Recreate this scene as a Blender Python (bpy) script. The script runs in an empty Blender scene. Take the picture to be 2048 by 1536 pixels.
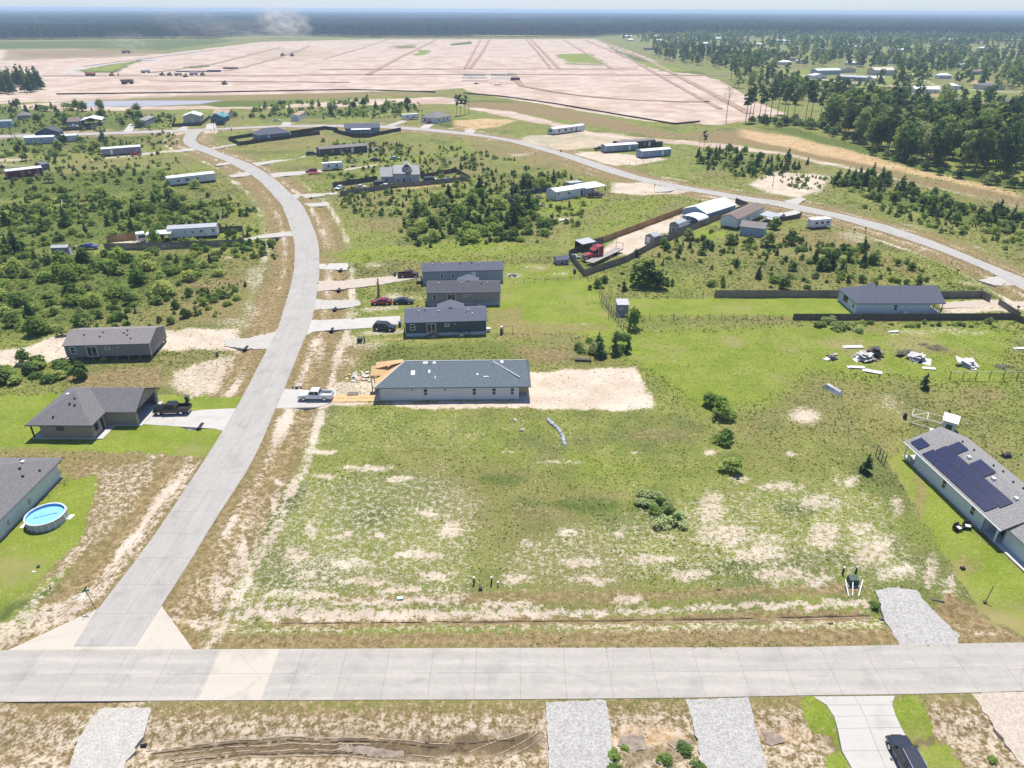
import bpy, math, random
import numpy as np
R = math.radians
random.seed(5)
SC = bpy.context.scene
COL = SC.collection

# ---------------------------------------------------------------- camera
FPX, PITCH, ROLL, CAMH = 1422.0, R(27.75), R(0.25), 60.0
cam_d = bpy.data.cameras.new('camera')
cam_d.sensor_width = 36.0
cam_d.lens = 36.0 * FPX / 2048.0
cam_d.clip_start = 0.5
cam_d.clip_end = 60000.0
cam = bpy.data.objects.new('camera', cam_d)
COL.objects.link(cam)
from mathutils import Matrix, Vector, Euler
cam.matrix_world = Matrix.Translation((0, 0, CAMH)) @ Matrix.Rotation(R(90) - PITCH, 4, 'X') @ Matrix.Rotation(ROLL, 4, 'Z')
SC.camera = cam

# ---------------------------------------------------------------- sky and sun
HAZE = 1.5e-4
SUN_EL, SUN_AZ = R(67), R(8)          # azimuth measured from straight ahead (+Y) to the right
world = bpy.data.worlds.new('World')
SC.world = world
world.use_nodes = True
wn = world.node_tree
wn.nodes.clear()
w_out = wn.nodes.new('ShaderNodeOutputWorld')
w_bg = wn.nodes.new('ShaderNodeBackground')
w_sky = wn.nodes.new('ShaderNodeTexSky')
w_sky.sky_type = 'NISHITA'
w_sky.sun_disc = False
w_sky.sun_elevation = SUN_EL
w_sky.sun_rotation = SUN_AZ
w_sky.altitude = 60
w_sky.air_density = 1.0
w_sky.dust_density = 0.1
w_sky.ozone_density = 3.0
w_bg.inputs['Strength'].default_value = 0.15
w_tint = wn.nodes.new('ShaderNodeVectorMath')      # humid summer air: a little bluer and less glaring than the clear-sky model
w_tint.operation = 'MULTIPLY'
w_tint.inputs[1].default_value = (0.74, 0.86, 1.14)
w_gam = wn.nodes.new('ShaderNodeGamma')
w_gam.inputs[1].default_value = 0.72
wn.links.new(w_sky.outputs[0], w_gam.inputs[0])
wn.links.new(w_gam.outputs[0], w_tint.inputs[0])
wn.links.new(w_tint.outputs[0], w_bg.inputs[0])
wn.links.new(w_bg.outputs[0], w_out.inputs[0])
sun_d = bpy.data.lights.new('sun', 'SUN')
sun_d.energy = 4.9
sun_d.angle = R(0.53)
sun_d.color = (1.0, 0.94, 0.84)
sun = bpy.data.objects.new('sun', sun_d)
COL.objects.link(sun)
sdir = Vector((math.sin(SUN_AZ) * math.cos(SUN_EL), math.cos(SUN_AZ) * math.cos(SUN_EL), math.sin(SUN_EL)))
sun.rotation_euler = sdir.to_track_quat('Z', 'Y').to_euler()
sun.location = (0, 0, 120)
SC.view_settings.view_transform = 'Standard'
SC.view_settings.look = 'None'
SC.view_settings.gamma = 1.0
SC.view_settings.use_curve_mapping = False
SC.view_settings.exposure = 0.50
SC.render.engine = 'CYCLES'
cy = SC.cycles
cy.max_bounces = 6
cy.diffuse_bounces = 3
cy.glossy_bounces = 2
cy.transmission_bounces = 3
cy.transparent_max_bounces = 8
cy.volume_bounces = 1
cy.use_denoising = True
cy.caustics_reflective = False
cy.caustics_refractive = False

# ---------------------------------------------------------------- from the survey photograph to the ground
def G(u, v, z=0.0):
    a = (u - 1024) / FPX
    b = -(v - 768) / FPX
    x = a * math.cos(ROLL) - b * math.sin(ROLL)
    y = a * math.sin(ROLL) + b * math.cos(ROLL)
    dy = math.cos(PITCH) + y * math.sin(PITCH)
    dz = -math.sin(PITCH) + y * math.cos(PITCH)
    t = (z - CAMH) / dz
    return (x * t, dy * t)
def GP(pts, z=0.0):
    return [G(u, v, z) for u, v in pts]

# ---------------------------------------------------------------- properties
def tag(o, label=None, cat=None, group=None, kind=None):
    if label: o['label'] = label
    if cat: o['category'] = cat
    if group: o['group'] = group
    if kind: o['kind'] = kind
    return o
def empty(name, loc=(0, 0, 0), rz=0.0, label=None, cat=None, group=None):
    o = bpy.data.objects.new(name, None)
    COL.objects.link(o)
    o.empty_display_size = 0.5
    o.location = loc
    o.rotation_euler = (0, 0, rz)
    return tag(o, label, cat, group)
def copy_tree(o, parent=None):
    c = o.copy()
    COL.objects.link(c)
    if parent is not None:
        c.parent = parent
        c.matrix_parent_inverse = o.matrix_parent_inverse.copy()
    for ch in KIDS.get(o.name, []):
        copy_tree(ch, c)
    return c
KIDS = {}
def link(o, parent=None):
    COL.objects.link(o)
    if parent is not None:
        o.parent = parent
        KIDS.setdefault(parent.name, []).append(o)
    return o

# ---------------------------------------------------------------- mesh builder
class MB:
    def __init__(s):
        s.v = []; s.f = []; s.m = []; s.mi = 0
    def face(s, pts):
        b = len(s.v); s.v.extend(pts); s.f.append(tuple(range(b, b + len(pts)))); s.m.append(s.mi); return s
    def box(s, x0, x1, y0, y1, z0, z1):
        b = len(s.v)
        s.v += [(x0,y0,z0),(x1,y0,z0),(x1,y1,z0),(x0,y1,z0),(x0,y0,z1),(x1,y0,z1),(x1,y1,z1),(x0,y1,z1)]
        for q in ((0,3,2,1),(4,5,6,7),(0,1,5,4),(1,2,6,5),(2,3,7,6),(3,0,4,7)):
            s.f.append(tuple(b + i for i in q)); s.m.append(s.mi)
        return s
    def prism(s, poly, z0, z1, taper=None):
        """poly counter clockwise; closed solid"""
        n = len(poly); b = len(s.v)
        s.v += [(p[0], p[1], z0) for p in poly] + [(p[0], p[1], z1) for p in (taper or poly)]
        s.f.append(tuple(range(b + n - 1, b - 1, -1))); s.m.append(s.mi)
        s.f.append(tuple(range(b + n, b + 2 * n))); s.m.append(s.mi)
        for i in range(n):
            j = (i + 1) % n
            s.f.append((b + i, b + j, b + n + j, b + n + i)); s.m.append(s.mi)
        return s
    def hexa(s, lo, hi):
        """two quads (4 points each, ccw seen from above) joined into a solid"""
        b = len(s.v); s.v += list(lo) + list(hi)
        for q in ((3,2,1,0),(4,5,6,7),(0,1,5,4),(1,2,6,5),(2,3,7,6),(3,0,4,7)):
            s.f.append(tuple(b + i for i in q)); s.m.append(s.mi)
        return s
    def slab(s, pts, th):
        """a sloping plate: the polygon (ccw from above) is its top, th its vertical thickness"""
        n = len(pts); b = len(s.v)
        s.v += list(pts) + [(p[0], p[1], p[2] - th) for p in pts]
        s.f.append(tuple(range(b, b + n))); s.m.append(s.mi)
        s.f.append(tuple(range(b + 2 * n - 1, b + n - 1, -1))); s.m.append(s.mi)
        for i in range(n):
            j = (i + 1) % n
            s.f.append((b + j, b + i, b + n + i, b + n + j)); s.m.append(s.mi)
        return s
    def tube(s, p0, p1, r0, r1=None, n=6):
        r1 = r0 if r1 is None else r1
        a = Vector(p0); c = Vector(p1); d = (c - a)
        if d.length < 1e-6: return s
        d.normalize()
        u = d.orthogonal().normalized(); w = d.cross(u)
        b = len(s.v)
        for P_, r in ((a, r0), (c, r1)):
            for i in range(n):
                t = 2 * math.pi * i / n
                s.v.append(tuple(P_ + (u * math.cos(t) + w * math.sin(t)) * r))
        s.f.append(tuple(range(b + n - 1, b - 1, -1))); s.m.append(s.mi)
        s.f.append(tuple(range(b + n, b + 2 * n))); s.m.append(s.mi)
        for i in range(n):
            j = (i + 1) % n
            s.f.append((b + i, b + j, b + n + j, b + n + i)); s.m.append(s.mi)
        return s
    def mat(s, i):
        s.mi = i; return s
    def mesh(s, name, mats):
        me = bpy.data.meshes.new(name)
        me.from_pydata(s.v, [], s.f)
        for m_ in (mats if isinstance(mats, (list, tuple)) else [mats]):
            me.materials.append(m_)
        if any(s.m): me.polygons.foreach_set('material_index', s.m)
        me.update()
        return me
    def build(s, name, mats, parent=None, smooth=False, bevel=0.0):
        me = s.mesh(name, mats)
        if smooth: me.polygons.foreach_set('use_smooth', [True] * len(me.polygons))
        o = bpy.data.objects.new(name, me)
        if bevel:
            bm = o.modifiers.new('soft_edges', 'BEVEL'); bm.width = bevel; bm.segments = 2; bm.limit_method = 'ANGLE'; bm.angle_limit = R(40)
        return link(o, parent)

# ---------------------------------------------------------------- materials
MATS = {}
def nodes_of(name):
    m = bpy.data.materials.new(name); m.use_nodes = True
    nt = m.node_tree; nt.nodes.clear()
    return m, nt, nt.nodes, nt.links
def mat(name, col, rough=0.7, metal=0.0, var=0.12, scale=1.5, bump=0.0, bscale=20.0, spec=0.3, rnd=0.0, streak=None):
    """procedural paint / board / plastic: base colour with cloudy wear, optional relief"""
    if name in MATS: return MATS[name]
    m, nt, N, L = nodes_of(name)
    out = N.new('ShaderNodeOutputMaterial'); b = N.new('ShaderNodeBsdfPrincipled')
    b.inputs['Roughness'].default_value = rough; b.inputs['Metallic'].default_value = metal
    b.inputs['Specular IOR Level'].default_value = spec
    tc = N.new('ShaderNodeTexCoord')
    nz = N.new('ShaderNodeTexNoise'); nz.inputs['Scale'].default_value = scale; nz.inputs['Detail'].default_value = 5
    mp = N.new('ShaderNodeMapping')
    if streak: mp.inputs['Scale'].default_value = streak
    L.new(tc.outputs['Object'], mp.inputs[0]); L.new(mp.outputs[0], nz.inputs['Vector'])
    mr = N.new('ShaderNodeMapRange')
    mr.inputs['To Min'].default_value = 1 - var; mr.inputs['To Max'].default_value = 1 + var
    mr.inputs['From Min'].default_value = 0.3; mr.inputs['From Max'].default_value = 0.7
    L.new(nz.outputs['Fac'], mr.inputs['Value'])
    fac = mr.outputs[0]
    if rnd:
        oi = N.new('ShaderNodeObjectInfo'); r2 = N.new('ShaderNodeMapRange')
        r2.inputs['To Min'].default_value = 1 - rnd; r2.inputs['To Max'].default_value = 1 + rnd
        L.new(oi.outputs['Random'], r2.inputs['Value'])
        mu = N.new('ShaderNodeMath'); mu.operation = 'MULTIPLY'
        L.new(fac, mu.inputs[0]); L.new(r2.outputs[0], mu.inputs[1]); fac = mu.outputs[0]
    vm = N.new('ShaderNodeVectorMath'); vm.operation = 'SCALE'
    vm.inputs[0].default_value = col[:3]
    L.new(fac, vm.inputs['Scale']); L.new(vm.outputs[0], b.inputs['Base Color'])
    if bump:
        n2 = N.new('ShaderNodeTexNoise'); n2.inputs['Scale'].default_value = bscale; n2.inputs['Detail'].default_value = 3
        L.new(tc.outputs['Object'], n2.inputs['Vector'])
        bp = N.new('ShaderNodeBump'); bp.inputs['Strength'].default_value = bump; bp.inputs['Distance'].default_value = 0.05
        L.new(n2.outputs['Fac'], bp.inputs['Height']); L.new(bp.outputs[0], b.inputs['Normal'])
    L.new(b.outputs[0], out.inputs[0])
    MATS[name] = m
    return m
# ================================================================ ground
def vnoise(x, y, seed=0):
    xi = np.floor(x).astype(np.int64); yi = np.floor(y).astype(np.int64)
    fx = x - xi; fy = y - yi
    fx = fx * fx * (3 - 2 * fx); fy = fy * fy * (3 - 2 * fy)
    def h(a, b):
        n = (a * 374761393 + b * 668265263 + seed * 1442695041) & 0x7fffffff
        n = ((n ^ (n >> 13)) * 1274126177) & 0x7fffffff
        return ((n ^ (n >> 16)) & 0xffff) / 65535.0
    return (h(xi, yi) * (1 - fx) + h(xi + 1, yi) * fx) * (1 - fy) + (h(xi, yi + 1) * (1 - fx) + h(xi + 1, yi + 1) * fx) * fy
def fbm(x, y, seed=0, oct=4):
    s = 0; a = 0.5; t = 0
    for o in range(oct):
        s = s + a * vnoise(x * 2 ** o, y * 2 ** o, seed + o * 17); t += a; a *= 0.55
    return s / t
def sdist(x, y, poly):
    """signed distance to a polygon, positive inside"""
    d = np.full(x.shape, 1e9); ins = np.zeros(x.shape, bool)
    n = len(poly)
    for i in range(n):
        ax, ay = poly[i]; bx, by = poly[(i + 1) % n]
        ex, ey = bx - ax, by - ay
        l2 = ex * ex + ey * ey + 1e-9
        t = np.clip(((x - ax) * ex + (y - ay) * ey) / l2, 0, 1)
        d = np.minimum(d, np.hypot(x - ax - t * ex, y - ay - t * ey))
        c = ((ay > y) != (by > y)) & (x < (bx - ax) * (y - ay) / (by - ay + 1e-12) + ax)
        ins ^= c
    return np.where(ins, d, -d)
def ldist(x, y, pts):
    d = np.full(x.shape, 1e9)
    for (ax, ay), (bx, by) in zip(pts[:-1], pts[1:]):
        ex, ey = bx - ax, by - ay
        t = np.clip(((x - ax) * ex + (y - ay) * ey) / (ex * ex + ey * ey + 1e-9), 0, 1)
        d = np.minimum(d, np.hypot(x - ax - t * ex, y - ay - t * ey))
    return d

# --- the roads, as pairs of edge points read from the photograph
MAIN_N = GP([(-300,1303),(0,1302),(400,1300),(1000,1297),(1400,1296),(1606,1295),(1811,1290.5),(2048,1286),(2400,1279)])
MAIN_S = GP([(-380,1406),(0,1405),(400,1402),(1000,1400),(1400,1396.5),(1628,1391.5),(1789,1390),(1944,1386.7),(2048,1383),(2460,1372)])
SIDE_L = GP([(149,1293),(196,1218),(269,1126),(324,1050),(414,913.5),(446.6,861.5),(472,818),(497,772),(533,702),(555,660),(565,628),(579.8,580),(587.5,544),(590,512),(589,485.5),(583,463),(572.7,432.7),(562,407),(553.9,400),(537.7,381),(520,363.3),(502.6,350),(479,337),(454,323.7),(428,313.5),(398.6,301.8),(384,297.4),(369,288.6),(365.6,279.8),(372,265)])
SIDE_R = GP([(270.6,1293),(323,1213),(393,1104),(424,1050),(500,934),(531,868),(552,815),(570,775),(601,697.7),(613,669.5),(626,633),(634.5,583),(638.7,550),(639,526),(638,497),(633.7,473.8),(619.6,438.6),(606.7,412.8),(596,400),(574.4,381),(559.7,366),(545,354.5),(523,340.6),(501,328),(471.8,316.4),(449.9,309),(420.6,296.6),(398.6,288.6),(391,281),(394,272.5),(403,263.7)])
LOOP_U = GP([(-500,281),(-200,275),(0,270.8),(244,263.5),(340,260),(428,257),(501,253.4),(559.7,251.2),(640,249.5),(762,251),(840,255.7),(900,261.5),(949,267.3),(1007,276),(1046.5,283),(1095,296.6),(1144,309.3),(1183,322),(1219.5,333.5),(1278,352.5),(1336.7,366),(1395,377),(1454,386.6),(1512.5,396.4),(1567,403),(1600,410.5),(1687.5,429.5),(1775,451),(1862.5,481),(1950,517),(2048,556.4),(2250,650)])
LOOP_D = GP([(-500,286),(-200,280),(0,275.7),(244,268.5),(340,265),(428,260.5),(501,257),(559.7,254.8),(640,253.6),(762,256),(840,261),(900,267.3),(958.6,273.2),(1017,283),(1056,293.7),(1115,310.3),(1154,324),(1193,337.7),(1232,350.4),(1275,362),(1352,378),(1415,388.6),(1497,404),(1542,410),(1600,423),(1665.6,435),(1753,460),(1819,481),(1884,504),(1950,531),(1994,551),(2048,581.6),(2250,690)])
P_MAIN = MAIN_S + MAIN_N[::-1]
P_SIDE = SIDE_R + SIDE_L[::-1]
P_LOOP = LOOP_D + LOOP_U[::-1]

# --- ground cover read from the photograph: (channel, strength, softness in metres, points)
# channels: sand dry lush lawn pale mud soil tan
CH = {'sand': 0, 'dry': 1, 'lush': 2, 'lawn': 3, 'pale': 4, 'mud': 5, 'soil': 6, 'tan': 7}
PATCH = []
def pp(ch, w, soft, *pts): PATCH.append((CH[ch], w, soft * (1.9 if ch in ('sand', 'lush', 'dry', 'mud', 'tan') and soft < 4 else 1), GP(pts)))
def pe(ch, w, *ells):
    for (u, v, ru, rv) in ells:
        n = 12
        pts = [(u + ru * math.cos(2*math.pi*i/n), v + rv * math.sin(2*math.pi*i/n)) for i in range(n)]
        g = GP(pts)
        sz = min(abs(g[0][0]-g[6][0]), abs(g[3][1]-g[9][1]))
        PATCH.append((CH[ch], w, max(0.42*sz, 0.5), g))
# far graded land
TRACKS = []
pp('soil',1,6,(-500,160),(-200,120),(0,99),(150,97),(330,108),(520,84),(720,79),(1190,78),(1232,92),(1330,128),(1440,160),(1500,200),(1570,228),(1440,250),(1390,246),(1300,243),(1160,222),(960,188),(925,176),(860,181),(500,190),(120,203),(-500,220))
pp('soil',.8,5,(-300,230),(0,213),(140,203),(150,212),(440,212),(470,205),(560,210),(700,200),(880,194),(925,200),(1000,215),(1200,268),(1440,285),(1600,310),(1850,365),(2048,402),(2300,460),(2300,480),(2048,418),(1800,365),(1560,310),(1380,290),(1200,274),(1000,232),(900,208),(700,212),(560,216),(150,222))
pp('dry',.75,6,(930,205),(1050,205),(1200,232),(1330,262),(1420,276),(1300,272),(1180,250),(1040,225),(930,214))
pp('lush',.6,6,(925,200),(1010,200),(1100,212),(1200,238),(1310,262),(1260,262),(1140,240),(1030,220),(930,212))
pp('tan',.7,6,(1470,255),(1600,275),(1700,300),(1850,340),(2048,385),(2048,398),(1800,345),(1600,305),(1470,275))
pp('dry',.8,8,(1380,262),(1500,262),(1650,300),(1830,352),(2100,400),(2100,425),(1850,372),(1650,322),(1500,292),(1380,280))
pp('lush',.7,5,(1480,250),(1600,275),(1760,322),(1930,362),(2060,385),(2060,372),(1930,345),(1760,300),(1600,258))
pp('dry',.6,8,(0,99),(150,97),(330,104),(300,112),(120,118),(0,122))
pp('mud',.45,8,(20,104),(200,100),(300,105),(180,114),(40,115))
pp('lush',.9,8,(-300,100),(0,84),(300,80),(440,77),(470,82),(330,100),(200,96),(0,97))
pp('lush',.9,4,(155,140),(190,134),(310,115),(270,125),(235,145),(170,146))
pp('lawn',.7,4,(160,140),(200,134),(270,122),(225,143))
pp('lush',.8,4,(355,135),(420,128),(425,133),(380,138))
pp('lawn',.8,3,(822,111),(840,99),(868,101),(850,111)); pp('lush',.8,3,(895,88),(945,82),(950,88),(900,92)); pp('lush',.7,3,(790,92),(830,90),(825,97),(795,97))
pp('lawn',.9,4,(1108,108),(1185,107),(1215,128),(1130,124)); pp('lush',.6,4,(1130,125),(1215,128),(1210,132),(1130,130))
pp('lush',.7,8,(1200,80),(1240,100),(1320,126),(1440,152),(1400,150),(1320,142),(1270,124),(1220,100)); pp('lawn',.8,5,(1270,122),(1310,126),(1380,142),(1320,143))
pp('pale',.33,8,(1340,152),(1410,155),(1560,225),(1470,212))
pp('tan',.45,8,(150,172),(320,170),(310,180),(170,182)); pp('tan',.5,8,(480,100),(640,98),(700,108),(600,122),(500,122))
pp('dry',.5,6,(780,88),(850,84),(830,96),(760,99)); pp('dry',.55,8,(300,190),(860,183),(880,190),(600,200),(470,203),(300,205),(120,204))
pp('lush',.45,6,(430,203),(620,193),(800,190),(860,186),(880,188),(700,198),(560,206),(450,210)); pp('lush',.7,5,(350,205),(560,196),(620,200),(560,212),(450,215))
for pts, w in (([(980,78),(965,105),(940,137)],5),([(962,78),(945,110),(930,137)],4),([(1060,78),(1090,108),(1118,138)],5),([(1052,78),(1078,108),(1102,138)],4),([(872,80),(800,115),(735,150)],6),([(780,78),(720,98),(650,118)],4),([(640,139),(1275,138)],5),([(600,150),(1000,149),(1450,151)],7),([(1190,78),(1290,118),(1400,175),(1500,228)],6),([(1170,80),(1260,118),(1360,175),(1440,218)],4),([(1028,150),(1042,172),(1120,186),(1200,196),(1320,203),(1420,204)],6),([(1128,80),(1180,112),(1225,138)],4),([(560,95),(420,130),(300,146)],5),([(0,152),(600,152)],5),([(620,92),(560,115),(470,140),(380,146)],5),([(300,162),(700,165)],4),([(440,98),(330,112),(220,126),(170,133)],5)):
    TRACKS.append((GP(pts), w))
for pts, w in (([(1560,138),(1640,158),(1740,170),(1900,178),(2060,186)],6),([(1570,140),(1600,150),(1640,160)],6),([(1640,145),(1790,154),(1900,158),(2060,170)],5),([(1420,96),(1560,104),(1720,112),(1900,118),(2060,124)],5),([(1900,210),(2060,200)],6),([(1780,190),(1900,196),(2060,215)],5),([(1700,100),(1830,150),(1990,215)],4),([(1600,84),(1800,92),(2060,96)],6),([(1300,86),(1420,98),(1560,138)],5)): PATCH.append((CH['sand'], .75, -w, GP(pts)))
pe('tan',.6,(1610,150,30,6),(1790,168,30,5),(1880,190,40,7),(1960,165,30,5),(1990,205,30,8)); pe('lawn',.6,(1600,145,40,6),(1760,160,50,6),(1930,150,60,8),(1960,195,60,8),(1830,140,50,6),(2020,230,40,10),(1450,105,30,4))
pp('lawn',.6,8,(1880,285),(2060,300),(2060,368),(1960,345))
# foreground south of the main road
pp('dry',.75,1.5,(-500,1406),(0,1406),(1000,1402),(1600,1394),(1960,1386),(2500,1370),(3000,2400),(-1400,2400))
pp('sand',.60,1.5,(-500,1412),(0,1411),(1000,1407),(1600,1399),(1960,1390),(2500,1376),(3000,2400),(-1400,2400))
pp('sand',.55,.5,(300,1446),(700,1450),(1085,1436),(1085,1458),(700,1464),(300,1462)); pp('sand',.5,.5,(-100,1450),(140,1438),(150,1462),(60,1478),(-100,1470))
pp('lush',.55,.6,(-60,1478),(60,1476),(150,1490),(120,1540),(-100,1560)); pp('sand',.5,.6,(60,1500),(120,1490),(130,1530),(70,1530))
pp('mud',.66,.8,(300,1490),(480,1466),(900,1462),(1085,1452),(1090,1512),(980,1520),(800,1526),(600,1516),(330,1524)); pp('lush',.7,.5,(480,1464),(760,1466),(1060,1462),(1060,1476),(860,1484),(620,1478))
pp('mud',.6,.6,(700,1488),(880,1482),(1010,1484),(1000,1510),(860,1514),(720,1506)); pp('tan',.8,.3,(930,1482),(1015,1478),(1020,1504),(960,1512),(925,1502))
pp('sand',.6,.6,(700,1520),(1000,1522),(1090,1516),(1090,1560),(700,1560)); pp('lush',.6,.3,(1040,1492),(1085,1480),(1090,1520),(1010,1526))
pp('lush',.5,.4,(262,1508),(330,1494),(370,1500),(300,1528)); pp('tan',.7,.6,(1228,1446),(1375,1446),(1385,1500),(1240,1502)); pp('sand',.6,.4,(1222,1416),(1372,1414),(1376,1444),(1230,1446))
pp('tan',.9,.4,(1225,1466),(1290,1470),(1290,1500),(1230,1500)); pp('mud',.5,.4,(1240,1490),(1380,1478),(1390,1530),(1240,1540)); pp('lush',.75,.4,(1300,1500),(1385,1485),(1395,1560),(1300,1560)); pp('lush',.8,.3,(1216,1486),(1245,1484),(1250,1530),(1218,1520))
pp('sand',.55,.6,(1505,1406),(1618,1402),(1622,1440),(1512,1446)); pp('tan',.6,.4,(1520,1450),(1620,1444),(1640,1480),(1530,1500)); pp('lush',.7,.4,(1550,1450),(1590,1462),(1610,1500),(1560,1530),(1540,1490))
pp('lawn',.95,.4,(1606,1394),(1640,1396),(1668,1425),(1690,1490),(1710,1560),(1640,1560),(1660,1510),(1672,1470),(1620,1460)); pp('lawn',.9,.4,(1786,1394),(1838,1394),(1870,1450),(1900,1500),(1930,1560),(1830,1560),(1815,1490),(1790,1430)); pp('mud',.55,.4,(1640,1462),(1678,1466),(1690,1506),(1650,1510)); pp('mud',.6,.4,(1820,1462),(1890,1465),(1900,1492),(1830,1498))
pp('lush',.8,.4,(1910,1462),(1975,1460),(2010,1500),(2040,1530),(1960,1520)); pp('sand',.6,.5,(1850,1400),(1940,1420),(1990,1480),(1900,1460),(1860,1440))
# north verge of the main road
pp('dry',.75,.4,(420,1268),(1000,1264),(1740,1250),(2060,1268),(2060,1287),(1600,1293),(1000,1296),(420,1298)); pp('sand',.62,.5,(400,1250),(1000,1246),(1500,1240),(1770,1228),(1780,1258),(1400,1268),(1000,1264),(400,1272))
pp('dry',.9,.4,(560,1236),(940,1228),(1240,1232),(1500,1222),(1740,1216),(1740,1240),(1300,1246),(940,1250),(540,1254)); pp('mud',.35,.3,(1300,1230),(1720,1214),(1730,1234),(1300,1244)); pp('sand',.85,.4,(470,1215),(600,1210),(940,1216),(1300,1212),(1740,1194),(1750,1212),(1250,1228),(940,1236),(560,1240),(460,1232))
pp('dry',.65,.8,(600,1186),(1000,1180),(1400,1176),(1730,1160),(1740,1190),(1300,1206),(900,1212),(600,1206)); pp('dry',.8,.6,(1900,1180),(1960,1210),(2050,1262),(2050,1286),(1900,1288),(1840,1230)); pp('sand',.5,.6,(1900,1246),(2000,1250),(2050,1278),(1920,1284))
# corner lot
pp('sand',.52,4,(360,1206),(500,1010),(530,940),(900,930),(1000,1000),(960,1260),(420,1275)); pp('lush',.5,4,(620,960),(760,930),(930,935),(935,1040),(850,1050),(830,1080),(640,1110),(630,1040)); pp('lush',.75,.8,(545,990),(620,955),(610,1010),(560,1060),(500,1115),(520,1050)); pp('lush',.7,2,(720,985),(830,1000),(800,1060),(660,1072),(680,1040)); pp('lush',.4,.8,(640,1072),(780,1070),(880,1140),(900,1180),(640,1190),(650,1100))
pp('sand',.6,.6,(560,1120),(700,1095),(760,1130),(640,1180),(560,1190)); pp('dry',.6,.6,(390,1180),(500,1000),(540,935),(560,940),(480,1100),(440,1200)); pp('lush',.7,.4,(440,1195),(470,1120),(540,985),(552,990),(490,1115),(465,1200)); pp('sand',.7,.5,(470,1150),(560,1015),(600,1000),(560,1080),(500,1160)); pp('sand',.6,.5,(380,1210),(430,1215),(500,1240),(460,1270),(410,1265)); pp('lush',.55,.6,(500,1150),(600,1150),(640,1190),(560,1200),(490,1180))
pe('sand',.8,(735,935,60,9),(800,960,30,10),(850,1025,35,10),(760,1070,20,7),(900,1060,35,25),(840,1110,60,16),(620,1060,14,24),(700,1125,50,14),(870,1150,40,14),(590,1110,40,26),(730,1160,60,12))
pe('sand',.78,(430,1180,25,40),(482,1100,18,50),(545,1010,11,30),(600,1190,90,12),(520,1222,80,12),(760,1202,120,9),(400,1240,30,14),(690,1070,26,10),(610,1150,30,12),(800,1180,60,9),(880,1200,50,9),(560,960,20,10),(650,950,30,8))
pp('sand',.62,1.6,(368,1206),(500,985),(552,985),(490,1180),(940,1192),(940,1236),(460,1242))
pp('sand',.50,5,(960,1090),(1100,1040),(1400,970),(1580,940),(1790,975),(1900,1180),(1500,1195),(960,1195))
for q in ([(-40,450),(330,372),(500,420),(330,470),(-40,520)],[(-40,500),(400,506),(470,540),(330,600),(200,650),(-40,690)],[(-40,355),(330,335),(430,380),(-40,405)],[(800,448),(1000,376),(1120,440),(960,492),(820,482)],[(-60,207),(350,240),(270,300),(-60,300)],[(455,236),(800,205),(842,214),(640,238)],[(1640,360),(2060,440),(2060,485),(1750,405)],[(1390,305),(1620,330),(1400,338)]): pp('lush',.62,3.9,*q)
# open field east of the corner lot
pe('sand',.74,(1135,1065,28,13),(1240,1070,25,16),(1160,1125,55,16),(1300,1120,60,16),(1030,1160,38,18),(1420,1020,45,45),(1450,1070,80,36),(1520,1110,70,30),(1380,1150,55,20),(1560,975,55,14),(1640,1005,60,24),(1650,1070,50,40),(1740,1100,70,50),(1790,1140,60,26),(1560,1150,70,25),(1480,960,30,10),(1700,960,30,18),(1790,1010,18,22),(1860,1140,25,40),(1900,1170,28,28),(1640,1160,40,20),(1180,1160,60,14),(1260,1200,45,14),(1020,1210,80,10),(1060,1090,25,10),(1330,1075,20,10))
pe('sand',.9,(1605,832,42,20),(1350,718,18,9),(1415,905,20,8),(1270,905,14,5),(1120,925,60,7),(1580,910,14,6),(1010,905,20,5))
pe('sand',.7,(1460,1090,30,18),(1430,1000,25,22),(1535,1080,45,18),(1720,1060,45,25))
pp('lush',.35,3,(960,940),(1250,950),(1380,1080),(1300,1160),(1000,1150)); pe('lush',.7,(1310,1010,50,45),(1440,880,30,18),(1430,810,34,34),(1460,922,30,20),(1010,960,60,18),(1170,1010,80,25),(1600,1020,60,22),(1690,1120,40,20),(1480,1130,50,18))
pe('dry',.45,(1080,1030,90,28),(1180,990,120,18),(1400,760,110,24),(1330,870,90,20),(1500,860,50,30))
pp('lawn',.55,6,(1090,640),(1300,655),(1640,640),(2048,650),(2048,780),(1640,760),(1560,820),(1400,840),(1290,760)); pp('lawn',.5,4,(1640,690),(1900,720),(1800,770),(1640,770)); pp('lawn',.4,4,(930,860),(1400,930),(1200,980),(950,940))
pe('sand',.55,(1830,665,40,10),(1900,660,60,12),(1960,665,30,8),(1880,655,26,6),(1790,668,24,7)); pe('dry',.5,(1740,660,60,12),(1960,790,80,30),(1880,700,60,10))
# mown strip behind the solar house
pp('dry',.72,.8,(1665,768),(1738,764),(1830,850),(1822,880),(1800,915),(1768,918),(1700,830)); pp('lawn',.44,.8,(1665,768),(1738,764),(1830,850),(1822,880),(1800,915),(1768,918),(1700,830)); pe('sand',.55,(1775,810,36,22),(1805,830,20,14)); pe('tan',.3,(1780,812,50,26))
pp('lawn',.85,.8,(1768,918),(1812,900),(1960,1070),(2060,1150),(2060,1280),(1960,1215),(1900,1120)); pe('dry',.5,(1840,990,22,60),(1930,1130,50,30),(1830,950,20,20)); pp('lawn',.5,.5,(1945,1160),(2060,1200),(2060,1280),(1990,1250))
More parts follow.
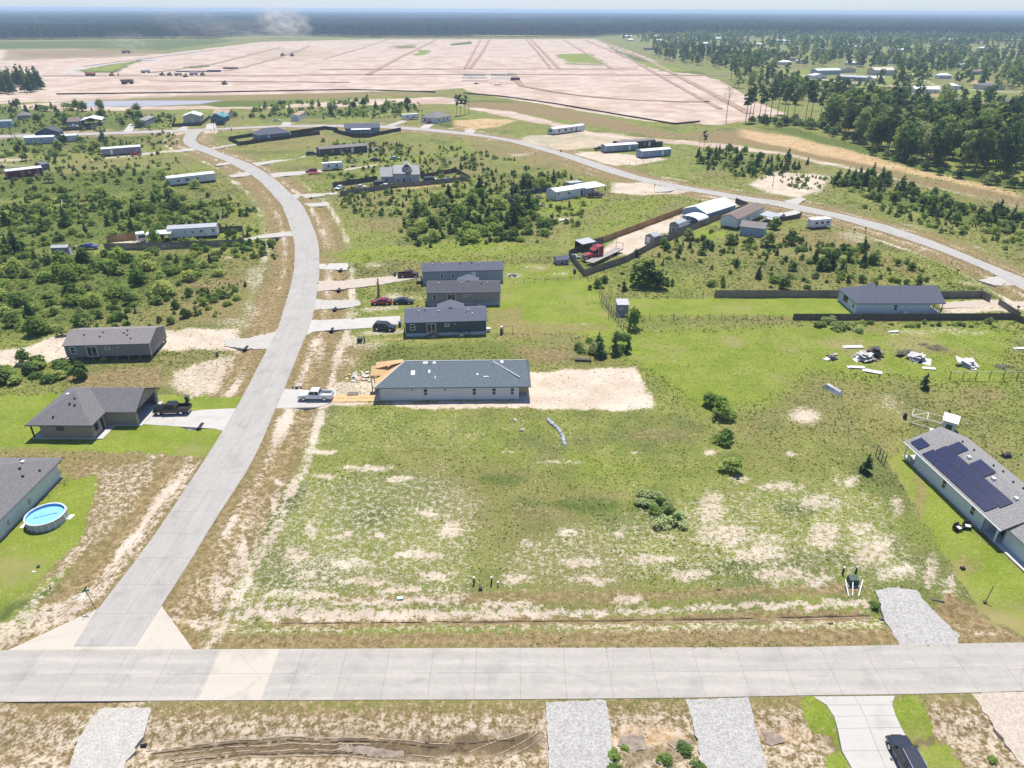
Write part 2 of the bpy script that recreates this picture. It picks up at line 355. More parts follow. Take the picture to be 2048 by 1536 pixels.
# lot of the house being built
pp('sand',1.15,.7,(1050,745),(1270,733),(1290,760),(1310,815),(1250,822),(1060,818),(800,818),(760,806),(560,818),(570,780),(760,806),(1050,800)); pp('sand',.75,.6,(660,765),(760,745),(770,800),(640,790)); pp('tan',.5,.5,(690,790),(1080,780),(1080,815),(690,815)); pe('sand',.6,(640,700,18,30),(690,720,40,16),(735,690,50,14)); pp('dry',.6,.8,(600,760),(680,680),(730,700),(680,770),(660,780)); pp('lush',.5,1,(700,740),(760,690),(1000,678),(1060,690),(1060,735),(760,735)); pe('sand',.6,(1090,705,13,4),(1140,738,16,4))
pp('sand',.4,1,(500,820),(980,820),(980,905),(480,910)); pp('lush',.3,1,(560,840),(980,850),(980,900),(560,900)); pe('sand',.9,(650,902,26,6))
# lawns of the row of mobile homes
pp('lawn',1.1,.5,(1003,562),(1172,558),(1205,598),(1200,606),(1003,612)); pp('lawn',.7,.6,(975,612),(1200,606),(1240,655),(1215,666),(975,666)); pp('dry',.5,.6,(975,618),(1060,612),(1040,660),(975,664)); pe('sand',.45,(1160,648,30,8)); pp('lawn',.55,.6,(1006,530),(1110,526),(1170,555),(1006,562)); pe('sand',.6,(1030,552,28,8),(1070,535,30,5),(1120,548,24,5))
pe('tan',.5,(800,645,14,30),(790,680,60,5)); pe('sand',.7,(700,680,30,16),(770,665,60,8),(760,618,50,8),(790,595,30,10),(700,630,20,12),(680,600,20,8),(750,530,30,8),(760,515,18,5),(700,520,18,12))
pp('lawn',1.1,.4,(1248,598),(1680,598),(1720,632),(1590,634),(1262,630)); pp('lawn',.7,.4,(1880,600),(1968,598),(1966,606),(1880,612)); pp('sand',.8,.6,(1880,604),(1975,598),(2060,600),(2060,618),(1990,624),(1876,628)); pp('dry',.5,2,(1010,640),(1235,640),(1240,662),(980,690)); pp('dry',.55,2,(980,680),(1060,690),(1140,690),(1200,720),(1060,738))
# west side lots
pp('lawn',1.0,.6,(-200,800),(60,790),(110,785),(330,790),(480,795),(470,818),(440,862),(412,912),(300,905),(200,900),(-200,905)); pp('dry',.5,.6,(-200,898),(100,890),(330,905),(320,935),(160,950),(-100,960)); pp('dry',.62,.8,(100,915),(330,915),(320,960),(180,1120),(60,1185),(110,1060),(130,960)); pp('sand',.55,.8,(170,930),(330,920),(325,950),(230,1060),(100,1180),(60,1195),(130,1090),(180,1000)); pp('lawn',1.0,.6,(-200,1080),(10,1080),(130,960),(200,950),(190,985),(150,1090),(40,1190),(-60,1260),(-250,1300)); pp('lush',.7,.5,(330,925),(362,925),(330,1000),(240,1110),(180,1170),(60,1215),(-60,1260),(-60,1240),(60,1195),(190,1125),(270,1040)); pp('mud',.35,.4,(300,990),(330,990),(240,1110),(200,1120)); pp('sand',.7,.6,(-100,1250),(40,1222),(180,1170),(280,1080),(370,935),(412,915),(330,1040),(270,1122),(190,1212),(20,1296),(-300,1300)); pp('dry',.5,.6,(-100,1275),(100,1225),(170,1195),(60,1260),(10,1292)); pp('pale',.5,.3,(140,1188),(170,1182),(180,1200),(150,1206))
pp('sand',.95,1,(-200,690),(0,700),(60,690),(130,664),(330,656),(480,655),(480,705),(440,700),(340,700),(120,722),(60,728),(0,740),(-200,745)); pp('tan',.4,1,(140,722),(330,712),(460,704),(440,715),(150,730)); pp('sand',.75,1,(350,735),(470,705),(470,730),(440,790),(380,795),(330,770)); pp('dry',.6,1.5,(100,745),(330,725),(340,770),(300,785),(160,780)); pe('sand',.6,(510,560,16,30),(505,620,30,22),(470,645,50,14),(520,530,8,18),(455,517,18,5)); pp('dry',.5,3,(330,560),(520,540),(500,640),(420,655),(330,640)); pe('mud',.6,(398,578,28,10))
pp('sand',.85,.6,(214,482),(290,478),(350,492),(490,478),(490,487),(340,496),(210,499)); pp('lawn',.7,.5,(436,464),(488,462),(486,472),(436,474)); pp('lawn',1,1,(-60,422),(0,420),(122,410),(126,420),(40,438),(-60,442)); pe('sand',.6,(-10,432,30,5),(0,330,60,4)); pp('sand',.7,1.5,(-60,320),(60,313),(60,320),(-60,328)); pp('sand',.7,1.5,(165,318),(300,304),(400,294),(400,300),(300,311),(170,322)); pp('dry',.5,3,(150,315),(280,320),(130,335)); pe('mud',.4,(330,325,30,6))
pp('tan',.5,3,(110,264),(170,256),(245,256),(230,265),(120,268)); pe('sand',.5,(330,285,8,8),(355,280,6,9),(415,272,9,7),(410,283,16,5),(447,277,5,3),(300,262,20,2))
pp('dry',.35,6,(-200,300),(300,275),(360,290),(330,330),(-100,350)); pp('dry',.45,4,(480,270),(620,262),(700,275),(640,300),(470,300))
# middle: between side road and loop
pp('dry',.5,6,(900,265),(1100,310),(1250,352),(1330,378),(1180,360),(1050,330),(940,300)); pp('sand',.65,2,(1010,306),(1065,308),(1072,315),(1015,315)); pp('dry',.45,8,(640,420),(840,440),(960,460),(860,480),(700,470)); pe('mud',.4,(720,430,60,8)); pe('sand',.45,(790,395,30,4),(670,520,40,12),(740,505,40,6),(650,460,16,26),(690,495,18,8)); pp('tan',.9,2.5,(680,384),(900,366),(920,352),(940,358),(900,370),(700,388)); pp('tan',.5,3,(770,440),(800,432),(880,432),(870,442),(800,445)); pp('lawn',.5,3,(760,320),(820,315),(860,325),(780,335))
pp('lawn',.5,4,(640,500),(860,485),(1000,480),(1110,500),(1000,520),(840,525),(680,530)); pp('lawn',.5,3,(1030,405),(1180,395),(1240,395),(1160,430),(1080,430)); pp('lawn',.45,4,(1200,405),(1300,388),(1365,400),(1240,470),(1160,490)); pp('sand',.9,1,(1205,500),(1240,470),(1370,425),(1440,410),(1490,405),(1460,420),(1370,452),(1310,475),(1290,500),(1180,530)); pp('tan',.5,2,(1225,470),(1330,440),(1340,450),(1260,480)); pp('dry',.4,1,(1150,525),(1210,498),(1230,480),(1280,490),(1190,535)); pp('sand',.9,1.5,(1225,365),(1290,362),(1350,378),(1400,385),(1290,390),(1220,386)); pe('tan',.4,(1270,375,25,7)); pe('dry',.7,(1300,372,16,4)); pe('lawn',.9,(1410,470,22,9),(1440,470,14,6)); pe('sand',.9,(1095,438,10,5),(1125,440,17,5),(1083,411,12,2))
pe('sand',.5,(1000,498,20,4))
pp('sand',.7,2,(1020,285),(1050,272),(1090,268),(1170,262),(1260,268),(1250,290),(1150,300),(1100,298)); pp('tan',.6,3,(1080,290),(1180,278),(1240,282),(1180,300),(1110,302)); pe('dry',.5,(1110,282,40,5),(1170,296,40,4)); pp('sand',.9,1.5,(1140,306),(1200,302),(1300,312),(1350,318),(1270,330),(1220,330),(1170,316)); pe('tan',.4,(1370,315,30,5)); pe('dry',.6,(1165,311,18,3),(1205,322,18,3),(1240,318,26,3)); pp('tan',.7,4,(900,240),(980,237),(1040,240),(1000,255),(940,262),(900,255)); pp('lush',.6,3,(850,240),(930,235),(960,240),(900,258),(860,250)); pp('lawn',.4,4,(990,255),(1100,245),(1120,262),(1040,275))
pp('sand',1.0,2.5,(1490,368),(1545,345),(1640,348),(1665,355),(1640,385),(1600,398),(1540,390)); pp('mud',.4,2,(1560,345),(1640,350),(1610,362),(1570,356)); pe('sand',.5,(1390,355,18,4),(1350,350,14,3),(1480,362,20,3),(1330,355,12,3)); pe('sand',.45,(1690,436,40,4),(1790,440,40,4),(1900,500,60,4),(1990,505,30,5)); pp('sand',.6,1.5,(1660,460),(1740,470),(1752,488),(1715,490),(1680,478)); pe('sand',.6,(1860,565,18,4),(1930,565,24,6),(1850,500,20,4),(1700,468,30,5)); pp('dry',.5,3,(1500,480),(1640,500),(1820,560),(1900,560),(1700,470),(1560,450)); pp('dry',.35,5,(1220,540),(1640,560),(1700,530),(1500,520)); pp('lawn',.35,4,(1690,420),(2048,470),(2048,540),(1900,480))
pe('sand',.55,(830,595,30,6),(760,640,20,4))
# tyre ruts and ditch lines (thin)
for ch, w, pts, wd in (('sand',.55,[(330,1000),(250,1105),(185,1175)],.18),('sand',.5,[(345,985),(262,1108),(190,1180)],.15),('lush',.8,[(320,1510),(480,1478),(660,1474),(800,1490)],.2),('sand',.75,[(290,1496),(420,1478),(560,1468),(760,1474)],.2),('sand',.6,[(330,1516),(480,1490),(620,1484),(760,1494)],.16),('mud',.55,[(300,1508),(460,1482),(620,1477),(800,1488),(930,1500)],.25),('mud',.55,[(340,1534),(500,1506),(700,1508),(880,1524)],.25),('sand',.6,[(300,1520),(480,1496),(640,1493),(820,1510)],.15),('sand',.5,[(350,1500),(560,1478),(800,1484),(960,1490)],.14),('sand',.5,[(300,1503),(480,1474),(680,1470),(800,1482)],.12),('sand',.5,[(330,1524),(500,1500),(680,1502),(860,1520)],.12),('mud',.5,[(320,1516),(500,1490),(680,1490),(860,1506)],.25),('mud',.8,[(940,1242),(1300,1236),(1740,1228)],.14),('sand',.6,[(940,1250),(1300,1246),(1760,1236)],.14),('sand',.6,[(1480,1222),(1600,1212),(1750,1222)],.14),('sand',.5,[(970,1520),(1075,1460)],.12),('sand',.5,[(990,1526),(1090,1470)],.12),('mud',.9,[(850,1488),(930,1494)],.3),('sand',.5,[(480,1110),(530,1000),(548,950)],.14),('sand',.5,[(470,1105),(520,1000),(536,950)],.14)):
    PATCH.append((CH[ch], w, -wd, GP(pts)))
# water lies in these hollows
POND = GP([(148,205),(180,200.5),(300,200),(445,200),(400,207),(300,211),(180,213),(152,211)])
PUDDLE = [GP(p) for p in ([(690,1489),(742,1492),(790,1500),(800,1508),(760,1511),(715,1504),(690,1497)],[(1245,1472),(1282,1470),(1290,1492),(1262,1500),(1240,1488)],[(1340,1482),(1372,1476),(1384,1490),(1356,1498)],[(1528,1462),(1560,1468),(1568,1480),(1540,1486)])]

def cover(x, y):
    """weights of the eight covers at world positions"""
    W = np.zeros((8,) + x.shape)
    far = np.clip(np.hypot(x, y) / 150.0, .4, 6)
    wx = x + (fbm(x * .35 / far, y * .35 / far, 3) - .5) * 3.2 * far + (fbm(x * 1.7, y * 1.7, 9, 2) - .5) * .8
    wy = y + (fbm(x * .35 / far, y * .35 / far, 31) - .5) * 3.2 * far + (fbm(x * 1.7, y * 1.7, 19, 2) - .5) * .8
    # verges of the three roads
    for poly, k in ((P_MAIN, 0), (P_SIDE, 1), (P_LOOP, 1)):
        xs = [p[0] for p in poly]; ys = [p[1] for p in poly]
        sel = (x > min(xs) - 14) & (x < max(xs) + 14) & (y > min(ys) - 14) & (y < max(ys) + 14)
        if not sel.any(): continue
        d = -sdist(wx[sel] * .6 + x[sel] * .4, wy[sel] * .6 + y[sel] * .4, poly)
        n = fbm(x[sel] * .11, y[sel] * .11, 51, 3)
        if k:
            g = lambda c, s: np.exp(-((d - c) / s) ** 2)
            W[1][sel] += .62 * (d < 8) * np.clip((8.5 - d) / 2, 0, 1)
            W[0][sel] += (.66 * g(2.4, 1.4) + .66 * g(8.0, 1.3)) * (.15 + 1.75 * n)
            W[7][sel] += .42 * g(3.4, 2.5)
            W[5][sel] += .22 * g(5.3, 1.0)
            W[2][sel] += .35 * g(5.3, 1.4) * n
        else:
            W[1][sel] += .5 * np.clip((1.6 - d) / .6, 0, 1)
    for ch, w, soft, pts in PATCH:
        xs = [p[0] for p in pts]; ys = [p[1] for p in pts]
        m = abs(soft) * 2.5 + 3 * 6
        sel = (x > min(xs) - m) & (x < max(xs) + m) & (y > min(ys) - m) & (y < max(ys) + m)
        if not sel.any(): continue
        if soft < 0:
            near = abs(soft) < 1
            d = ldist(x[sel] if near else wx[sel], y[sel] if near else wy[sel], pts)
            f = np.clip(1.5 - d / -soft, 0, 1)
        else:
            d = sdist(wx[sel], wy[sel], pts)
            f = np.clip(d / (2 * soft) + .5, 0, 1); f = f * f * (3 - 2 * f)
        if ch in (3, 6):                     # mown lawn and graded soil replace the wild cover
            for q in (0, 1, 2, 5, 7): W[q][sel] *= 1 - .85 * f * min(w, 1)
        if ch in (1, 2, 3, 7):
            W[6][sel] *= 1 - .9 * np.clip(f * w * 1.1, 0, 1)
        if ch == 0 and w > .8:
            for q in (2, 3): W[q][sel] *= 1 - f
        W[ch][sel] = np.maximum(W[ch][sel], f * w) if ch != 2 else np.maximum(W[ch][sel], f * w)
    return np.clip(W, 0, 1.2)
def relief(x, y):
    z = (fbm(x * .06, y * .06, 77, 3) - .5) * .5 * np.clip(np.hypot(x, y) / 90 - .6, 0, 1) * np.clip((1200 - y) / 300, 0, 1)
    z = z + (fbm(x * .9, y * .9, 71, 3) - .5) * .16
    flat = np.ones(x.shape)
    for poly, k in ((P_MAIN, 0), (P_SIDE, 1), (P_LOOP, 1)):
        xs = [p[0] for p in poly]; ys = [p[1] for p in poly]
        sel = (x > min(xs) - 16) & (x < max(xs) + 16) & (y > min(ys) - 16) & (y < max(ys) + 16)
        if not sel.any(): continue
        d = -sdist(x[sel], y[sel], poly)
        q = np.exp(-((d - (5.3 if k else 4.6)) / 1.5) ** 2) * (.42 if k else .36)
        f = np.clip((d - .3) / 2.0, 0, 1)
        zz = z[sel] * f - q
        zz = np.where(d < .9, .05, zz)
        z[sel] = zz
    d = sdist(x, y, POND); z = np.where(d > -12, np.minimum(z, np.clip(-d * .05 - .5, -1.2, 0) ), z)
    for p in PUDDLE:
        sel = (abs(x - p[0][0]) < 10) & (abs(y - p[0][1]) < 8)
        if sel.any():
            d = sdist(x[sel], y[sel], p); z[sel] = np.where(d > -.9, z[sel] * .3 - .06 - np.clip(d + .5, 0, .6) * .28, z[sel])
    return z

rows = [-60.0, -30.0, -10.0, 5.0, 18.0, 27.0]
yy = 32.0
while yy < 15000:
    rows.append(yy); yy *= 1.0062 if yy < 420 else (1.0075 if yy < 1900 else 1.05)
rows = np.array(rows); nT = 430
tt = np.linspace(-1.25, 1.25, nT)
YY = np.repeat(rows[:, None], nT, 1); XX = tt[None, :] * np.maximum(YY, 45.0)
gx, gy = XX.ravel(), YY.ravel()
GW = cover(gx, gy)
gz = relief(gx, gy)
nr = len(rows)
idx = np.arange(nr * nT).reshape(nr, nT)
quads = np.stack([idx[:-1, :-1], idx[:-1, 1:], idx[1:, 1:], idx[1:, :-1]], -1).reshape(-1, 4)
gm = bpy.data.meshes.new('ground')
gm.vertices.add(nr * nT); gm.vertices.foreach_set('co', np.stack([gx, gy, gz], -1).ravel())
gm.loops.add(quads.size); gm.loops.foreach_set('vertex_index', quads.ravel())
gm.polygons.add(len(quads)); gm.polygons.foreach_set('loop_start', np.arange(0, quads.size, 4)); gm.polygons.foreach_set('loop_total', np.full(len(quads), 4))
gm.update(calc_edges=True)
gm.polygons.foreach_set('use_smooth', np.ones(len(quads), bool))
for k, nm in enumerate(('cover_one', 'cover_two')):
    at = gm.attributes.new(nm, 'FLOAT_COLOR', 'POINT')
    at.data.foreach_set('color', np.ascontiguousarray(GW[k*4:k*4+4].T).ravel().astype(np.float32))

def ground_material():
    m, nt, N, L = nodes_of('ground_cover')
    out = N.new('ShaderNodeOutputMaterial'); b = N.new('ShaderNodeBsdfPrincipled')
    b.inputs['Roughness'].default_value = .95; b.inputs['Specular IOR Level'].default_value = .1
    tc = N.new('ShaderNodeTexCoord')
    def noise(scale, detail=4, rough=.6, off=0.0, st=None):
        n = N.new('ShaderNodeTexNoise'); n.inputs['Scale'].default_value = scale; n.inputs['Detail'].default_value = detail; n.inputs['Roughness'].default_value = rough
        mp = N.new('ShaderNodeMapping'); mp.inputs['Location'].default_value = (off, off * .7, 0)
        if st: mp.inputs['Scale'].default_value = st
        L.new(tc.outputs['Object'], mp.inputs[0]); L.new(mp.outputs[0], n.inputs['Vector'])
        return n.outputs['Fac']
    def ramp(v, a, c):
        r = N.new('ShaderNodeMapRange'); r.interpolation_type = 'SMOOTHSTEP'
        r.inputs['From Min'].default_value = a; r.inputs['From Max'].default_value = c
        L.new(v, r.inputs['Value']); return r.outputs[0]
    def mix(f, a, c):
        x = N.new('ShaderNodeMix'); x.data_type = 'RGBA'
        for s, q in ((x.inputs[0], f), (x.inputs[6], a), (x.inputs[7], c)):
            if isinstance(q, tuple): s.default_value = q + (1,)
            elif isinstance(q, float): s.default_value = q
            else: L.new(q, s)
        return x.outputs[2]
    def math_(op, a, c):
        x = N.new('ShaderNodeMath'); x.operation = op
        for s, q in ((x.inputs[0], a), (x.inputs[1], c)):
            if isinstance(q, (int, float)): s.default_value = q
            else: L.new(q, s)
        return x.outputs[0]
    sep = []
    for nm in ('cover_one', 'cover_two'):
        at = N.new('ShaderNodeAttribute'); at.attribute_name = nm
        sp = N.new('ShaderNodeSeparateColor'); L.new(at.outputs['Color'], sp.inputs[0])
        sep += [sp.outputs[0], sp.outputs[1], sp.outputs[2], at.outputs['Alpha']]
    sand, dry, lush, lawn, pale, mud, soil, tan = sep
    big = noise(.022, 5, .6); mid = noise(.16, 5, .65, 13); fine = noise(1.3, 5, .7, 5); speck = noise(3.6, 4, .75, 21); patch = noise(.06, 4, .6, 40)
    brk = math_('ADD', math_('MULTIPLY', fine, .6), math_('MULTIPLY', speck, .4))      # ragged edge noise around .5
    def layer(col, w, c, lo=.30, hi=.62, k=1.1):
        v = math_('ADD', w, math_('MULTIPLY', math_('SUBTRACT', brk, .5), k))
        return mix(ramp(v, lo, hi), col, c)
    g1 = mix(ramp(mid, .35, .65), (.152, .196, .030), (.235, .256, .052))
    g2 = mix(ramp(big, .42, .6), g1, (.205, .180, .066))
    g3 = mix(ramp(patch, .5, .66), g2, (.105, .128, .036))
    base = mix(ramp(speck, .38, .68), mix(.5, g3, (.075, .090, .024)), mix(.3, g3, (.29, .27, .12)))
    base = mix(ramp(fine, .52, .75), base, (.20, .175, .075))
    spk = noise(1.9, 4, .7, 63); base = mix(math_('MULTIPLY', ramp(spk, .57, .66), ramp(mid, .42, .62)), base, (.40, .335, .22))
    base = mix(math_('MULTIPLY', ramp(noise(.5, 4, .65, 91), .54, .66), .4), base, (.085, .125, .028))
    c_lush = mix(ramp(brk, .38, .64), (.060, .085, .020), (.135, .165, .042))
    c_dry = mix(ramp(brk, .36, .66), (.120, .088, .036), (.31, .235, .125))
    c_lawn = mix(ramp(mid, .35, .65), (.175, .240, .022), (.245, .295, .045)); c_lawn = mix(ramp(speck, .35, .7), mix(.62, c_lawn, (.085, .105, .020)), c_lawn); c_lawn = mix(ramp(fine, .54, .72), c_lawn, (.27, .255, .10)); c_lawn = mix(ramp(patch, .5, .7), c_lawn, (.24, .215, .085))
    c_sand = mix(ramp(mid, .3, .7), (.42, .345, .265), (.54, .46, .375)); c_sand = mix(ramp(brk, .56, .72), c_sand, (.27, .20, .13))
    c_soil = mix(ramp(patch, .35, .65), (.40, .31, .25), (.52, .425, .35)); c_soil = mix(ramp(noise(.25, 6, .7, 3, (.25, 1, 1)), .47, .7), c_soil, (.30, .22, .165)); c_soil = mix(ramp(big, .5, .62), c_soil, (.37, .27, .205))
    c_tan = mix(ramp(mid, .3, .7), (.40, .26, .13), (.50, .37, .22))
    c_mud = mix(ramp(brk, .38, .62), (.055, .040, .022), (.16, .118, .070))
    c_pale = mix(ramp(brk, .35, .65), (.45, .43, .40), (.62, .60, .56))
    c = layer(base, lush, c_lush, .28, .70)
    c = layer(c, lawn, c_lawn, .25, .6, .7)
    c = layer(c, dry, c_dry, .28, .66)
    c = layer(c, tan, c_tan, .3, .8)
    c = layer(c, soil, c_soil, .3, .6, .7)
    c = layer(c, math_('MULTIPLY', sand, .92), c_sand, .40, .78, 2.3)
    c = layer(c, mud, c_mud, .35, .7)
    c = layer(c, pale, c_pale, .35, .65)
    # scattered single tufts standing in the bare ground
    bare = math_('MAXIMUM', sand, tan)
    tuft = math_('MULTIPLY', ramp(noise(2.1, 3, .6, 77), .60, .68), ramp(bare, .3, .6))
    c = mix(math_('MULTIPLY', tuft, .75), c, (.11, .105, .035))
    L.new(c, b.inputs['Base Color'])
    bp = N.new('ShaderNodeBump'); bp.inputs['Strength'].default_value = .55; bp.inputs['Distance'].default_value = .18
    L.new(brk, bp.inputs['Height']); L.new(bp.outputs[0], b.inputs['Normal'])
    L.new(b.outputs[0], out.inputs[0])
    return m
gm.materials.append(ground_material())
ground = link(bpy.data.objects.new('ground', gm)); tag(ground, kind='structure')

# ================================================================ roads
def concrete(name, c0, c1, rnd=.05, joint=None, bump=.15, wheel=False):
    m, nt, N, L = nodes_of(name)
    out = N.new('ShaderNodeOutputMaterial'); b = N.new('ShaderNodeBsdfPrincipled')
    b.inputs['Roughness'].default_value = .85; b.inputs['Specular IOR Level'].default_value = .25
    geo = N.new('ShaderNodeNewGeometry')
    mp = N.new('ShaderNodeMapping'); mp.inputs['Scale'].default_value = (.12, .9, 1) if joint != 'y' else (.9, .12, 1)
    L.new(geo.outputs['Position'], mp.inputs[0])
    n1 = N.new('ShaderNodeTexNoise'); n1.inputs['Scale'].default_value = 1.0; n1.inputs['Detail'].default_value = 6; n1.inputs['Roughness'].default_value = .65
    L.new(mp.outputs[0], n1.inputs['Vector'])
    n2 = N.new('ShaderNodeTexNoise'); n2.inputs['Scale'].default_value = 2.2; n2.inputs['Detail'].default_value = 8; n2.inputs['Roughness'].default_value = .75
    L.new(geo.outputs['Position'], n2.inputs['Vector'])
    ad = N.new('ShaderNodeMath'); ad.operation = 'ADD'; L.new(n1.outputs['Fac'], ad.inputs[0]); L.new(n2.outputs['Fac'], ad.inputs[1])
    oi = N.new('ShaderNodeObjectInfo'); ml = N.new('ShaderNodeMath'); ml.operation = 'MULTIPLY_ADD'; ml.inputs[1].default_value = rnd * 5; L.new(oi.outputs['Random'], ml.inputs[0]); L.new(ad.outputs[0], ml.inputs[2])
    mr = N.new('ShaderNodeMapRange'); mr.inputs['From Min'].default_value = .72; mr.inputs['From Max'].default_value = 1.35 + rnd * 3
    L.new(ml.outputs[0], mr.inputs['Value'])
    mx = N.new('ShaderNodeMix'); mx.data_type = 'RGBA'; mx.inputs[6].default_value = c0 + (1,); mx.inputs[7].default_value = c1 + (1,)
    L.new(mr.outputs[0], mx.inputs[0]); L.new(mx.outputs[2], b.inputs['Base Color'])
    def mth(op, a, c):
        x = N.new('ShaderNodeMath'); x.operation = op
        for k_, q in enumerate((a, c)):
            if isinstance(q, (int, float)): x.inputs[k_].default_value = q
            else: L.new(q, x.inputs[k_])
        return x.outputs[0]
    def mrg(v, a, c, e, f):
        r = N.new('ShaderNodeMapRange'); r.inputs['From Min'].default_value = a; r.inputs['From Max'].default_value = c; r.inputs['To Min'].default_value = e; r.inputs['To Max'].default_value = f; L.new(v, r.inputs['Value']); return r.outputs[0]
    vo = N.new('ShaderNodeTexVoronoi'); vo.feature = 'DISTANCE_TO_EDGE'; vo.inputs['Scale'].default_value = .075
    wv = N.new('ShaderNodeVectorMath'); wv.operation = 'ADD'; L.new(geo.outputs['Position'], wv.inputs[0]); L.new(n2.outputs['Color'], wv.inputs[1]); L.new(wv.outputs[0], vo.inputs['Vector'])
    fac = mrg(vo.outputs['Distance'], .002, .006, .90, 1)                                   # hairline cracks
    n3 = N.new('ShaderNodeTexNoise'); n3.inputs['Scale'].default_value = .35; n3.inputs['Detail'].default_value = 6; L.new(geo.outputs['Position'], n3.inputs['Vector'])
    fac = mth('MULTIPLY', fac, mrg(n3.outputs['Fac'], .3, .46, .86, 1))                      # stains
    if wheel:                                                                               # wheel paths
        sp = N.new('ShaderNodeSeparateXYZ'); L.new(geo.outputs['Position'], sp.inputs[0])
        fac = mth('MULTIPLY', fac, mth('ADD', 1, mth('MULTIPLY', mth('COSINE', mth('MULTIPLY', mth('SUBTRACT', sp.outputs[1], 50.3), 3.93), 0), mrg(n1.outputs['Fac'], .35, .65, .0, .075))))
    vs = N.new('ShaderNodeVectorMath'); vs.operation = 'SCALE'; L.new(mx.outputs[2], vs.inputs[0]); L.new(fac, vs.inputs['Scale']); L.new(vs.outputs[0], b.inputs['Base Color'])
    bp = N.new('ShaderNodeBump'); bp.inputs['Strength'].default_value = bump; bp.inputs['Distance'].default_value = .02
    L.new(n2.outputs['Fac'], bp.inputs['Height']); L.new(bp.outputs[0], b.inputs['Normal'])
    L.new(b.outputs[0], out.inputs[0])
    MATS[name] = m
    return m
M_ROAD = concrete('road_concrete', (.305, .283, .254), (.405, .377, .340), .02, wheel=True)
M_ROAD2 = concrete('side_road_concrete', (.285, .270, .250), (.385, .364, .334), .02, joint='y')
M_NEWSLAB = concrete('new_concrete', (.42, .375, .315), (.47, .425, .365), rnd=.02)
M_DRIVE = concrete('driveway_concrete', (.38, .365, .335), (.45, .43, .40), rnd=.04)
M_JOINT = mat('road_joint', (.29, .26, .225), .95)

def interp(pts, key, val):
    """point on a polyline at x (key 0) or y (key 1) = val"""
    for a, c in zip(pts[:-1], pts[1:]):
        lo, hi = min(a[key], c[key]), max(a[key], c[key])
        if lo <= val <= hi and hi > lo:
            t = (val - a[key]) / (c[key] - a[key])
            return a[1 - key] + t * (c[1 - key] - a[1 - key])
    return (pts[0] if abs(pts[0][key] - val) < abs(pts[-1][key] - val) else pts[-1])[1 - key]
def ribbon(name, L_, R_, z0, z1, m, parent=None):
    mb = MB()
    n = len(L_)
    for i in range(n - 1):
        mb.hexa([(*R_[i], z0), (*R_[i+1], z0), (*L_[i+1], z0), (*L_[i], z0)], [(*R_[i], z1), (*R_[i+1], z1), (*L_[i+1], z1), (*L_[i], z1)])
    return mb.build(name, m, parent)
road = empty('road'); tag(road, kind='structure')
g_ = .008
xs = np.arange(-95, 96, 4.57)
bed = ribbon('road_bed', [(x, interp(MAIN_N, 0, x)) for x in xs], [(x, interp(MAIN_S, 0, x)) for x in xs], -.2, .05, M_JOINT, road)
for i in range(len(xs) - 1):
    a, c = xs[i] + g_, xs[i + 1] - g_
    ns = [interp(MAIN_N, 0, a), interp(MAIN_N, 0, c)]; ss = [interp(MAIN_S, 0, a), interp(MAIN_S, 0, c)]
    md = [(ns[0] + ss[0]) / 2, (ns[1] + ss[1]) / 2]
    new = -36.5 < (a + c) / 2 < -27.0 and False
    for lo, hi in ((ss, [md[0] - g_, md[1] - g_]), ([md[0] + g_, md[1] + g_], ns)):
        MB().hexa([(a, lo[0], .052), (c, lo[1], .052), (c, hi[1], .052), (a, hi[0], .052)], [(a, lo[0], .10), (c, lo[1], .10), (c, hi[1], .10), (a, hi[0], .10)]).build('road_slab', M_ROAD, road)
# the pale replacement panel and the two flared corners of the junction
def plate(pts, z0, z1, name, m, parent): return MB().prism(pts, z0, z1).build(name, m, parent)
xa, xb = G(396,1402)[0], G(522,1402)[0]
for s in (0, 1):
    na, nb, sa, sb = interp(MAIN_N,0,xa), interp(MAIN_N,0,xb), interp(MAIN_S,0,xa), interp(MAIN_S,0,xb)
    ma, mb_ = (na+sa)/2, (nb+sb)/2
    plate([(xa,sa-.01),(xb,sb-.01),(xb,mb_-g_),(xa,ma-g_)] if s == 0 else [(xa,ma+g_),(xb,mb_+g_),(xb,nb+.01),(xa,na+.01)], .06, .106, 'new_road_slab', M_NEWSLAB, road)
side = empty('side_road'); tag(side, kind='structure')
ys = [SIDE_L[0][1]]
while ys[-1] < 196: ys.append(ys[-1] + 4.57)
ribbon('side_road_bed', [(interp(SIDE_L, 1, y), y) for y in ys], [(interp(SIDE_R, 1, y), y) for y in ys], -.2, .05, M_JOINT, side)
for i in range(len(ys) - 1):
    a, c = ys[i] + g_, ys[i + 1] - g_
    l = [interp(SIDE_L, 1, a), interp(SIDE_L, 1, c)]; r = [interp(SIDE_R, 1, a), interp(SIDE_R, 1, c)]
    m_ = [(l[0] + r[0]) / 2, (l[1] + r[1]) / 2]
    for lo, hi in ((l, [m_[0] - g_, m_[1] - g_]), ([m_[0] + g_, m_[1] + g_], r)):
        MB().hexa([(lo[0], a, .052), (hi[0], a, .052), (hi[1], c, .052), (lo[1], c, .052)], [(lo[0], a, .10), (hi[0], a, .10), (hi[1], c, .10), (lo[1], c, .10)]).build('road_slab', M_ROAD2, side)
def resample(pts, n):
    P_ = np.array(pts); s = np.concatenate([[0], np.cumsum(np.hypot(*np.diff(P_, axis=0).T))])
    t = np.linspace(0, s[-1], n)
    return [(float(np.interp(q, s, P_[:, 0])), float(np.interp(q, s, P_[:, 1]))) for q in t]
ytop = ys[-1] + .012
Lf = [(interp(SIDE_L, 1, ytop), ytop)] + [p for p in SIDE_L if p[1] > ytop]
Rf = [(interp(SIDE_R, 1, ytop), ytop)] + [p for p in SIDE_R if p[1] > ytop]
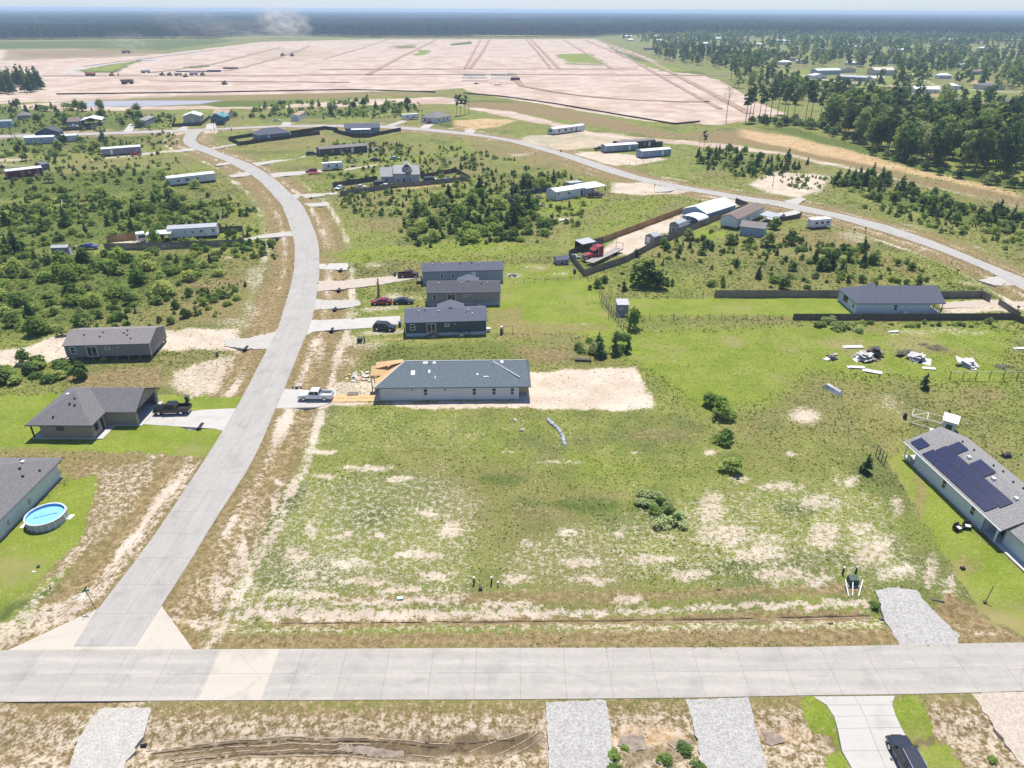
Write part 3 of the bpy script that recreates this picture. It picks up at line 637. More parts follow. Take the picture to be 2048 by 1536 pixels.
ribbon('side_road_surface', resample(Lf, 50), resample(Rf, 50), -.2, .098, M_ROAD2, side)
loop = empty('loop_road'); tag(loop, kind='structure')
ribbon('loop_road_surface', resample(LOOP_U, 120), resample(LOOP_D, 120), -.2, .09, M_ROAD2, loop)
# junction apron: pale concrete flares left and right of the side road
nA = lambda u: (lambda x: (x, interp(MAIN_N, 0, x) + .015))(G(u, 1300)[0])
E0, E1 = SIDE_L[0], SIDE_R[0]
plate([nA(18), nA(151), (E0[0]-.02, E0[1]-.02), (SIDE_L[1][0]-.02, SIDE_L[1][1])], -.2, .094, 'junction_slab', M_NEWSLAB, side)
plate([nA(262), nA(386), (SIDE_R[1][0]+.02, SIDE_R[1][1]), (E1[0]+.02, E1[1]-.02)], -.2, .094, 'junction_slab', M_NEWSLAB, side)
plate([nA(151.5), nA(261.5), (E1[0], E1[1]-.03), (E0[0], E0[1]-.03)], -.2, .09, 'junction_slab', M_NEWSLAB, side)

# raised haul tracks and berms across the graded land
M_BERM = mat('berm_soil', (.30, .205, .145), .95, var=.25, scale=.08)
for pts, w in TRACKS:
    Lp, Rp = [], []; pts = resample(pts, 14)
    for i, (x, y) in enumerate(pts):
        a, c = pts[max(i - 1, 0)], pts[min(i + 1, 13)]; d = math.hypot(c[0] - a[0], c[1] - a[1]); nx, ny = -(c[1] - a[1]) / d, (c[0] - a[0]) / d; h = w * .5
        Lp.append((x + nx * h, y + ny * h)); Rp.append((x - nx * h, y - ny * h))
    tag(ribbon('dirt_track', Lp, Rp, -.6, .38, M_BERM), kind='structure')
# ================================================================ plants
def leaf_mat(name, c0, c1, c2=None, trans=.35, rnd=.9, pos_scale=.5):
    m, nt, N, L = nodes_of(name)
    out = N.new('ShaderNodeOutputMaterial')
    oi = N.new('ShaderNodeObjectInfo'); geo = N.new('ShaderNodeNewGeometry'); tc = N.new('ShaderNodeTexCoord')
    nz = N.new('ShaderNodeTexNoise'); nz.inputs['Scale'].default_value = pos_scale; nz.inputs['Detail'].default_value = 4
    L.new(geo.outputs['Position'], nz.inputs['Vector'])
    ma = N.new('ShaderNodeMath'); ma.operation = 'MULTIPLY_ADD'; ma.inputs[1].default_value = rnd; L.new(oi.outputs['Random'], ma.inputs[0])
    mb = N.new('ShaderNodeMath'); mb.operation = 'SUBTRACT'; mb.inputs[1].default_value = rnd * .5; L.new(nz.outputs['Fac'], mb.inputs[0]); L.new(mb.outputs[0], ma.inputs[2])
    mr = N.new('ShaderNodeMapRange'); mr.inputs['From Min'].default_value = .2; mr.inputs['From Max'].default_value = .8
    L.new(ma.outputs[0], mr.inputs['Value'])
    cr = N.new('ShaderNodeValToRGB')
    cr.color_ramp.elements[0].color = c0 + (1,); cr.color_ramp.elements[1].color = c1 + (1,)
    if c2 is not None:
        e = cr.color_ramp.elements.new(.85); e.color = c1 + (1,); cr.color_ramp.elements[2].color = c2 + (1,)
    L.new(mr.outputs[0], cr.inputs[0])
    d = N.new('ShaderNodeBsdfDiffuse'); t = N.new('ShaderNodeBsdfTranslucent'); x = N.new('ShaderNodeMixShader'); x.inputs[0].default_value = trans
    L.new(cr.outputs[0], d.inputs[0])
    br = N.new('ShaderNodeMix'); br.data_type = 'RGBA'; br.blend_type = 'MULTIPLY'; br.inputs[0].default_value = 1; br.inputs[7].default_value = (1.25, 1.2, .7, 1)
    L.new(cr.outputs[0], br.inputs[6]); L.new(br.outputs[2], t.inputs[0])
    L.new(d.outputs[0], x.inputs[1]); L.new(t.outputs[0], x.inputs[2]); L.new(x.outputs[0], out.inputs[0])
    MATS[name] = m
    return m
M_WEED = leaf_mat('weed_leaf', (.155, .205, .042), (.28, .325, .08), (.37, .33, .15), .55, .8, .12)
M_LUSH = leaf_mat('lush_weed_leaf', (.10, .145, .036), (.21, .26, .07), None, .5, .8, .2)
M_STRAW = leaf_mat('dry_grass_blade', (.22, .175, .085), (.42, .34, .20), None, .4, .9, .3)
M_SHRUB = leaf_mat('shrub_leaf', (.135, .22, .06), (.32, .42, .115), (.40, .46, .16), .555, 1.0, .35)
M_PINE = leaf_mat('pine_needle', (.062, .115, .052), (.14, .21, .09), None, .45, .8, .3)
M_TREE = leaf_mat('broad_leaf', (.088, .15, .05), (.21, .295, .095), (.28, .33, .13), .5, 1.0, .15)
M_GREY = leaf_mat('grey_leaf', (.19, .25, .085), (.37, .43, .19), None, .3, .8, .4)
M_FORE = leaf_mat('forest_leaf', (.016, .036, .018), (.052, .086, .034), None, .15, 1.0, .02)
M_BARK = mat('bark', (.17, .135, .105), .95, var=.3, scale=3, bump=.4)
M_DEADW = mat('dead_wood', (.27, .235, .20), .95, var=.25, scale=3)

rng = np.random.default_rng(11)
def leaf_cloud(n, blobs, size, up=.35, seed=0):
    """n leaf clumps (bent quads) over the surfaces and insides of the blobs (x y z rx ry rz)"""
    r = np.random.default_rng(seed)
    blobs = np.array(blobs, float)
    vol = (blobs[:, 3] * blobs[:, 4] * blobs[:, 5]) ** (2 / 3); vol /= vol.sum()
    k = r.choice(len(blobs), n, p=vol)
    d = r.normal(size=(n, 3)); d /= np.linalg.norm(d, axis=1)[:, None]
    d[:, 2] = np.where(d[:, 2] < -.35, -d[:, 2], d[:, 2])
    rad = r.uniform(.45, 1.0, n) ** .5
    c = blobs[k, :3] + d * blobs[k, 3:6] * rad[:, None]
    nrm = d + r.normal(size=(n, 3)) * .55; nrm[:, 2] += up
    nrm /= np.linalg.norm(nrm, axis=1)[:, None]
    a = np.cross(nrm, r.normal(size=(n, 3))); a /= np.linalg.norm(a, axis=1)[:, None]
    b = np.cross(nrm, a)
    s = size * r.uniform(.6, 1.3, n)[:, None]
    w = s * r.uniform(.5, .9, n)[:, None]
    v = np.stack([c - a * s, c - b * w - nrm * s * .15, c + a * s, c + b * w - nrm * s * .15], 1)
    v[:, :, 2] = np.maximum(v[:, :, 2], .02)
    return v.reshape(-1, 3)
def quads_mesh(name, v, m):
    me = bpy.data.meshes.new(name); n = len(v) // 4
    me.vertices.add(len(v)); me.vertices.foreach_set('co', v.ravel())
    me.loops.add(len(v)); me.loops.foreach_set('vertex_index', np.arange(len(v)))
    me.polygons.add(n); me.polygons.foreach_set('loop_start', np.arange(0, len(v), 4)); me.polygons.foreach_set('loop_total', np.full(n, 4))
    me.update(calc_edges=True); me.materials.append(m)
    return me
def shrub_mesh(name, w, h, n, size, m, seed, lobes=5):
    r = np.random.default_rng(seed); bl = []
    for i in range(lobes):
        a = r.uniform(0, 6.28); q = r.uniform(.1, .55) * w / 2; hh = h * r.uniform(.45, 1.0)
        bl.append((q * math.cos(a), q * math.sin(a), hh * .52, w * r.uniform(.22, .36), w * r.uniform(.22, .36), hh * .5))
    return quads_mesh(name, leaf_cloud(n, bl, size, 1.0, seed), m)
def cone_mesh(name, w, h, n, size, m, seed):
    r = np.random.default_rng(seed); bl = []
    k = 7
    for i in range(k):
        t = i / (k - 1); rr = w / 2 * (1 - t) ** .8 * r.uniform(.7, 1.1) + .1
        for j in range(3):
            a = r.uniform(0, 6.28)
            bl.append((math.cos(a) * rr * .5, math.sin(a) * rr * .5, h * (.12 + .82 * t), rr * .6, rr * .6, h * .09))
    return quads_mesh(name, leaf_cloud(n, bl, size, .7, seed), m)

# ---------------------------------------------------------------- low weeds and grass over the open ground
def tuft_mesh(name, n, rad, h, m, seed, wid=.05, lean=.8):
    r = np.random.default_rng(seed); V = []
    for i in range(n):
        a = r.uniform(0, 6.28); q = rad * r.uniform(0, .5); p = np.array([q * math.cos(a), q * math.sin(a), 0])
        dr = np.array([math.cos(a + r.normal() * .5), math.sin(a + r.normal() * .5), 0]); sd = np.array([-dr[1], dr[0], 0])
        L_ = h * r.uniform(.6, 1.1); o = lean * L_ * r.uniform(.3, 1)
        w = wid * r.uniform(.7, 1.4)
        V += [p - sd * w * .6, p + sd * w * .6, p + dr * o * .6 + sd * w + np.array([0, 0, L_ * .8]), p + dr * o - sd * w * .3 + np.array([0, 0, L_])]
    return quads_mesh(name, np.array(V), m)
TUFTS = bpy.data.collections.new('tuft_kinds')       # kinds only: what stands in the scene are the instances
for i, (me) in enumerate([
    shrub_mesh('weed_a', .9, .22, 26, .11, M_WEED, 1, 4), shrub_mesh('weed_b', .7, .32, 24, .10, M_WEED, 2, 3), shrub_mesh('weed_c', 1.1, .20, 28, .12, M_WEED, 3, 5),
    shrub_mesh('lush_a', .8, .26, 26, .11, M_LUSH, 4, 4), shrub_mesh('lush_b', 1.0, .36, 30, .12, M_LUSH, 5, 4),
    tuft_mesh('straw_a', 12, .30, .32, M_STRAW, 6, .05), tuft_mesh('straw_b', 14, .4, .22, M_STRAW, 7, .06, 1.4)]):
    TUFTS.objects.link(bpy.data.objects.new('tuft_%02d' % i, me))

def gn_scatter(name, pts, scl, kind, coll, tilt=.25):
    me = bpy.data.meshes.new(name); me.vertices.add(len(pts)); me.vertices.foreach_set('co', np.asarray(pts, np.float32).ravel()); me.update()
    at = me.attributes.new('size', 'FLOAT', 'POINT'); at.data.foreach_set('value', np.asarray(scl, np.float32))
    at = me.attributes.new('variety', 'INT', 'POINT'); at.data.foreach_set('value', np.asarray(kind, np.int32))
    o = bpy.data.objects.new(name, me); link(o)
    ng = bpy.data.node_groups.new(name, 'GeometryNodeTree')
    ng.interface.new_socket('Geometry', in_out='INPUT', socket_type='NodeSocketGeometry'); ng.interface.new_socket('Geometry', in_out='OUTPUT', socket_type='NodeSocketGeometry')
    N, L = ng.nodes, ng.links
    gi, go = N.new('NodeGroupInput'), N.new('NodeGroupOutput')
    ci = N.new('GeometryNodeCollectionInfo'); ci.inputs['Collection'].default_value = coll
    ci.inputs['Separate Children'].default_value = True; ci.inputs['Reset Children'].default_value = True
    ip = N.new('GeometryNodeInstanceOnPoints'); ip.inputs['Pick Instance'].default_value = True
    a1 = N.new('GeometryNodeInputNamedAttribute'); a1.data_type = 'FLOAT'; a1.inputs['Name'].default_value = 'size'
    a2 = N.new('GeometryNodeInputNamedAttribute'); a2.data_type = 'INT'; a2.inputs['Name'].default_value = 'variety'
    rv = N.new('FunctionNodeRandomValue'); rv.data_type = 'FLOAT_VECTOR'
    rv.inputs['Min'].default_value = (-tilt, -tilt, 0); rv.inputs['Max'].default_value = (tilt, tilt, 6.283)
    L.new(gi.outputs[0], ip.inputs['Points']); L.new(ci.outputs[0], ip.inputs['Instance'])
    L.new(a2.outputs[0], ip.inputs['Instance Index']); L.new(a1.outputs[0], ip.inputs['Scale']); L.new(rv.outputs[0], ip.inputs['Rotation'])
    L.new(ip.outputs[0], go.inputs[0])
    md = o.modifiers.new('scatter', 'NODES'); md.node_group = ng
    return tag(o, kind='stuff')

# places where nothing grows: roads, drives and buildings (filled in by the builders below)
KEEP_OUT = [P_MAIN, P_SIDE, P_LOOP, POND, [nA(18), nA(386), SIDE_R[1], SIDE_L[1]]]
def free(x, y, pad=.2):
    ok = np.ones(x.shape, bool)
    for p in KEEP_OUT:
        xs_ = [q[0] for q in p]; ys_ = [q[1] for q in p]
        sel = ok & (x > min(xs_) - pad) & (x < max(xs_) + pad) & (y > min(ys_) - pad) & (y < max(ys_) + pad)
        if sel.any():
            ii = np.where(sel)[0]; ok[ii] = sdist(x[ii], y[ii], p) < -pad
    return ok
def scatter_low():
    # even sampling of the view fan, thinning with distance
    P_ = []
    for y0, y1, dens in ((38, 62, 10), (62, 90, 9), (90, 130, 6), (130, 190, 2.8), (190, 300, .8), (300, 450, .2)):
        A = .5 * (y1 + y0) * (y1 - y0) * 1.72
        n = int(A * dens)
        yq = np.sqrt(rng.uniform(y0 ** 2, y1 ** 2, n)); xq = rng.uniform(-.86, .86, n) * yq
        P_.append((xq, yq))
    x = np.concatenate([p[0] for p in P_]); y = np.concatenate([p[1] for p in P_])
    W = cover(x, y)
    sand, dry, lush, lawn, pale, mud, soil, tan = W
    u = rng.uniform(size=x.shape)
    grow = np.clip(1 - .86 * np.clip(sand * 1.25, 0, 1) - .55 * mud - .9 * soil - .55 * tan - .9 * pale - .93 * np.clip(lawn * 1.2, 0, 1) * (lawn > .62) - .25 * dry, .02, 1)
    grow = grow * (.55 + .9 * fbm(x * .25, y * .25, 201, 3))
    ok = (u < grow) & free(x, y, -.15)
    x, y = x[ok], y[ok]; W = W[:, ok]
    n = len(x); u = rng.uniform(size=n)
    fl = fbm(x * .12, y * .12, 300, 3)
    pl = np.clip(W[2] * .9 + (fl - .55) * 2.2, 0, .95); pd = np.clip(W[1] * .8 + W[0] * .35 + (.42 - fl) * 1.3, 0, .92)
    kind = np.where(u < pd, 5 + (rng.uniform(size=n) < .5), np.where(u < pd + (1 - pd) * pl, 3 + (rng.uniform(size=n) < .5), rng.integers(0, 3, n)))
    d = np.hypot(x, y)
    s = (.26 + .40 * rng.uniform(size=n) ** 2.5) * np.clip(d / 120, .75, 2.0) * np.where(W[0] + W[1] > .5, .7, 1) * np.where(W[3] > .5, .6, 1)
    return gn_scatter('grass', np.stack([x, y, relief(x, y) - .02], -1), s, kind, TUFTS)
# ================================================================ buildings
def striped(name, col, axis=2, pitch=.2, rough=.7, depth=.02, var=.08, metal=0.0, dark=.8, scale=1.2, spec=.3):
    """boards, corrugation or shingle courses: relief lines every <pitch> metres along an object axis"""
    if name in MATS: return MATS[name]
    m, nt, N, L = nodes_of(name)
    out = N.new('ShaderNodeOutputMaterial'); b = N.new('ShaderNodeBsdfPrincipled')
    b.inputs['Roughness'].default_value = rough; b.inputs['Metallic'].default_value = metal; b.inputs['Specular IOR Level'].default_value = spec
    tc = N.new('ShaderNodeTexCoord'); sp = N.new('ShaderNodeSeparateXYZ'); L.new(tc.outputs['Object'], sp.inputs[0])
    dv = N.new('ShaderNodeMath'); dv.operation = 'DIVIDE'; dv.inputs[1].default_value = pitch; L.new(sp.outputs[axis], dv.inputs[0])
    fr = N.new('ShaderNodeMath'); fr.operation = 'FRACT'; L.new(dv.outputs[0], fr.inputs[0])
    nz = N.new('ShaderNodeTexNoise'); nz.inputs['Scale'].default_value = scale; nz.inputs['Detail'].default_value = 6; nz.inputs['Roughness'].default_value = .7; L.new(tc.outputs['Object'], nz.inputs['Vector'])
    mr = N.new('ShaderNodeMapRange'); mr.inputs['From Min'].default_value = .3; mr.inputs['From Max'].default_value = .7; mr.inputs['To Min'].default_value = 1 - var; mr.inputs['To Max'].default_value = 1 + var; L.new(nz.outputs['Fac'], mr.inputs['Value'])
    ln = N.new('ShaderNodeMapRange'); ln.inputs['From Min'].default_value = 0; ln.inputs['From Max'].default_value = .14; ln.inputs['To Min'].default_value = dark; ln.inputs['To Max'].default_value = 1; L.new(fr.outputs[0], ln.inputs['Value'])
    mu = N.new('ShaderNodeMath'); mu.operation = 'MULTIPLY'; L.new(mr.outputs[0], mu.inputs[0]); L.new(ln.outputs[0], mu.inputs[1])
    vm = N.new('ShaderNodeVectorMath'); vm.operation = 'SCALE'; vm.inputs[0].default_value = col; L.new(mu.outputs[0], vm.inputs['Scale']); L.new(vm.outputs[0], b.inputs['Base Color'])
    bp = N.new('ShaderNodeBump'); bp.inputs['Strength'].default_value = .6; bp.inputs['Distance'].default_value = depth; L.new(fr.outputs[0], bp.inputs['Height']); L.new(bp.outputs[0], b.inputs['Normal'])
    L.new(b.outputs[0], out.inputs[0]); MATS[name] = m
    return m
def shingle(name, col, var=.28):
    m = mat(name, col, .95, var=var, scale=5.5, bump=.5, bscale=9, spec=.15)
    return m
def siding(name, col): return striped(name, col, 2, .19, .65, .015, .07, dark=.78)
SH_GREY = shingle('grey_shingle', (.155, .150, .152)); SH_DARK = shingle('charcoal_shingle', (.085, .087, .098)); SH_TEAL = shingle('slate_green_shingle', (.125, .155, .172), .3)
SH_LITE = shingle('light_grey_shingle', (.24, .232, .228)); SH_BROWN = shingle('brown_shingle', (.20, .155, .135)); SH_BLUE = shingle('blue_grey_shingle', (.105, .112, .145)); SH_TAUPE = shingle('taupe_shingle', (.205, .190, .185))
M_WHITE = mat('white_trim', (.72, .72, .70), .55, var=.05); M_GLASS = mat('window_glass', (.025, .032, .038), .08, spec=.6, var=.2, scale=.8)
M_TRIMD = mat('dark_trim', (.06, .05, .045), .6); M_PLY = mat('plywood', (.50, .335, .165), .85, var=.12, scale=2); M_LUMBER = mat('raw_lumber', (.52, .40, .25), .85, var=.15, scale=3)
M_FENCEG = mat('weathered_wood', (.20, .175, .15), .9, var=.25, scale=4, rnd=.18); M_FENCEB = mat('cedar_wood', (.35, .20, .10), .85, var=.2, scale=4, rnd=.18); M_DARKWOOD = mat('dark_wood', (.11, .095, .08), .9, var=.25, scale=4, rnd=.15)
M_METAL = mat('galvanised_metal', (.45, .46, .47), .45, .5, var=.1); M_BLACK = mat('black_plastic', (.018, .018, .02), .5, var=.2); M_CONC = mat('slab_concrete', (.47, .455, .425), .9, var=.1, scale=2)
M_DGREEN = mat('utility_green', (.045, .085, .06), .55, var=.12); M_BLUEBIN = mat('bin_blue', (.03, .07, .17), .5); M_RUBBER = mat('tyre_rubber', (.014, .014, .014), .85, var=.2)
ROOF_WHITE = striped('white_metal_roof', (.70, .715, .72), 0, .6, .4, .03, .05, 0, .88, .5, .5); ROOF_WHITEY = striped('white_rib_roof', (.70, .715, .72), 1, .6, .4, .03, .05, 0, .88, .5, .5)
ROOF_GREYM = striped('grey_metal_roof', (.36, .37, .385), 0, .6, .45, .03, .08, 0, .85, .5, .5)
M_PIER = mat('pier_block', (.16, .155, .15), .95); SKIRT = mat('skirting_panel', (.40, .43, .46), .6, var=.06)

def pt(pl, s, o, z):
    ox, oy, dx, dy = pl
    return (ox + dx * s + dy * o, oy + dy * s - dx * o, z)
def pbox(mb, pl, s0, s1, o0, o1, z0, z1):
    q = lambda z: [pt(pl, s0, o1, z), pt(pl, s1, o1, z), pt(pl, s1, o0, z), pt(pl, s0, o0, z)]
    return mb.hexa(q(z0), q(z1))
def opening(root, pl, s, z, w, h, kind='w', trim=None, rich=True):
    """a window, glazed door, plain door or vent on the wall plane (ox, oy, dx, dy)"""
    trim = trim or M_WHITE; t = .10
    if kind == 'd':
        mb = MB(); pbox(mb, pl, s, s + w, -.02, .05, z, z + h)
        mb.mat(1); pbox(mb, pl, s - .09, s, -.02, .07, z, z + h + .09); pbox(mb, pl, s + w, s + w + .09, -.02, .07, z, z + h + .09); pbox(mb, pl, s, s + w, -.02, .07, z + h, z + h + .09)
        d = mb.build('door', [trim, M_WHITE], root)
        if rich: pbox(MB(), pl, s + w * .84, s + w * .92, .05, .10, z + h * .46, z + h * .5).build('handle', M_BLACK, d)
        return d
    if kind == 'g':
        mb = MB(); pbox(mb, pl, s, s + w, -.02, .03, z, z + h)
        for i in range(1, 4): pbox(mb, pl, s + .05, s + w - .05, .03, .05, z + h * i / 4 - .12, z + h * i / 4 - .03)
        return mb.build('garage_door', trim, root)
    if kind == 'v':
        mb = MB(); pbox(mb, pl, s, s + w, -.02, .05, z, z + h); return mb.build('wall_vent', trim, root)
    mb = MB()
    pbox(mb, pl, s, s + t, -.02, .06, z, z + h); pbox(mb, pl, s + w - t, s + w, -.02, .06, z, z + h)
    pbox(mb, pl, s + t, s + w - t, -.02, .06, z, z + t); pbox(mb, pl, s + t, s + w - t, -.02, .06, z + h - t, z + h)
    if kind == 'w':
        pbox(mb, pl, s + t, s + w - t, -.02, .055, z + h / 2 - .035, z + h / 2 + .035); ps = [(s + t, s + w - t, z + t, z + h / 2 - .035), (s + t, s + w - t, z + h / 2 + .035, z + h - t)]
    else:
        pbox(mb, pl, s + w / 2 - .04, s + w / 2 + .04, -.02, .055, z + t, z + h - t); ps = [(s + t, s + w / 2 - .04, z + t, z + h - t), (s + w / 2 + .04, s + w - t, z + t, z + h - t)]
    wn_ = mb.build('glazed_door' if kind == 'p' else 'window', trim, root)
    for a, c, e, f in ps: pbox(MB(), pl, a, c, -.02, .025, e, f).build('pane', M_GLASS, wn_)
    return wn_
def planes(W, D): return {'f': (0, 0, 1, 0), 'r': (W, 0, 0, 1), 'b': (W, D, -1, 0), 'l': (0, D, 0, -1)}
def gable_roof(W, D, z, rise, over, axis, th=.14, x0=0.0, y0=0.0, over_end=None):
    """list of roof plates for a gable roof; axis 'x' = ridge along the front"""
    oe = over if over_end is None else over_end
    if axis == 'x':
        k = rise / (D / 2); e = z - over * k
        a, c = x0 - oe, x0 + W + oe
        return [[(a, y0 - over, e), (c, y0 - over, e), (c, y0 + D / 2, z + rise), (a, y0 + D / 2, z + rise)], [(a, y0 + D / 2, z + rise), (c, y0 + D / 2, z + rise), (c, y0 + D + over, e), (a, y0 + D + over, e)]]
    k = rise / (W / 2); e = z - over * k
    a, c = y0 - oe, y0 + D + oe
    return [[(x0 - over, a, e), (x0 + W / 2, a, z + rise), (x0 + W / 2, c, z + rise), (x0 - over, c, e)], [(x0 + W / 2, a, z + rise), (x0 + W + over, a, e), (x0 + W + over, c, e), (x0 + W / 2, c, z + rise)]]
def hip_roof(W, D, z, rise, over, x0=0.0, y0=0.0):
    a, c, e, f = x0 - over, x0 + W + over, y0 - over, y0 + D + over
    zz = z - over * rise / (min(W, D) / 2)
    if W >= D:
        r0, r1 = (a + (D / 2 + over), (e + f) / 2, z + rise), (c - (D / 2 + over), (e + f) / 2, z + rise)
        return [[(a, e, zz), (c, e, zz), r1, r0], [(c, e, zz), (c, f, zz), r1], [(c, f, zz), (a, f, zz), r0, r1], [(a, f, zz), (a, e, zz), r0]]
    r0, r1 = ((a + c) / 2, e + (W / 2 + over), z + rise), ((a + c) / 2, f - (W / 2 + over), z + rise)
    return [[(a, e, zz), (c, e, zz), r0], [(c, e, zz), (c, f, zz), r1, r0], [(c, f, zz), (a, f, zz), r1], [(a, f, zz), (a, e, zz), r0, r1]]
def roof_obj(root, plates, m, th=.14, name='roof', lift=.0):
    mb = MB()
    for p in plates: mb.slab([(x, y, z + th + lift) for x, y, z in p], th)
    return mb.build(name, m, root)
def roof_z(plates, x, y):
    """height of the roof plates over a point"""
    best = None
    for p in plates:
        a, b, c = Vector(p[0]), Vector(p[1]), Vector(p[2])
        n = (b - a).cross(c - a)
        if abs(n.z) < 1e-6: continue
        xs_ = [q[0] for q in p]; ys_ = [q[1] for q in p]
        if min(xs_) - .01 <= x <= max(xs_) + .01 and min(ys_) - .01 <= y <= max(ys_) + .01:
            zz = a.z - (n.x * (x - a.x) + n.y * (y - a.y)) / n.z
            best = zz if best is None else min(best, zz)
    return best
def place(p0, p1):
    a, c = G(*p0), G(*p1)
    return a, math.atan2(c[1] - a[1], c[0] - a[0]), math.hypot(c[0] - a[0], c[1] - a[1])
def footprint(loc, rz, W, D, pad=.25):
    c, s = math.cos(rz), math.sin(rz)
    KEEP_OUT.append([(loc[0] + c * x - s * y, loc[1] + s * x + c * y) for x, y in ((-pad, -pad), (W + pad, -pad), (W + pad, D + pad), (-pad, D + pad))])
def house(name, label, cat, p0, p1, D, h=2.5, base=0.0, kind='slab', roof='gx', rise=1.0, over=.3, wall=None, rm=None, ops=(), group=None, vents=(), W=None, rz=None, trim=None, corner=True, z=0.0, th=.14, piers_m=None, loc=None):
    if loc is None: loc, a, w = place(p0, p1)
    else: a, w = rz, W
    rz = a if rz is None else rz; W = W or w
    root = empty(name, (loc[0], loc[1], z), rz, label, cat, group)
    footprint(loc, rz, W, D)
    # what it stands on
    if kind == 'slab': MB().box(-.08, W + .08, -.08, D + .08, -.6, max(base, .12)).build('foundation_slab', M_CONC, root); base = max(base, .12)
    elif kind == 'skirt': MB().box(.02, W - .02, .02, D - .02, -.4, base).build('skirting', piers_m or SKIRT, root)
    elif kind == 'piers':
        n = max(3, int(W / 2.2))
        for i in range(n + 1):
            for yy_ in (.35, D - .35):
                xx = .3 + (W - .6) * i / n
                MB().box(xx - .15, xx + .15, yy_ - .15, yy_ + .15, -.3, base).build('pier', M_PIER, root)
    wz = base + h
    mb = MB().box(0, W, 0, D, base, wz)
    if roof == 'gx': plates = gable_roof(W, D, wz, rise, over, 'x')
    elif roof == 'gy': plates = gable_roof(W, D, wz, rise, over, 'y')
    elif roof == 'hip': plates = hip_roof(W, D, wz, rise, over)
    elif roof == 'shed': plates = [[(-over, -over, wz), (W + over, -over, wz), (W + over, D + over, wz + rise), (-over, D + over, wz + rise)]]
    elif roof == 'shedf': plates = [[(-over, -over, wz + rise), (W + over, -over, wz + rise), (W + over, D + over, wz), (-over, D + over, wz)]]
    else: plates = [[(-over, -over, wz), (W + over, -over, wz), (W + over, D + over, wz), (-over, D + over, wz)]]
    if roof == 'gx':
        for x_ in (0, W - .1): mb.hexa([(x_, .02, wz), (x_ + .1, .02, wz), (x_ + .1, D - .02, wz), (x_, D - .02, wz)], [(x_, D / 2 - .02, wz + rise - .02), (x_ + .1, D / 2 - .02, wz + rise - .02), (x_ + .1, D / 2 + .02, wz + rise - .02), (x_, D / 2 + .02, wz + rise - .02)])
    if roof == 'gy':
        for y_ in (0, D - .1): mb.hexa([(.02, y_, wz), (W - .02, y_, wz), (W - .02, y_ + .1, wz), (.02, y_ + .1, wz)], [(W / 2 - .02, y_, wz + rise - .02), (W / 2 + .02, y_, wz + rise - .02), (W / 2 + .02, y_ + .1, wz + rise - .02), (W / 2 - .02, y_ + .1, wz + rise - .02)])
    if roof == 'shed': mb.hexa([(0, .2, wz), (W, .2, wz), (W, D, wz), (0, D, wz)], [(0, .21, wz + .01), (W, .21, wz + .01), (W, D, wz + rise * .97), (0, D, wz + rise * .97)])
    if roof == 'shedf': mb.hexa([(0, 0, wz), (W, 0, wz), (W, D - .2, wz), (0, D - .2, wz)], [(0, 0, wz + rise * .97), (W, 0, wz + rise * .97), (W, D - .21, wz + .01), (0, D - .21, wz + .01)])
    mb.build('wall', wall, root)
    if corner:
        for x_, y_ in ((-.03, -.03), (W - .07, -.03), (-.03, D - .07), (W - .07, D - .07)): MB().box(x_, x_ + .1, y_, y_ + .1, base, wz - .02).build('corner_trim', trim or M_WHITE, root)
    rf = roof_obj(root, plates, rm, th)
    P_ = planes(W, D)
    for face, s, sz, ww, hh, k in ops:
        opening(root, P_[face], s, base + sz, ww, hh, k, trim)
    for vx, vy, vs, vh, vm in vents:
        zz = roof_z(plates, vx, vy)
        if zz is None: continue
        MB().box(vx - vs / 2, vx + vs / 2, vy - vs / 2, vy + vs / 2, zz, zz + vh + .14).build('roof_vent', vm, rf)
    root['w'] = W
    return root, plates, W, wz
def gut(root, pts, r=.05, m=None, name='gutter'):
    mb = MB()
    for a, c in zip(pts[:-1], pts[1:]): mb.tube(a, c, r, n=5)
    return mb.build(name, m or M_WHITE, root)
S = siding
# ---------------------------------------------------------------- the near houses
V_ = lambda x, y, m=None: (x, y, .32, .12, m or M_BLACK)
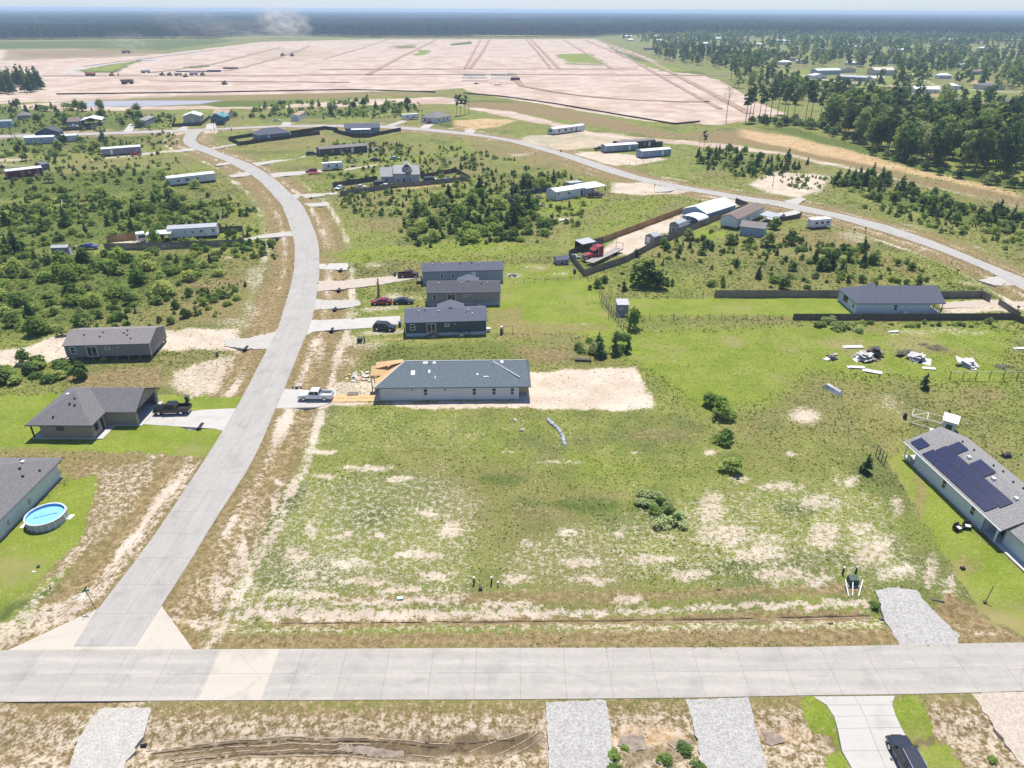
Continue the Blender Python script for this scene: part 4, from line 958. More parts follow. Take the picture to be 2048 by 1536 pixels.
# brown ranch house with the open garage (west of the side road)
def brown_house():
    loc = (-75.3, 94.9); r = empty('ranch_house', (*loc, 0), 0, 'dark tan ranch house under a grey shingle roof, garage open behind the black pickup', 'house')
    wall = S('tan_brown_siding', (.29, .255, .205)); tr = M_TRIMD
    MB().prism([(0, -.1), (9.8, -.1), (9.8, 3.9), (15.3, 3.9), (15.3, 11.9), (0, 11.9)], -.5, .13).build('foundation_slab', M_CONC, r)
    KEEP_OUT.append([(loc[0] + x, loc[1] + y) for x, y in ((-.3, -.3), (9.9, -.3), (9.9, 3.7), (15.6, 3.7), (15.6, 12.2), (-.3, 12.2))])
    h = 2.65
    MB().box(1.6, 9.7, 0, 11.8, .13, h).build('wall', wall, r)
    # garage wing: three walls and a header round the open door
    g = MB(); g.box(9.7, 14.6, 4.1, 4.25, .13, h); g.box(9.7, 14.6, 11.65, 11.8, .13, h); g.box(14.45, 14.6, 4.25, 4.95, .13, h); g.box(14.45, 14.6, 10.9, 11.65, .13, h); g.box(14.45, 14.6, 4.95, 10.9, 2.3, h)
    g.hexa([(14.46, 4.12, h), (14.58, 4.12, h), (14.58, 11.78, h), (14.46, 11.78, h)], [(14.46, 7.9, h + 2.05), (14.58, 7.9, h + 2.05), (14.58, 7.95, h + 2.05), (14.46, 7.95, h + 2.05)])
    gw = g.build('garage_wall', wall, r)
    t = MB(); t.box(14.6, 14.64, 4.80, 4.95, .13, 2.42); t.box(14.6, 14.64, 10.9, 11.05, .13, 2.42); t.box(14.6, 14.64, 4.95, 10.9, 2.3, 2.42); t.build('door_surround', tr, gw)
    o = .42; e = h - .12; pk = h + 2.7
    A = (0 - .3, -o, e); B = (9.7 + o, -o, e); Cc = (9.7 + o, 3.72, e); R0 = (4.9, 5.6, pk); Dn = (-.3, 12.2, e); En = (9.7 + o, 12.2, e); R1 = (4.9, 6.6, pk)
    plates = [[A, B, R0], [B, (9.7 + o, 12.2, e), R1, R0], [(9.7 + o, 12.2, e), Dn, R1], [Dn, A, R0, R1]]
    roof_obj(r, plates, SH_GREY, .16)
    gpl = [[(7.2, 3.72, e + .02), (15.0, 3.72, e + .02), (15.0, 7.95, h + 2.1), (5.6, 7.95, h + 2.1)], [(5.6, 7.95, h + 2.1), (15.0, 7.95, h + 2.1), (15.0, 12.15, e + .02), (7.2, 12.15, e + .02)]]
    rf = roof_obj(r, gpl, SH_GREY, .15, 'garage_roof')
    f = MB(); f.slab([(15.0, 3.70, e + .12), (15.07, 3.70, e + .12), (15.07, 7.95, h + 2.22), (15.0, 7.95, h + 2.22)], .22); f.slab([(15.0, 7.95, h + 2.22), (15.07, 7.95, h + 2.22), (15.07, 12.2, e + .12), (15.0, 12.2, e + .12)], .22); f.build('fascia', tr, rf)
    gut(r, [(-.3, -o - .06, e + .05), (9.7 + o + .05, -o - .06, e + .05), (9.7 + o + .05, 3.6, e + .05)], .06, tr)
    for x, y in ((.15, .15), (.15, 4.5), (.15, 9.5)): MB().box(x - .09, x + .09, y - .09, y + .09, .13, h - .1).build('porch_post', tr, r)
    opening(r, (1.6, 0, 1, 0), 2.6, 1.5, 1.1, .75, 'W', tr); opening(r, (9.7, 0, 0, 1), .7, .9, .9, 1.3, 'w', tr); opening(r, (9.7, 0, 0, 1), 2.3, .15, .9, 2.05, 'd', tr)
    for (x, y, s, m) in ((4.0, 5.2, .45, M_WHITE), (5.2, 3.2, .25, M_BLACK), (6.1, 3.0, .25, M_BLACK), (5.6, 4.2, .2, M_BLACK), (3.6, .9, .25, M_BLACK)):
        z = roof_z(plates, x, y); MB().box(x - s/2, x + s/2, y - s/2, y + s/2, z, z + .4).build('roof_vent', m, r)
    MB().box(9.95, 11.0, -.1, 4.0, -.3, .10).build('walk', M_CONC, r)
    # things in the garage are lost in its shade; a white shelf stands inside the door
    return r
brown_house()
# white-walled house with grey roof, lower left
def pale_house():
    r = empty('house', (-73.5, 66.0, 0), 0, 'white-walled house with a grey shingle roof beside the round swimming pool', 'house')
    W, D = 8.4, 18.6; KEEP_OUT.append([(-82, 60), (-64.8, 60), (-64.8, 85), (-82, 85)])
    wall = S('pale_green_siding', (.60, .64, .63)); h = 2.75
    MB().box(-6, W + .1, -.1, D + .1, -.5, .13).build('foundation_slab', M_CONC, r)
    MB().box(-6, W, 3.8, D, .13, h).build('wall', wall, r)
    MB().box(-6, W - 1.3, 0, 3.8, .13, h).build('porch_wall', wall, r)
    pl = hip_roof(W + 6.2, D + .8, h, 3.2, .5, x0=-6.2, y0=-.4)
    roof_obj(r, pl, SH_GREY, .16); gut(r, [(W + .55, -.9, h - .1), (W + .55, D + .9, h - .1)], .05, M_TRIMD)
    for y in (.1, 3.7): MB().box(W - .25, W - .05, y, y + .2, .13, h - .1).build('porch_post', M_TRIMD, r)
    opening(r, (W - 1.3, 0, 0, 1), 1.6, .15, .9, 2.05, 'd', M_TRIMD)
    for x, y, s, m in ((5.6, 16.2, .45, M_WHITE), (6.0, 14.8, .25, M_BLACK), (7.0, 13.6, .25, M_BLACK), (8.0, 15.6, .22, M_BLACK), (4.6, 17.2, .2, M_BLACK)):
        z = roof_z(pl, x, y)
        if z: MB().box(x - s/2, x + s/2, y - s/2, y + s/2, z, z + .38).build('roof_vent', m, r)
    for y, w in ((6.8, .3), (11.2, .5)): MB().box(W, W + .12, y, y + w, .7, 1.3).build('meter_box', M_METAL, r)
pale_house()
# house being built: slate roof, bare plywood end
def unfinished_house():
    r = empty('house_under_construction', (-23.1, 107.6, 0), R(1.7), 'unfinished white-clad house with slate shingles and bare plywood roof end', 'house')
    W, D = 26.1, 9.4; h = 2.7; footprint((-23.1, 107.6), R(1.7), W, D, .3)
    MB().box(-.5, W + .1, -.1, D + .1, -.4, .14).build('foundation_slab', M_CONC, r)
    wall = striped('white_house_wrap', (.68, .645, .62), 2, .19, .6, .01, .07, 0, .82)
    MB().box(.35, 24.3, 0, D, .14, h).build('wall', wall, r); MB().box(24.3, W - .1, 1.9, D, .14, h).build('rear_porch_wall', M_LUMBER, r)
    MB().box(.25, .4, -.04, .10, .14, h - .05).build('corner_trim', M_LUMBER, r)
    pl = [[(-.55, -.5, h - .1), (W + .3, -.5, h - .1), (W + .3 - 3.4, 4.9, h + 2.35), (4.3, 4.9, h + 2.35)], [(W + .3, -.5, h - .1), (W + .3, D + .5, h - .1), (W - 3.1, 4.9, h + 2.35)], [(W + .3, D + .5, h - .1), (-.55, D + .5, h - .1), (4.3, 4.9, h + 2.35), (W - 3.1, 4.9, h + 2.35)]]
    # the far end of the ridge runs on level to the rear gable
    pl[0][2] = (W - .4, 4.9, h + 2.35); pl[1] = [(W + .3, -.5, h - .1), (W + .32, D + .5, h - .1), (W - .4, 4.9, h + 2.35)]; pl[2][3] = (W - .4, 4.9, h + 2.35)
    rf = roof_obj(r, pl, SH_TEAL, .16)
    cp = MB(); cp.tube((W - 6.2, 4.7, h + 2.40), (W - 1.6, 1.2, h + .98), .10, n=5); cp.tube((4.2, 4.9, h + 2.52), (W - .4, 4.9, h + 2.52), .09, n=5); cp.tube((-.55, -.5, h + .06), (4.3, 4.9, h + 2.50), .08, n=5); cp.build('ridge_cap', M_WHITE, rf)
    deck = MB(); deck.slab([(-.60, -.5, h + .05), (4.26, 4.9, h + 2.5), (-.60, 4.9, h + .05)], .04)
    deck.slab([(-.60, 4.9, h + .05), (4.26, 4.9, h + 2.5), (-.60, D + .5, h + .05)], .04)
    deck.slab([(-1.6, 3.2, h + .55), (1.2, 3.2, h + .55), (1.2, 5.2, h + 1.5), (-1.6, 5.2, h + 1.5)], .08); deck.slab([(-.9, 4.6, h + 1.25), (4.0, 4.6, h + 2.45), (4.0, 6.2, h + 2.3), (-.9, 6.2, h + 1.7)], .06)
    deck.build('plywood_deck', M_PLY, r)
    for x, y in ((-1.5, 3.3), (-1.5, 6.0)): MB().box(x - .08, x + .08, y - .08, y + .08, .14, h + .5).build('porch_post', M_LUMBER, r)
    for x, y in ((W - .2, .1), (W - .2, 1.8)): MB().box(x - .07, x + .07, y - .07, y + .07, .14, h - .1).build('porch_post', M_LUMBER, r)
    for i, (s, z, w, hh, k) in enumerate(((5.6, 1.75, .6, .5, 'W'), (7.8, .9, .8, 1.4, 'w'), (11.3, 1.75, .6, .5, 'W'), (16.2, .9, .8, 1.4, 'w'), (19.6, .9, .8, 1.4, 'w'), (22.8, .9, .75, 1.4, 'w'))): opening(r, (.35, 0, 1, 0), s - .35, z, w, hh, k)
    for x, y, sx, sy, m in ((5.6, 2.0, .7, .9, M_WHITE), (8.6, 2.4, .35, .6, M_WHITE), (17.0, 1.9, .3, .3, M_WHITE), (9.3, 4.3, .5, .4, M_WHITE), (7.6, 4.3, .8, .4, M_WHITE), (8.5, 4.2, .4, .35, M_BLACK), (19.4, 4.0, .5, .35, M_BLACK), (18.2, 1.5, .9, .12, M_WHITE), (21.2, 4.3, .5, .5, M_WHITE), (9.8, 1.2, .1, .6, M_WHITE)):
        z = roof_z([pl[0]], x, y)
        if z: MB().slab([(x, y, z + .22), (x + sx, y, z + .22), (x + sx, y + sy, z + .22 + sy * .45), (x, y + sy, z + .22 + sy * .45)], .05).build('roof_felt_scrap' if m is M_WHITE else 'roof_vent', m, rf)
unfinished_house()
# pale house with dark roof inside the fenced green yard
def fenced_house():
    r = empty('house', (76.6, 148.3, 0), R(.8), 'pale grey house with a dark blue-grey roof and front porch in the fenced green yard', 'house')
    h = 2.65; wall = S('ice_grey_siding', (.54, .60, .625)); footprint((76.6, 148.3), 0, 19.6, 9, .4)
    MB().box(-.1, 19.6, -.1, 9.0, -.5, .13).build('foundation_slab', M_CONC, r)
    MB().box(0, 16.6, 0, 9, .13, h).build('wall', wall, r)
    e = h - .1
    pl = [[(-.4, -.4, e), (19.7, -.4, e), (19.7, 4.5, h + 2.35), (2.8, 4.5, h + 2.35)], [(-.4, 9.4, e), (-.4, -.4, e), (2.8, 4.5, h + 2.35)], [(19.7, 9.4, e), (-.4, 9.4, e), (2.8, 4.5, h + 2.35), (19.7, 4.5, h + 2.35)]]
    roof_obj(r, pl, SH_BLUE, .16); roof_obj(r, gable_roof(4.5, 1.6, h + .7, 1.85, .3, 'y', x0=3.4, y0=4.6), SH_BLUE, .14, 'gable_roof')
    MB().hexa([(16.55, .02, h), (16.6, .02, h), (16.6, 8.98, h), (16.55, 8.98, h)], [(16.55, 4.45, h + 2.2), (16.6, 4.45, h + 2.2), (16.6, 4.55, h + 2.2), (16.55, 4.55, h + 2.2)]).build('gable_wall', wall, r)
    for y in (.1, 3, 6, 8.8): MB().box(19.3, 19.45, y, y + .15, .13, h + .2).build('porch_post', mat('brown_post', (.16, .09, .06), .8), r)
    rl = MB()
    for i in range(9): rl.box(16.75 + i * .3, 16.83 + i * .3, .12, .18, .13, 1.05)
    rl.box(16.7, 19.4, .10, .2, 1.0, 1.08); rl.build('porch_railing', M_WHITE, r)
    opening(r, (0, 9, 0, -1), 2.6, .9, .9, 1.4, 'w', M_BLACK); opening(r, (0, 9, 0, -1), 3.7, .9, .9, 1.4, 'w', M_BLACK); opening(r, (0, 9, 0, -1), 7.4, 1.1, .5, .8, 'w', M_BLACK)
    opening(r, (0, 0, 1, 0), 8.4, .9, .9, 1.4, 'w'); opening(r, (16.6, 0, 0, 1), 3.8, .15, .95, 2.05, 'd', M_TRIMD); opening(r, (16.6, 0, 0, 1), 6.0, .9, 1.0, 1.3, 'w')
    MB().box(10.6, 11.4, -.75, -.05, .05, .85).build('air_conditioner', M_WHITE, r); MB().box(7.2, 7.35, -.1, 0, .2, 2.2).build('downpipe', M_WHITE, r)
fenced_house()
# solar house at the right edge
def solar_house():
    # local x runs along the long wall towards the road (world -y), local y points away from the field (world +x)
    r = empty('solar_house', (59.9, 88.4, 0), R(-84.3), 'white house with solar panels on its pale grey roof, at the right edge', 'house')
    h = 2.65; wall = S('frost_siding', (.56, .61, .60)); W, D = 26.0, 9.4; W0 = 16.2; footprint((59.9, 88.4), R(-84.3), W, D + .4, .4)
    MB().box(-2.6, W, -.1, D + .1, -.5, .13).build('foundation_slab', M_CONC, r)
    MB().box(0, W0 - 1.2, 0, D, .13, h).build('wall', wall, r); MB().box(W0 - 1.2, W0 + 1.4, 1.9, D, .13, h).build('entry_wall', wall, r)
    gw = MB().box(W0 + 1.4, W - .5, .9, D, .13, h); gw.build('garage_wall', wall, r)
    k = 2.15 / (D / 2); e = h - .4 * k
    pl = [[(-2.7, -.45, e), (W0 + 2.0, -.45, e), (W0 + 2.0, D / 2, h + 2.15), (-2.7, D / 2, h + 2.15)], [(-2.7, D / 2, h + 2.15), (W0 + 2.0, D / 2, h + 2.15), (W0 + 2.0, D + .45, e), (-2.7, D + .45, e)]]
    pl2 = [[(W0 + 2.0, -.45, e), (W0 + 4.4, -.45, e + .02), (W, .5, e), (W, D / 2, h + 2.15), (W0 + 2.0, D / 2, h + 2.15)], [(W0 + 2.0, D / 2, h + 2.15), (W, D / 2, h + 2.15), (W, D + .45, e), (W0 + 2.0, D + .45, e)]]
    g2 = [[(W0 + 1.4, .5, e + .05), (W, .5, e + .05), (W, D / 2, h + 2.2), (W0 + 1.4, D / 2, h + 2.2)], [(W0 + 1.4, D / 2, h + 2.2), (W, D / 2, h + 2.2), (W, D + .45, e + .05), (W0 + 1.4, D + .45, e + .05)]]
    rf = roof_obj(r, pl, SH_LITE, .16); roof_obj(r, g2, SH_LITE, .14, 'garage_roof')
    MB().hexa([(W - .55, .92, h), (W - .5, .92, h), (W - .5, D, h), (W - .55, D, h)], [(W - .55, D/2 - .03, h + 1.95), (W - .5, D/2 - .03, h + 1.95), (W - .5, D/2 + .03, h + 1.95), (W - .55, D/2 + .03, h + 1.95)]).build('gable_wall', wall, r)
    gut(r, [(-2.7, -.5, e + .08), (W0 + 2.0, -.5, e + .08)], .07)
    for x, y in ((-2.4, .1), (-2.4, D - .2), (W0 + 1.1, .05)): MB().box(x - .09, x + .09, y - .09, y + .09, .13, h - .05).build('porch_post', M_WHITE, r)
    for a, c, e_, f in ((W0 + 1.36, W0 + 1.5, .86, 1.0), (W - .6, W - .46, .86, 1.0), (-.03, .08, -.03, .08), (W0 - 1.3, W0 - 1.17, -.03, .08)): MB().box(a, c, e_, f, .13, h).build('corner_trim', mat('grey_trim', (.22, .25, .26), .6), r)
    opening(r, (0, 0, 1, 0), 6.3, .75, .95, 1.45, 'w'); opening(r, (0, 0, 1, 0), 12.3, .75, .95, 1.45, 'w'); opening(r, (W - .5, 0, 0, 1), 2.0, .15, 4.6, 2.15, 'g', wall); opening(r, (W0 - 1.2, 1.9, 1, 0), 1.0, .15, .9, 2.05, 'd', M_TRIMD)
    MB().box(W0 - 1.1, W + .6, -1.0 + .9, .85, -.3, .12).build('walk', M_CONC, r); MB().box(-1.3, -.4, -.28, -.02, .15, 1.1).build('meter_box', M_METAL, r)
    # the panels: rows counted up from the eave
    ang = math.atan(k); pw, ph = 1.04, 1.72
    MP = mat('solar_cell', (.018, .022, .065), .18, spec=.6, var=.25, scale=3); MF = mat('panel_frame', (.03, .03, .04), .4, .3)
    def panel(x, s, n=1):
        y0 = -.45 + s * math.cos(ang); z0 = e + s * math.sin(ang) + .28
        mb = MB(); c, sn = math.cos(ang), math.sin(ang)
        P4 = lambda a, b, q: (x + a, y0 + b * c - q * sn, z0 + b * sn + q * c)
        mb.hexa([P4(0, 0, 0), P4(pw - .03, 0, 0), P4(pw - .03, ph - .03, 0), P4(0, ph - .03, 0)], [P4(0, 0, .04), P4(pw - .03, 0, .04), P4(pw - .03, ph - .03, .04), P4(0, ph - .03, .04)])
        po = mb.build('solar_panel', MF, r)
        MB().hexa([P4(.03, .03, .03), P4(pw - .06, .03, .03), P4(pw - .06, ph - .06, .03), P4(.03, ph - .06, .03)], [P4(.03, .03, .05), P4(pw - .06, .03, .05), P4(pw - .06, ph - .06, .05), P4(.03, ph - .06, .05)]).build('cell_sheet', MP, po)
    for i in range(13): panel(1.2 + i * pw, .35)
    for i in range(13): panel(1.5 + i * pw, .35 + ph + .04)
    for x in (1.7, 2.74, 6.3, 7.34, 8.38): panel(x, .35 + 2 * (ph + .04))
    for x in (-1.9, -.86): panel(x, .5)
    for x, s in ((4.9, 4.7), (10.0, 4.6), (14.3, 4.5)):
        MB().box(x, x + .5, -.45 + s * math.cos(ang) - .2, -.45 + s * math.cos(ang) + .2, e + s * math.sin(ang), e + s * math.sin(ang) + .42).build('roof_vent', M_WHITE, rf)
    for x, y in ((3.2, 6.0), (7.0, 6.2), (8.0, 7.0), (11.0, 6.0), (12.0, 6.8), (14.5, 6.3), (15.2, 7.1), (15.6, 6.3), (1.2, 5.6)):
        z = roof_z(pl, x, y); MB().box(x - .1, x + .1, y - .1, y + .1, z, z + .42).build('roof_vent', M_BLACK, rf)
solar_house()
# grey double-wide on open piers
house('mobile_home', 'grey double-wide home raised on open piers in white sand', 'mobile home', (137,722), (305,717), 8.2, 2.5, .75, 'piers', 'gx', 1.35, .25, S('grey_vinyl', (.21, .20, .195)), SH_TAUPE, (('f', .9, .75, 1.0, 1.4, 'w'), ('f', 3.9, .05, 1.9, 2.1, 'p'), ('f', 7.4, 1.35, .85, .75, 'w'), ('f', 9.6, 1.75, .3, .12, 'v')), vents=[(2.9,2.6,.3,.12,M_BLACK),(6.0,2.0,.3,.12,M_BLACK),(6.2,3.2,.3,.12,M_BLACK),(10.2,2.8,.3,.12,M_BLACK),(10.7,3.5,.3,.12,M_BLACK),(11,2.2,.3,.12,M_BLACK),(12.0,1.2,.25,.12,M_BLACK)], W=15.7)
def dormer(root, plates, x, w, D, z, rise, m):
    """low cross gable rising behind the ridge"""
    roof_obj(root, gable_roof(w, D * .55, z, rise, .1, 'y', x0=x, y0=D * .5), m, .12, 'gable_roof')
# the row of three beside the drives
r, pl, W, wz = house('mobile_home', 'dark blue-green home with wooden steps, front one of three in a row', 'mobile home', (812,674), (973,669), 8.0, 2.4, .75, 'skirt', 'gx', 1.25, .2, S('dark_slate_siding', (.065, .085, .095)), SH_BLUE, (('f', 1.0, .7, 1.0, 1.35, 'w'), ('f', 4.35, .0, 1.9, 2.1, 'p'), ('f', 8.1, 1.3, .9, .75, 'w'), ('f', 10.0, 1.75, .3, .14, 'v')), vents=[(2.8,3.2,.35,.2,M_METAL),(6.9,3.1,.35,.2,M_METAL),(13.1,3.2,.35,.2,M_METAL),(12.6,2.4,.2,.2,M_BLACK),(13.9,2.0,.25,.2,M_WHITE),(4.0,3.4,.2,.2,M_BLACK)])
dormer(r, pl, 6.6, 5.6, 8, wz + .55, .95, SH_BLUE)
def steps(root, x, y, w, n, rise, run, m, rail=True):
    st = empty('steps', (0, 0, 0)); st.parent = root; KIDS.setdefault(root.name, []).append(st)
    for i in range(n): MB().box(x, x + w, y - run * (n - i), y - run * (n - i - 1), 0, rise * (i + 1)).build('step', m, st)
    if rail:
        for xx in (x, x + w - .06): MB().tube((xx + .03, y - run * n, .9), (xx + .03, y, rise * n + .9), .04).tube((xx + .03, y - run * n, 0), (xx + .03, y - run * n, .9), .04).tube((xx + .03, y - .1, 0), (xx + .03, y - .1, rise * n + .9), .04).build('handrail', m, st)
# wooden flight sideways along the wall
st = empty('steps', (0, 0, 0)); st.parent = r
for i in range(5): MB().box(4.1 + .3 * i, 4.1 + .3 * (i + 1), -1.15, -.05, 0, .15 * (i + 1)).build('step', M_FENCEG, st)
MB().box(5.6, 6.4, -1.15, -.05, .0, .75).build('landing', M_FENCEG, st)
MB().tube((4.1, -1.15, .95), (5.5, -1.15, 1.65), .06).tube((5.5, -1.15, 1.65), (6.4, -1.15, 1.65), .06).tube((4.1, -1.15, 0), (4.1, -1.15, .95), .05).tube((5.5, -1.15, .7), (5.5, -1.15, 1.65), .05).tube((6.4, -1.15, 0), (6.4, -1.15, 1.65), .05).build('handrail', M_FENCEG, st)
MB().box(11.0, 11.9, -.9, -.15, .05, .75).build('air_conditioner', M_METAL, r); MB().box(13.0, 13.15, -.12, -.0, .2, 1.4).build('meter_box', M_BLACK, r); MB().box(W + .1, W + .9, 1.2, 2.0, .1, .8).build('air_conditioner', M_WHITE, r)
r, pl, W, wz = house('mobile_home', 'taupe grey home with sliding glass door, middle one of three in a row', 'mobile home', (855,612), (1003,610), 8.0, 2.4, .7, 'skirt', 'gx', 1.25, .2, S('taupe_siding', (.275, .26, .26)), SH_DARK, (('f', 1.2, .7, 1.0, 1.35, 'w'), ('f', 4.6, .05, 1.8, 2.1, 'p'), ('f', 8.3, 1.4, .8, .65, 'w'), ('f', 9.8, 1.75, .3, .14, 'v')), vents=[(2.6,3.1,.35,.2,M_METAL),(7.9,3.2,.35,.2,M_METAL),(12.5,2.9,.25,.2,M_BLACK),(13.8,3.2,.3,.2,M_METAL)], W=16.6)
dormer(r, pl, 6.8, 5.0, 8, wz + .5, .95, SH_BLUE); MB().box(11.4, 12.3, -.9, -.15, .05, .75).build('air_conditioner', M_METAL, r)
r, pl, W, wz = house('mobile_home', 'long blue-grey home with white rear steps, farthest of three in a row', 'mobile home', (846,569), (1006,565), 6.4, 2.5, .75, 'skirt', 'gx', 1.1, .2, S('blue_grey_siding', (.27, .335, .39)), SH_BLUE, (('f', 4.3, .7, .8, 1.3, 'w'), ('f', 7.0, .7, .8, 1.3, 'w'), ('f', 12.1, .05, .9, 2.05, 'd'), ('l', 2.0, .6, 1.4, 1.2, 'W')), vents=[(2.6,2.5,.3,.2,M_METAL),(5.0,2.4,.3,.2,M_METAL),(9.3,2.5,.3,.2,M_BLACK),(12.2,2.6,.3,.2,M_BLACK),(14,2.4,.3,.2,M_METAL)])
steps(r, 12.0, 0, 1.2, 4, .18, .3, M_WHITE); MB().box(13.6, 14.5, -.9, -.2, .05, .75).build('air_conditioner', M_METAL, r)
pk = empty('deck', (0, 0, 0)); pk.parent = r
MB().box(-1.5, -.05, .6, 3.0, .6, .72).build('deck_floor', M_FENCEG, pk); MB().box(-1.5, -1.42, .6, 3.0, 1.55, 1.63).box(-1.5, -1.42, .6, .68, 0, 1.6).box(-1.5, -1.42, 2.9, 2.98, 0, 1.6).box(-1.5, -.05, .6, .68, 1.55, 1.63).build('railing', M_DARKWOOD, pk)
# ---------------------------------------------------------------- the rest of the settlement
def by_right_wall(prf, prb, W):
    a, c = G(*prf), G(*prb)
    rz = math.atan2(c[1] - a[1], c[0] - a[0]) - math.pi / 2
    return (a[0] - W * math.cos(rz), a[1] - W * math.sin(rz)), rz, math.hypot(c[0] - a[0], c[1] - a[1])
MH = 'mobile home'
W3 = lambda n, W, z=.9, w=.9, h=1.1, f='f': tuple((f, W * (i + .5) / n - w / 2, z, w, h, 'w') for i in range(n))
white = S('white_vinyl', (.60, .61, .61)); bluegrey = S('dusty_blue_vinyl', (.19, .255, .32)); brown = S('dark_brown_vinyl', (.085, .072, .068)); mauve = S('mauve_grey_vinyl', (.22, .215, .27)); beige = S('beige_vinyl', (.50, .45, .38)); red = S('barn_red_boards', (.17, .018, .03)); navy = S('navy_vinyl', (.07, .10, .155)); teal = S('teal_vinyl', (.06, .17, .19)); midgrey = S('mid_grey_vinyl', (.27, .28, .30))
# white homes west of the side road
house('mobile_home', 'long white trailer home with a white roof half hidden by a bush, in tall grass', MH, (338,374), (432,363), 4.6, 2.5, .6, 'skirt', 'gx', .45, .12, white, ROOF_WHITE, (('f', 6.2, .9, 1.6, 1.0, 'W'), ('f', 10.2, .9, 1.2, 1.0, 'W'), ('f', 13, .9, .5, .8, 'w'), ('f', 3.2, .9, 1.2, .9, 'W')), piers_m=M_BLACK)
house('mobile_home', 'white trailer home with a row of small windows inside the grey board fence', MH, (338,480), (436,474), 4.4, 2.5, .55, 'piers', 'gx', .5, .12, white, ROOF_GREYM, (('f', 4.4, 1.1, .5, .9, 'w'), ('f', 6.4, 1.0, .9, .7, 'w'), ('f', 8.8, 1.0, .9, 1.0, 'w'), ('f', 10.7, .05, .9, 2.0, 'd'), ('f', 12.2, 1.0, .8, 1.0, 'w')), vents=[(2,2.6,.3,.2,M_METAL),(5,2.5,.3,.2,M_METAL)])
ln = empty('carport', (*G(296,486), 0), R(14), 'white flat patio roof on posts beside the fenced white trailer home', 'carport'); roof_obj(ln, [[(-.2, -.2, 2.3), (6.6, -.2, 2.3), (6.6, 3.6, 2.5), (-.2, 3.6, 2.5)]], ROOF_WHITEY)
for x, y in ((.1, .1), (3.2, .1), (6.3, .1), (.1, 3.3), (6.3, 3.3)): MB().box(x - .06, x + .06, y - .06, y + .06, 0, 2.32).build('post', M_WHITE, ln)
def camper(label, p0, p1, D, h, stripe=None, cat='camper', windows=2):
    loc, rz, W = place(p0, p1); r = empty('travel_trailer', (*loc, 0), rz, label, cat); footprint(loc, rz, W, D)
    wm = mat('camper_white', (.68, .69, .70), .4, var=.05)
    b = MB(); b.prism([(0.25, 0), (W, 0), (W, D), (0.25, D)], .55, h, [(0, 0), (W - .1, 0), (W - .1, D), (0, D)]); b.build('body', wm, r, bevel=.12)
    MB().box(.1, W - .2, -.03, D + .03, h - .02, h + .07).build('roof', mat('camper_roof', (.74, .74, .73), .5, var=.08), r)
    MB().box(.3, W - .1, -.015, -.002, 1.0, 1.25).build('stripe', stripe or mat('camper_stripe', (.35, .38, .45), .5), r)
    for i in range(windows): opening(r, (0, 0, 1, 0), W * (i + .6) / (windows + .5), 1.5, .9, .7, 'W', M_BLACK)
    for x in (W * .52, W * .52 + .85):
        for y in (.0, D - .22): w_ = MB().tube((x, y, .36), (x, y + .22, .36), .36, n=12).build('wheel', M_RUBBER, r); MB().tube((x, y - .01, .36), (x, y + .23, .36), .17, n=8).build('rim', M_METAL, w_)
    MB().tube((.3, D / 2 - .7, .5), (-1.1, D / 2, .5), .06).tube((.3, D / 2 + .7, .5), (-1.1, D / 2, .5), .06).tube((-1.0, D / 2, 0), (-1.0, D / 2, .6), .05).build('tow_bar', M_BLACK, r)
    MB().box(W * .3, W * .3 + .7, D * .35, D * .65, h + .05, h + .3).build('roof_vent', M_WHITE, r)
    return r
camper('small white camper parked between the fence and the white patio roof', (275,487), (293,485), 2.4, 2.7)
camper('white travel trailer parked on grass beside the red car and dark brown home', (646,342), (687,339), 2.5, 3.0)
camper('white travel trailer with a front slope alone by the loop road', (1622,459), (1661,455.5), 2.5, 2.9, windows=3)
house('garden_shed', 'grey metal shed at the end of the fenced yard among bushes', 'shed', (106,513), (139,512), 2.6, 2.2, 0, 'slab', 'gx', .4, .1, S('grey_shed_boards', (.25, .25, .25)), ROOF_GREYM, (('r', .7, .05, 1.2, 1.8, 'd'),), corner=False)
house('mobile_home', 'mauve-grey trailer home above the red car on the sandy drive', MH, (206,313), (284,307), 4.6, 2.6, .5, 'piers', 'gx', .45, .12, mauve, ROOF_WHITE, (('f', 1.4, 1.0, .9, .8, 'w'), ('f', 3.4, .05, .9, 2.0, 'd'), ('f', 7.5, 1.0, 1.0, .9, 'w'), ('f', 14, 1.0, .9, .8, 'w')))
house('mobile_home', 'barn-red trailer home with white-framed windows sunk in greenery', MH, (16,358.5), (88,350), 4.6, 2.5, .4, 'skirt', 'gx', .4, .12, red, ROOF_WHITE, (('f', 5.0, .5, 1.0, 1.6, 'w'), ('f', 7.4, .9, .9, .9, 'w'), ('f', 10.4, .5, .9, 1.6, 'w')), piers_m=M_BLACK)
house('garden_shed', 'grey gabled shed behind the barn-red trailer home', 'shed', (85,342), (101,339), 4.0, 2.3, 0, 'slab', 'gx', .9, .1, S('slate_shed_boards', (.14, .15, .17)), SH_GREY, (('r', 1, .05, 1.6, 1.9, 'd'),), corner=False)
house('mobile_home', 'long white-roofed trailer home behind bushes by the upper left road', MH, (51,289), (110,287), 4.6, 2.7, .4, 'skirt', 'gx', .5, .12, S('pale_blue_vinyl', (.40, .46, .52)), ROOF_WHITE, (('f', 2.5, 1.0, 1.0, .9, 'w'), ('f', 7.0, 1.0, 1.0, .9, 'w')), piers_m=midgrey)
house('house', 'charcoal gabled house behind the long white-roofed trailer home', 'house', (73,278), (121,276), 9, 2.8, 0, 'slab', 'gy', 2.2, .4, navy, SH_DARK, (('f', 3, .9, 1.2, 1.2, 'w'),))
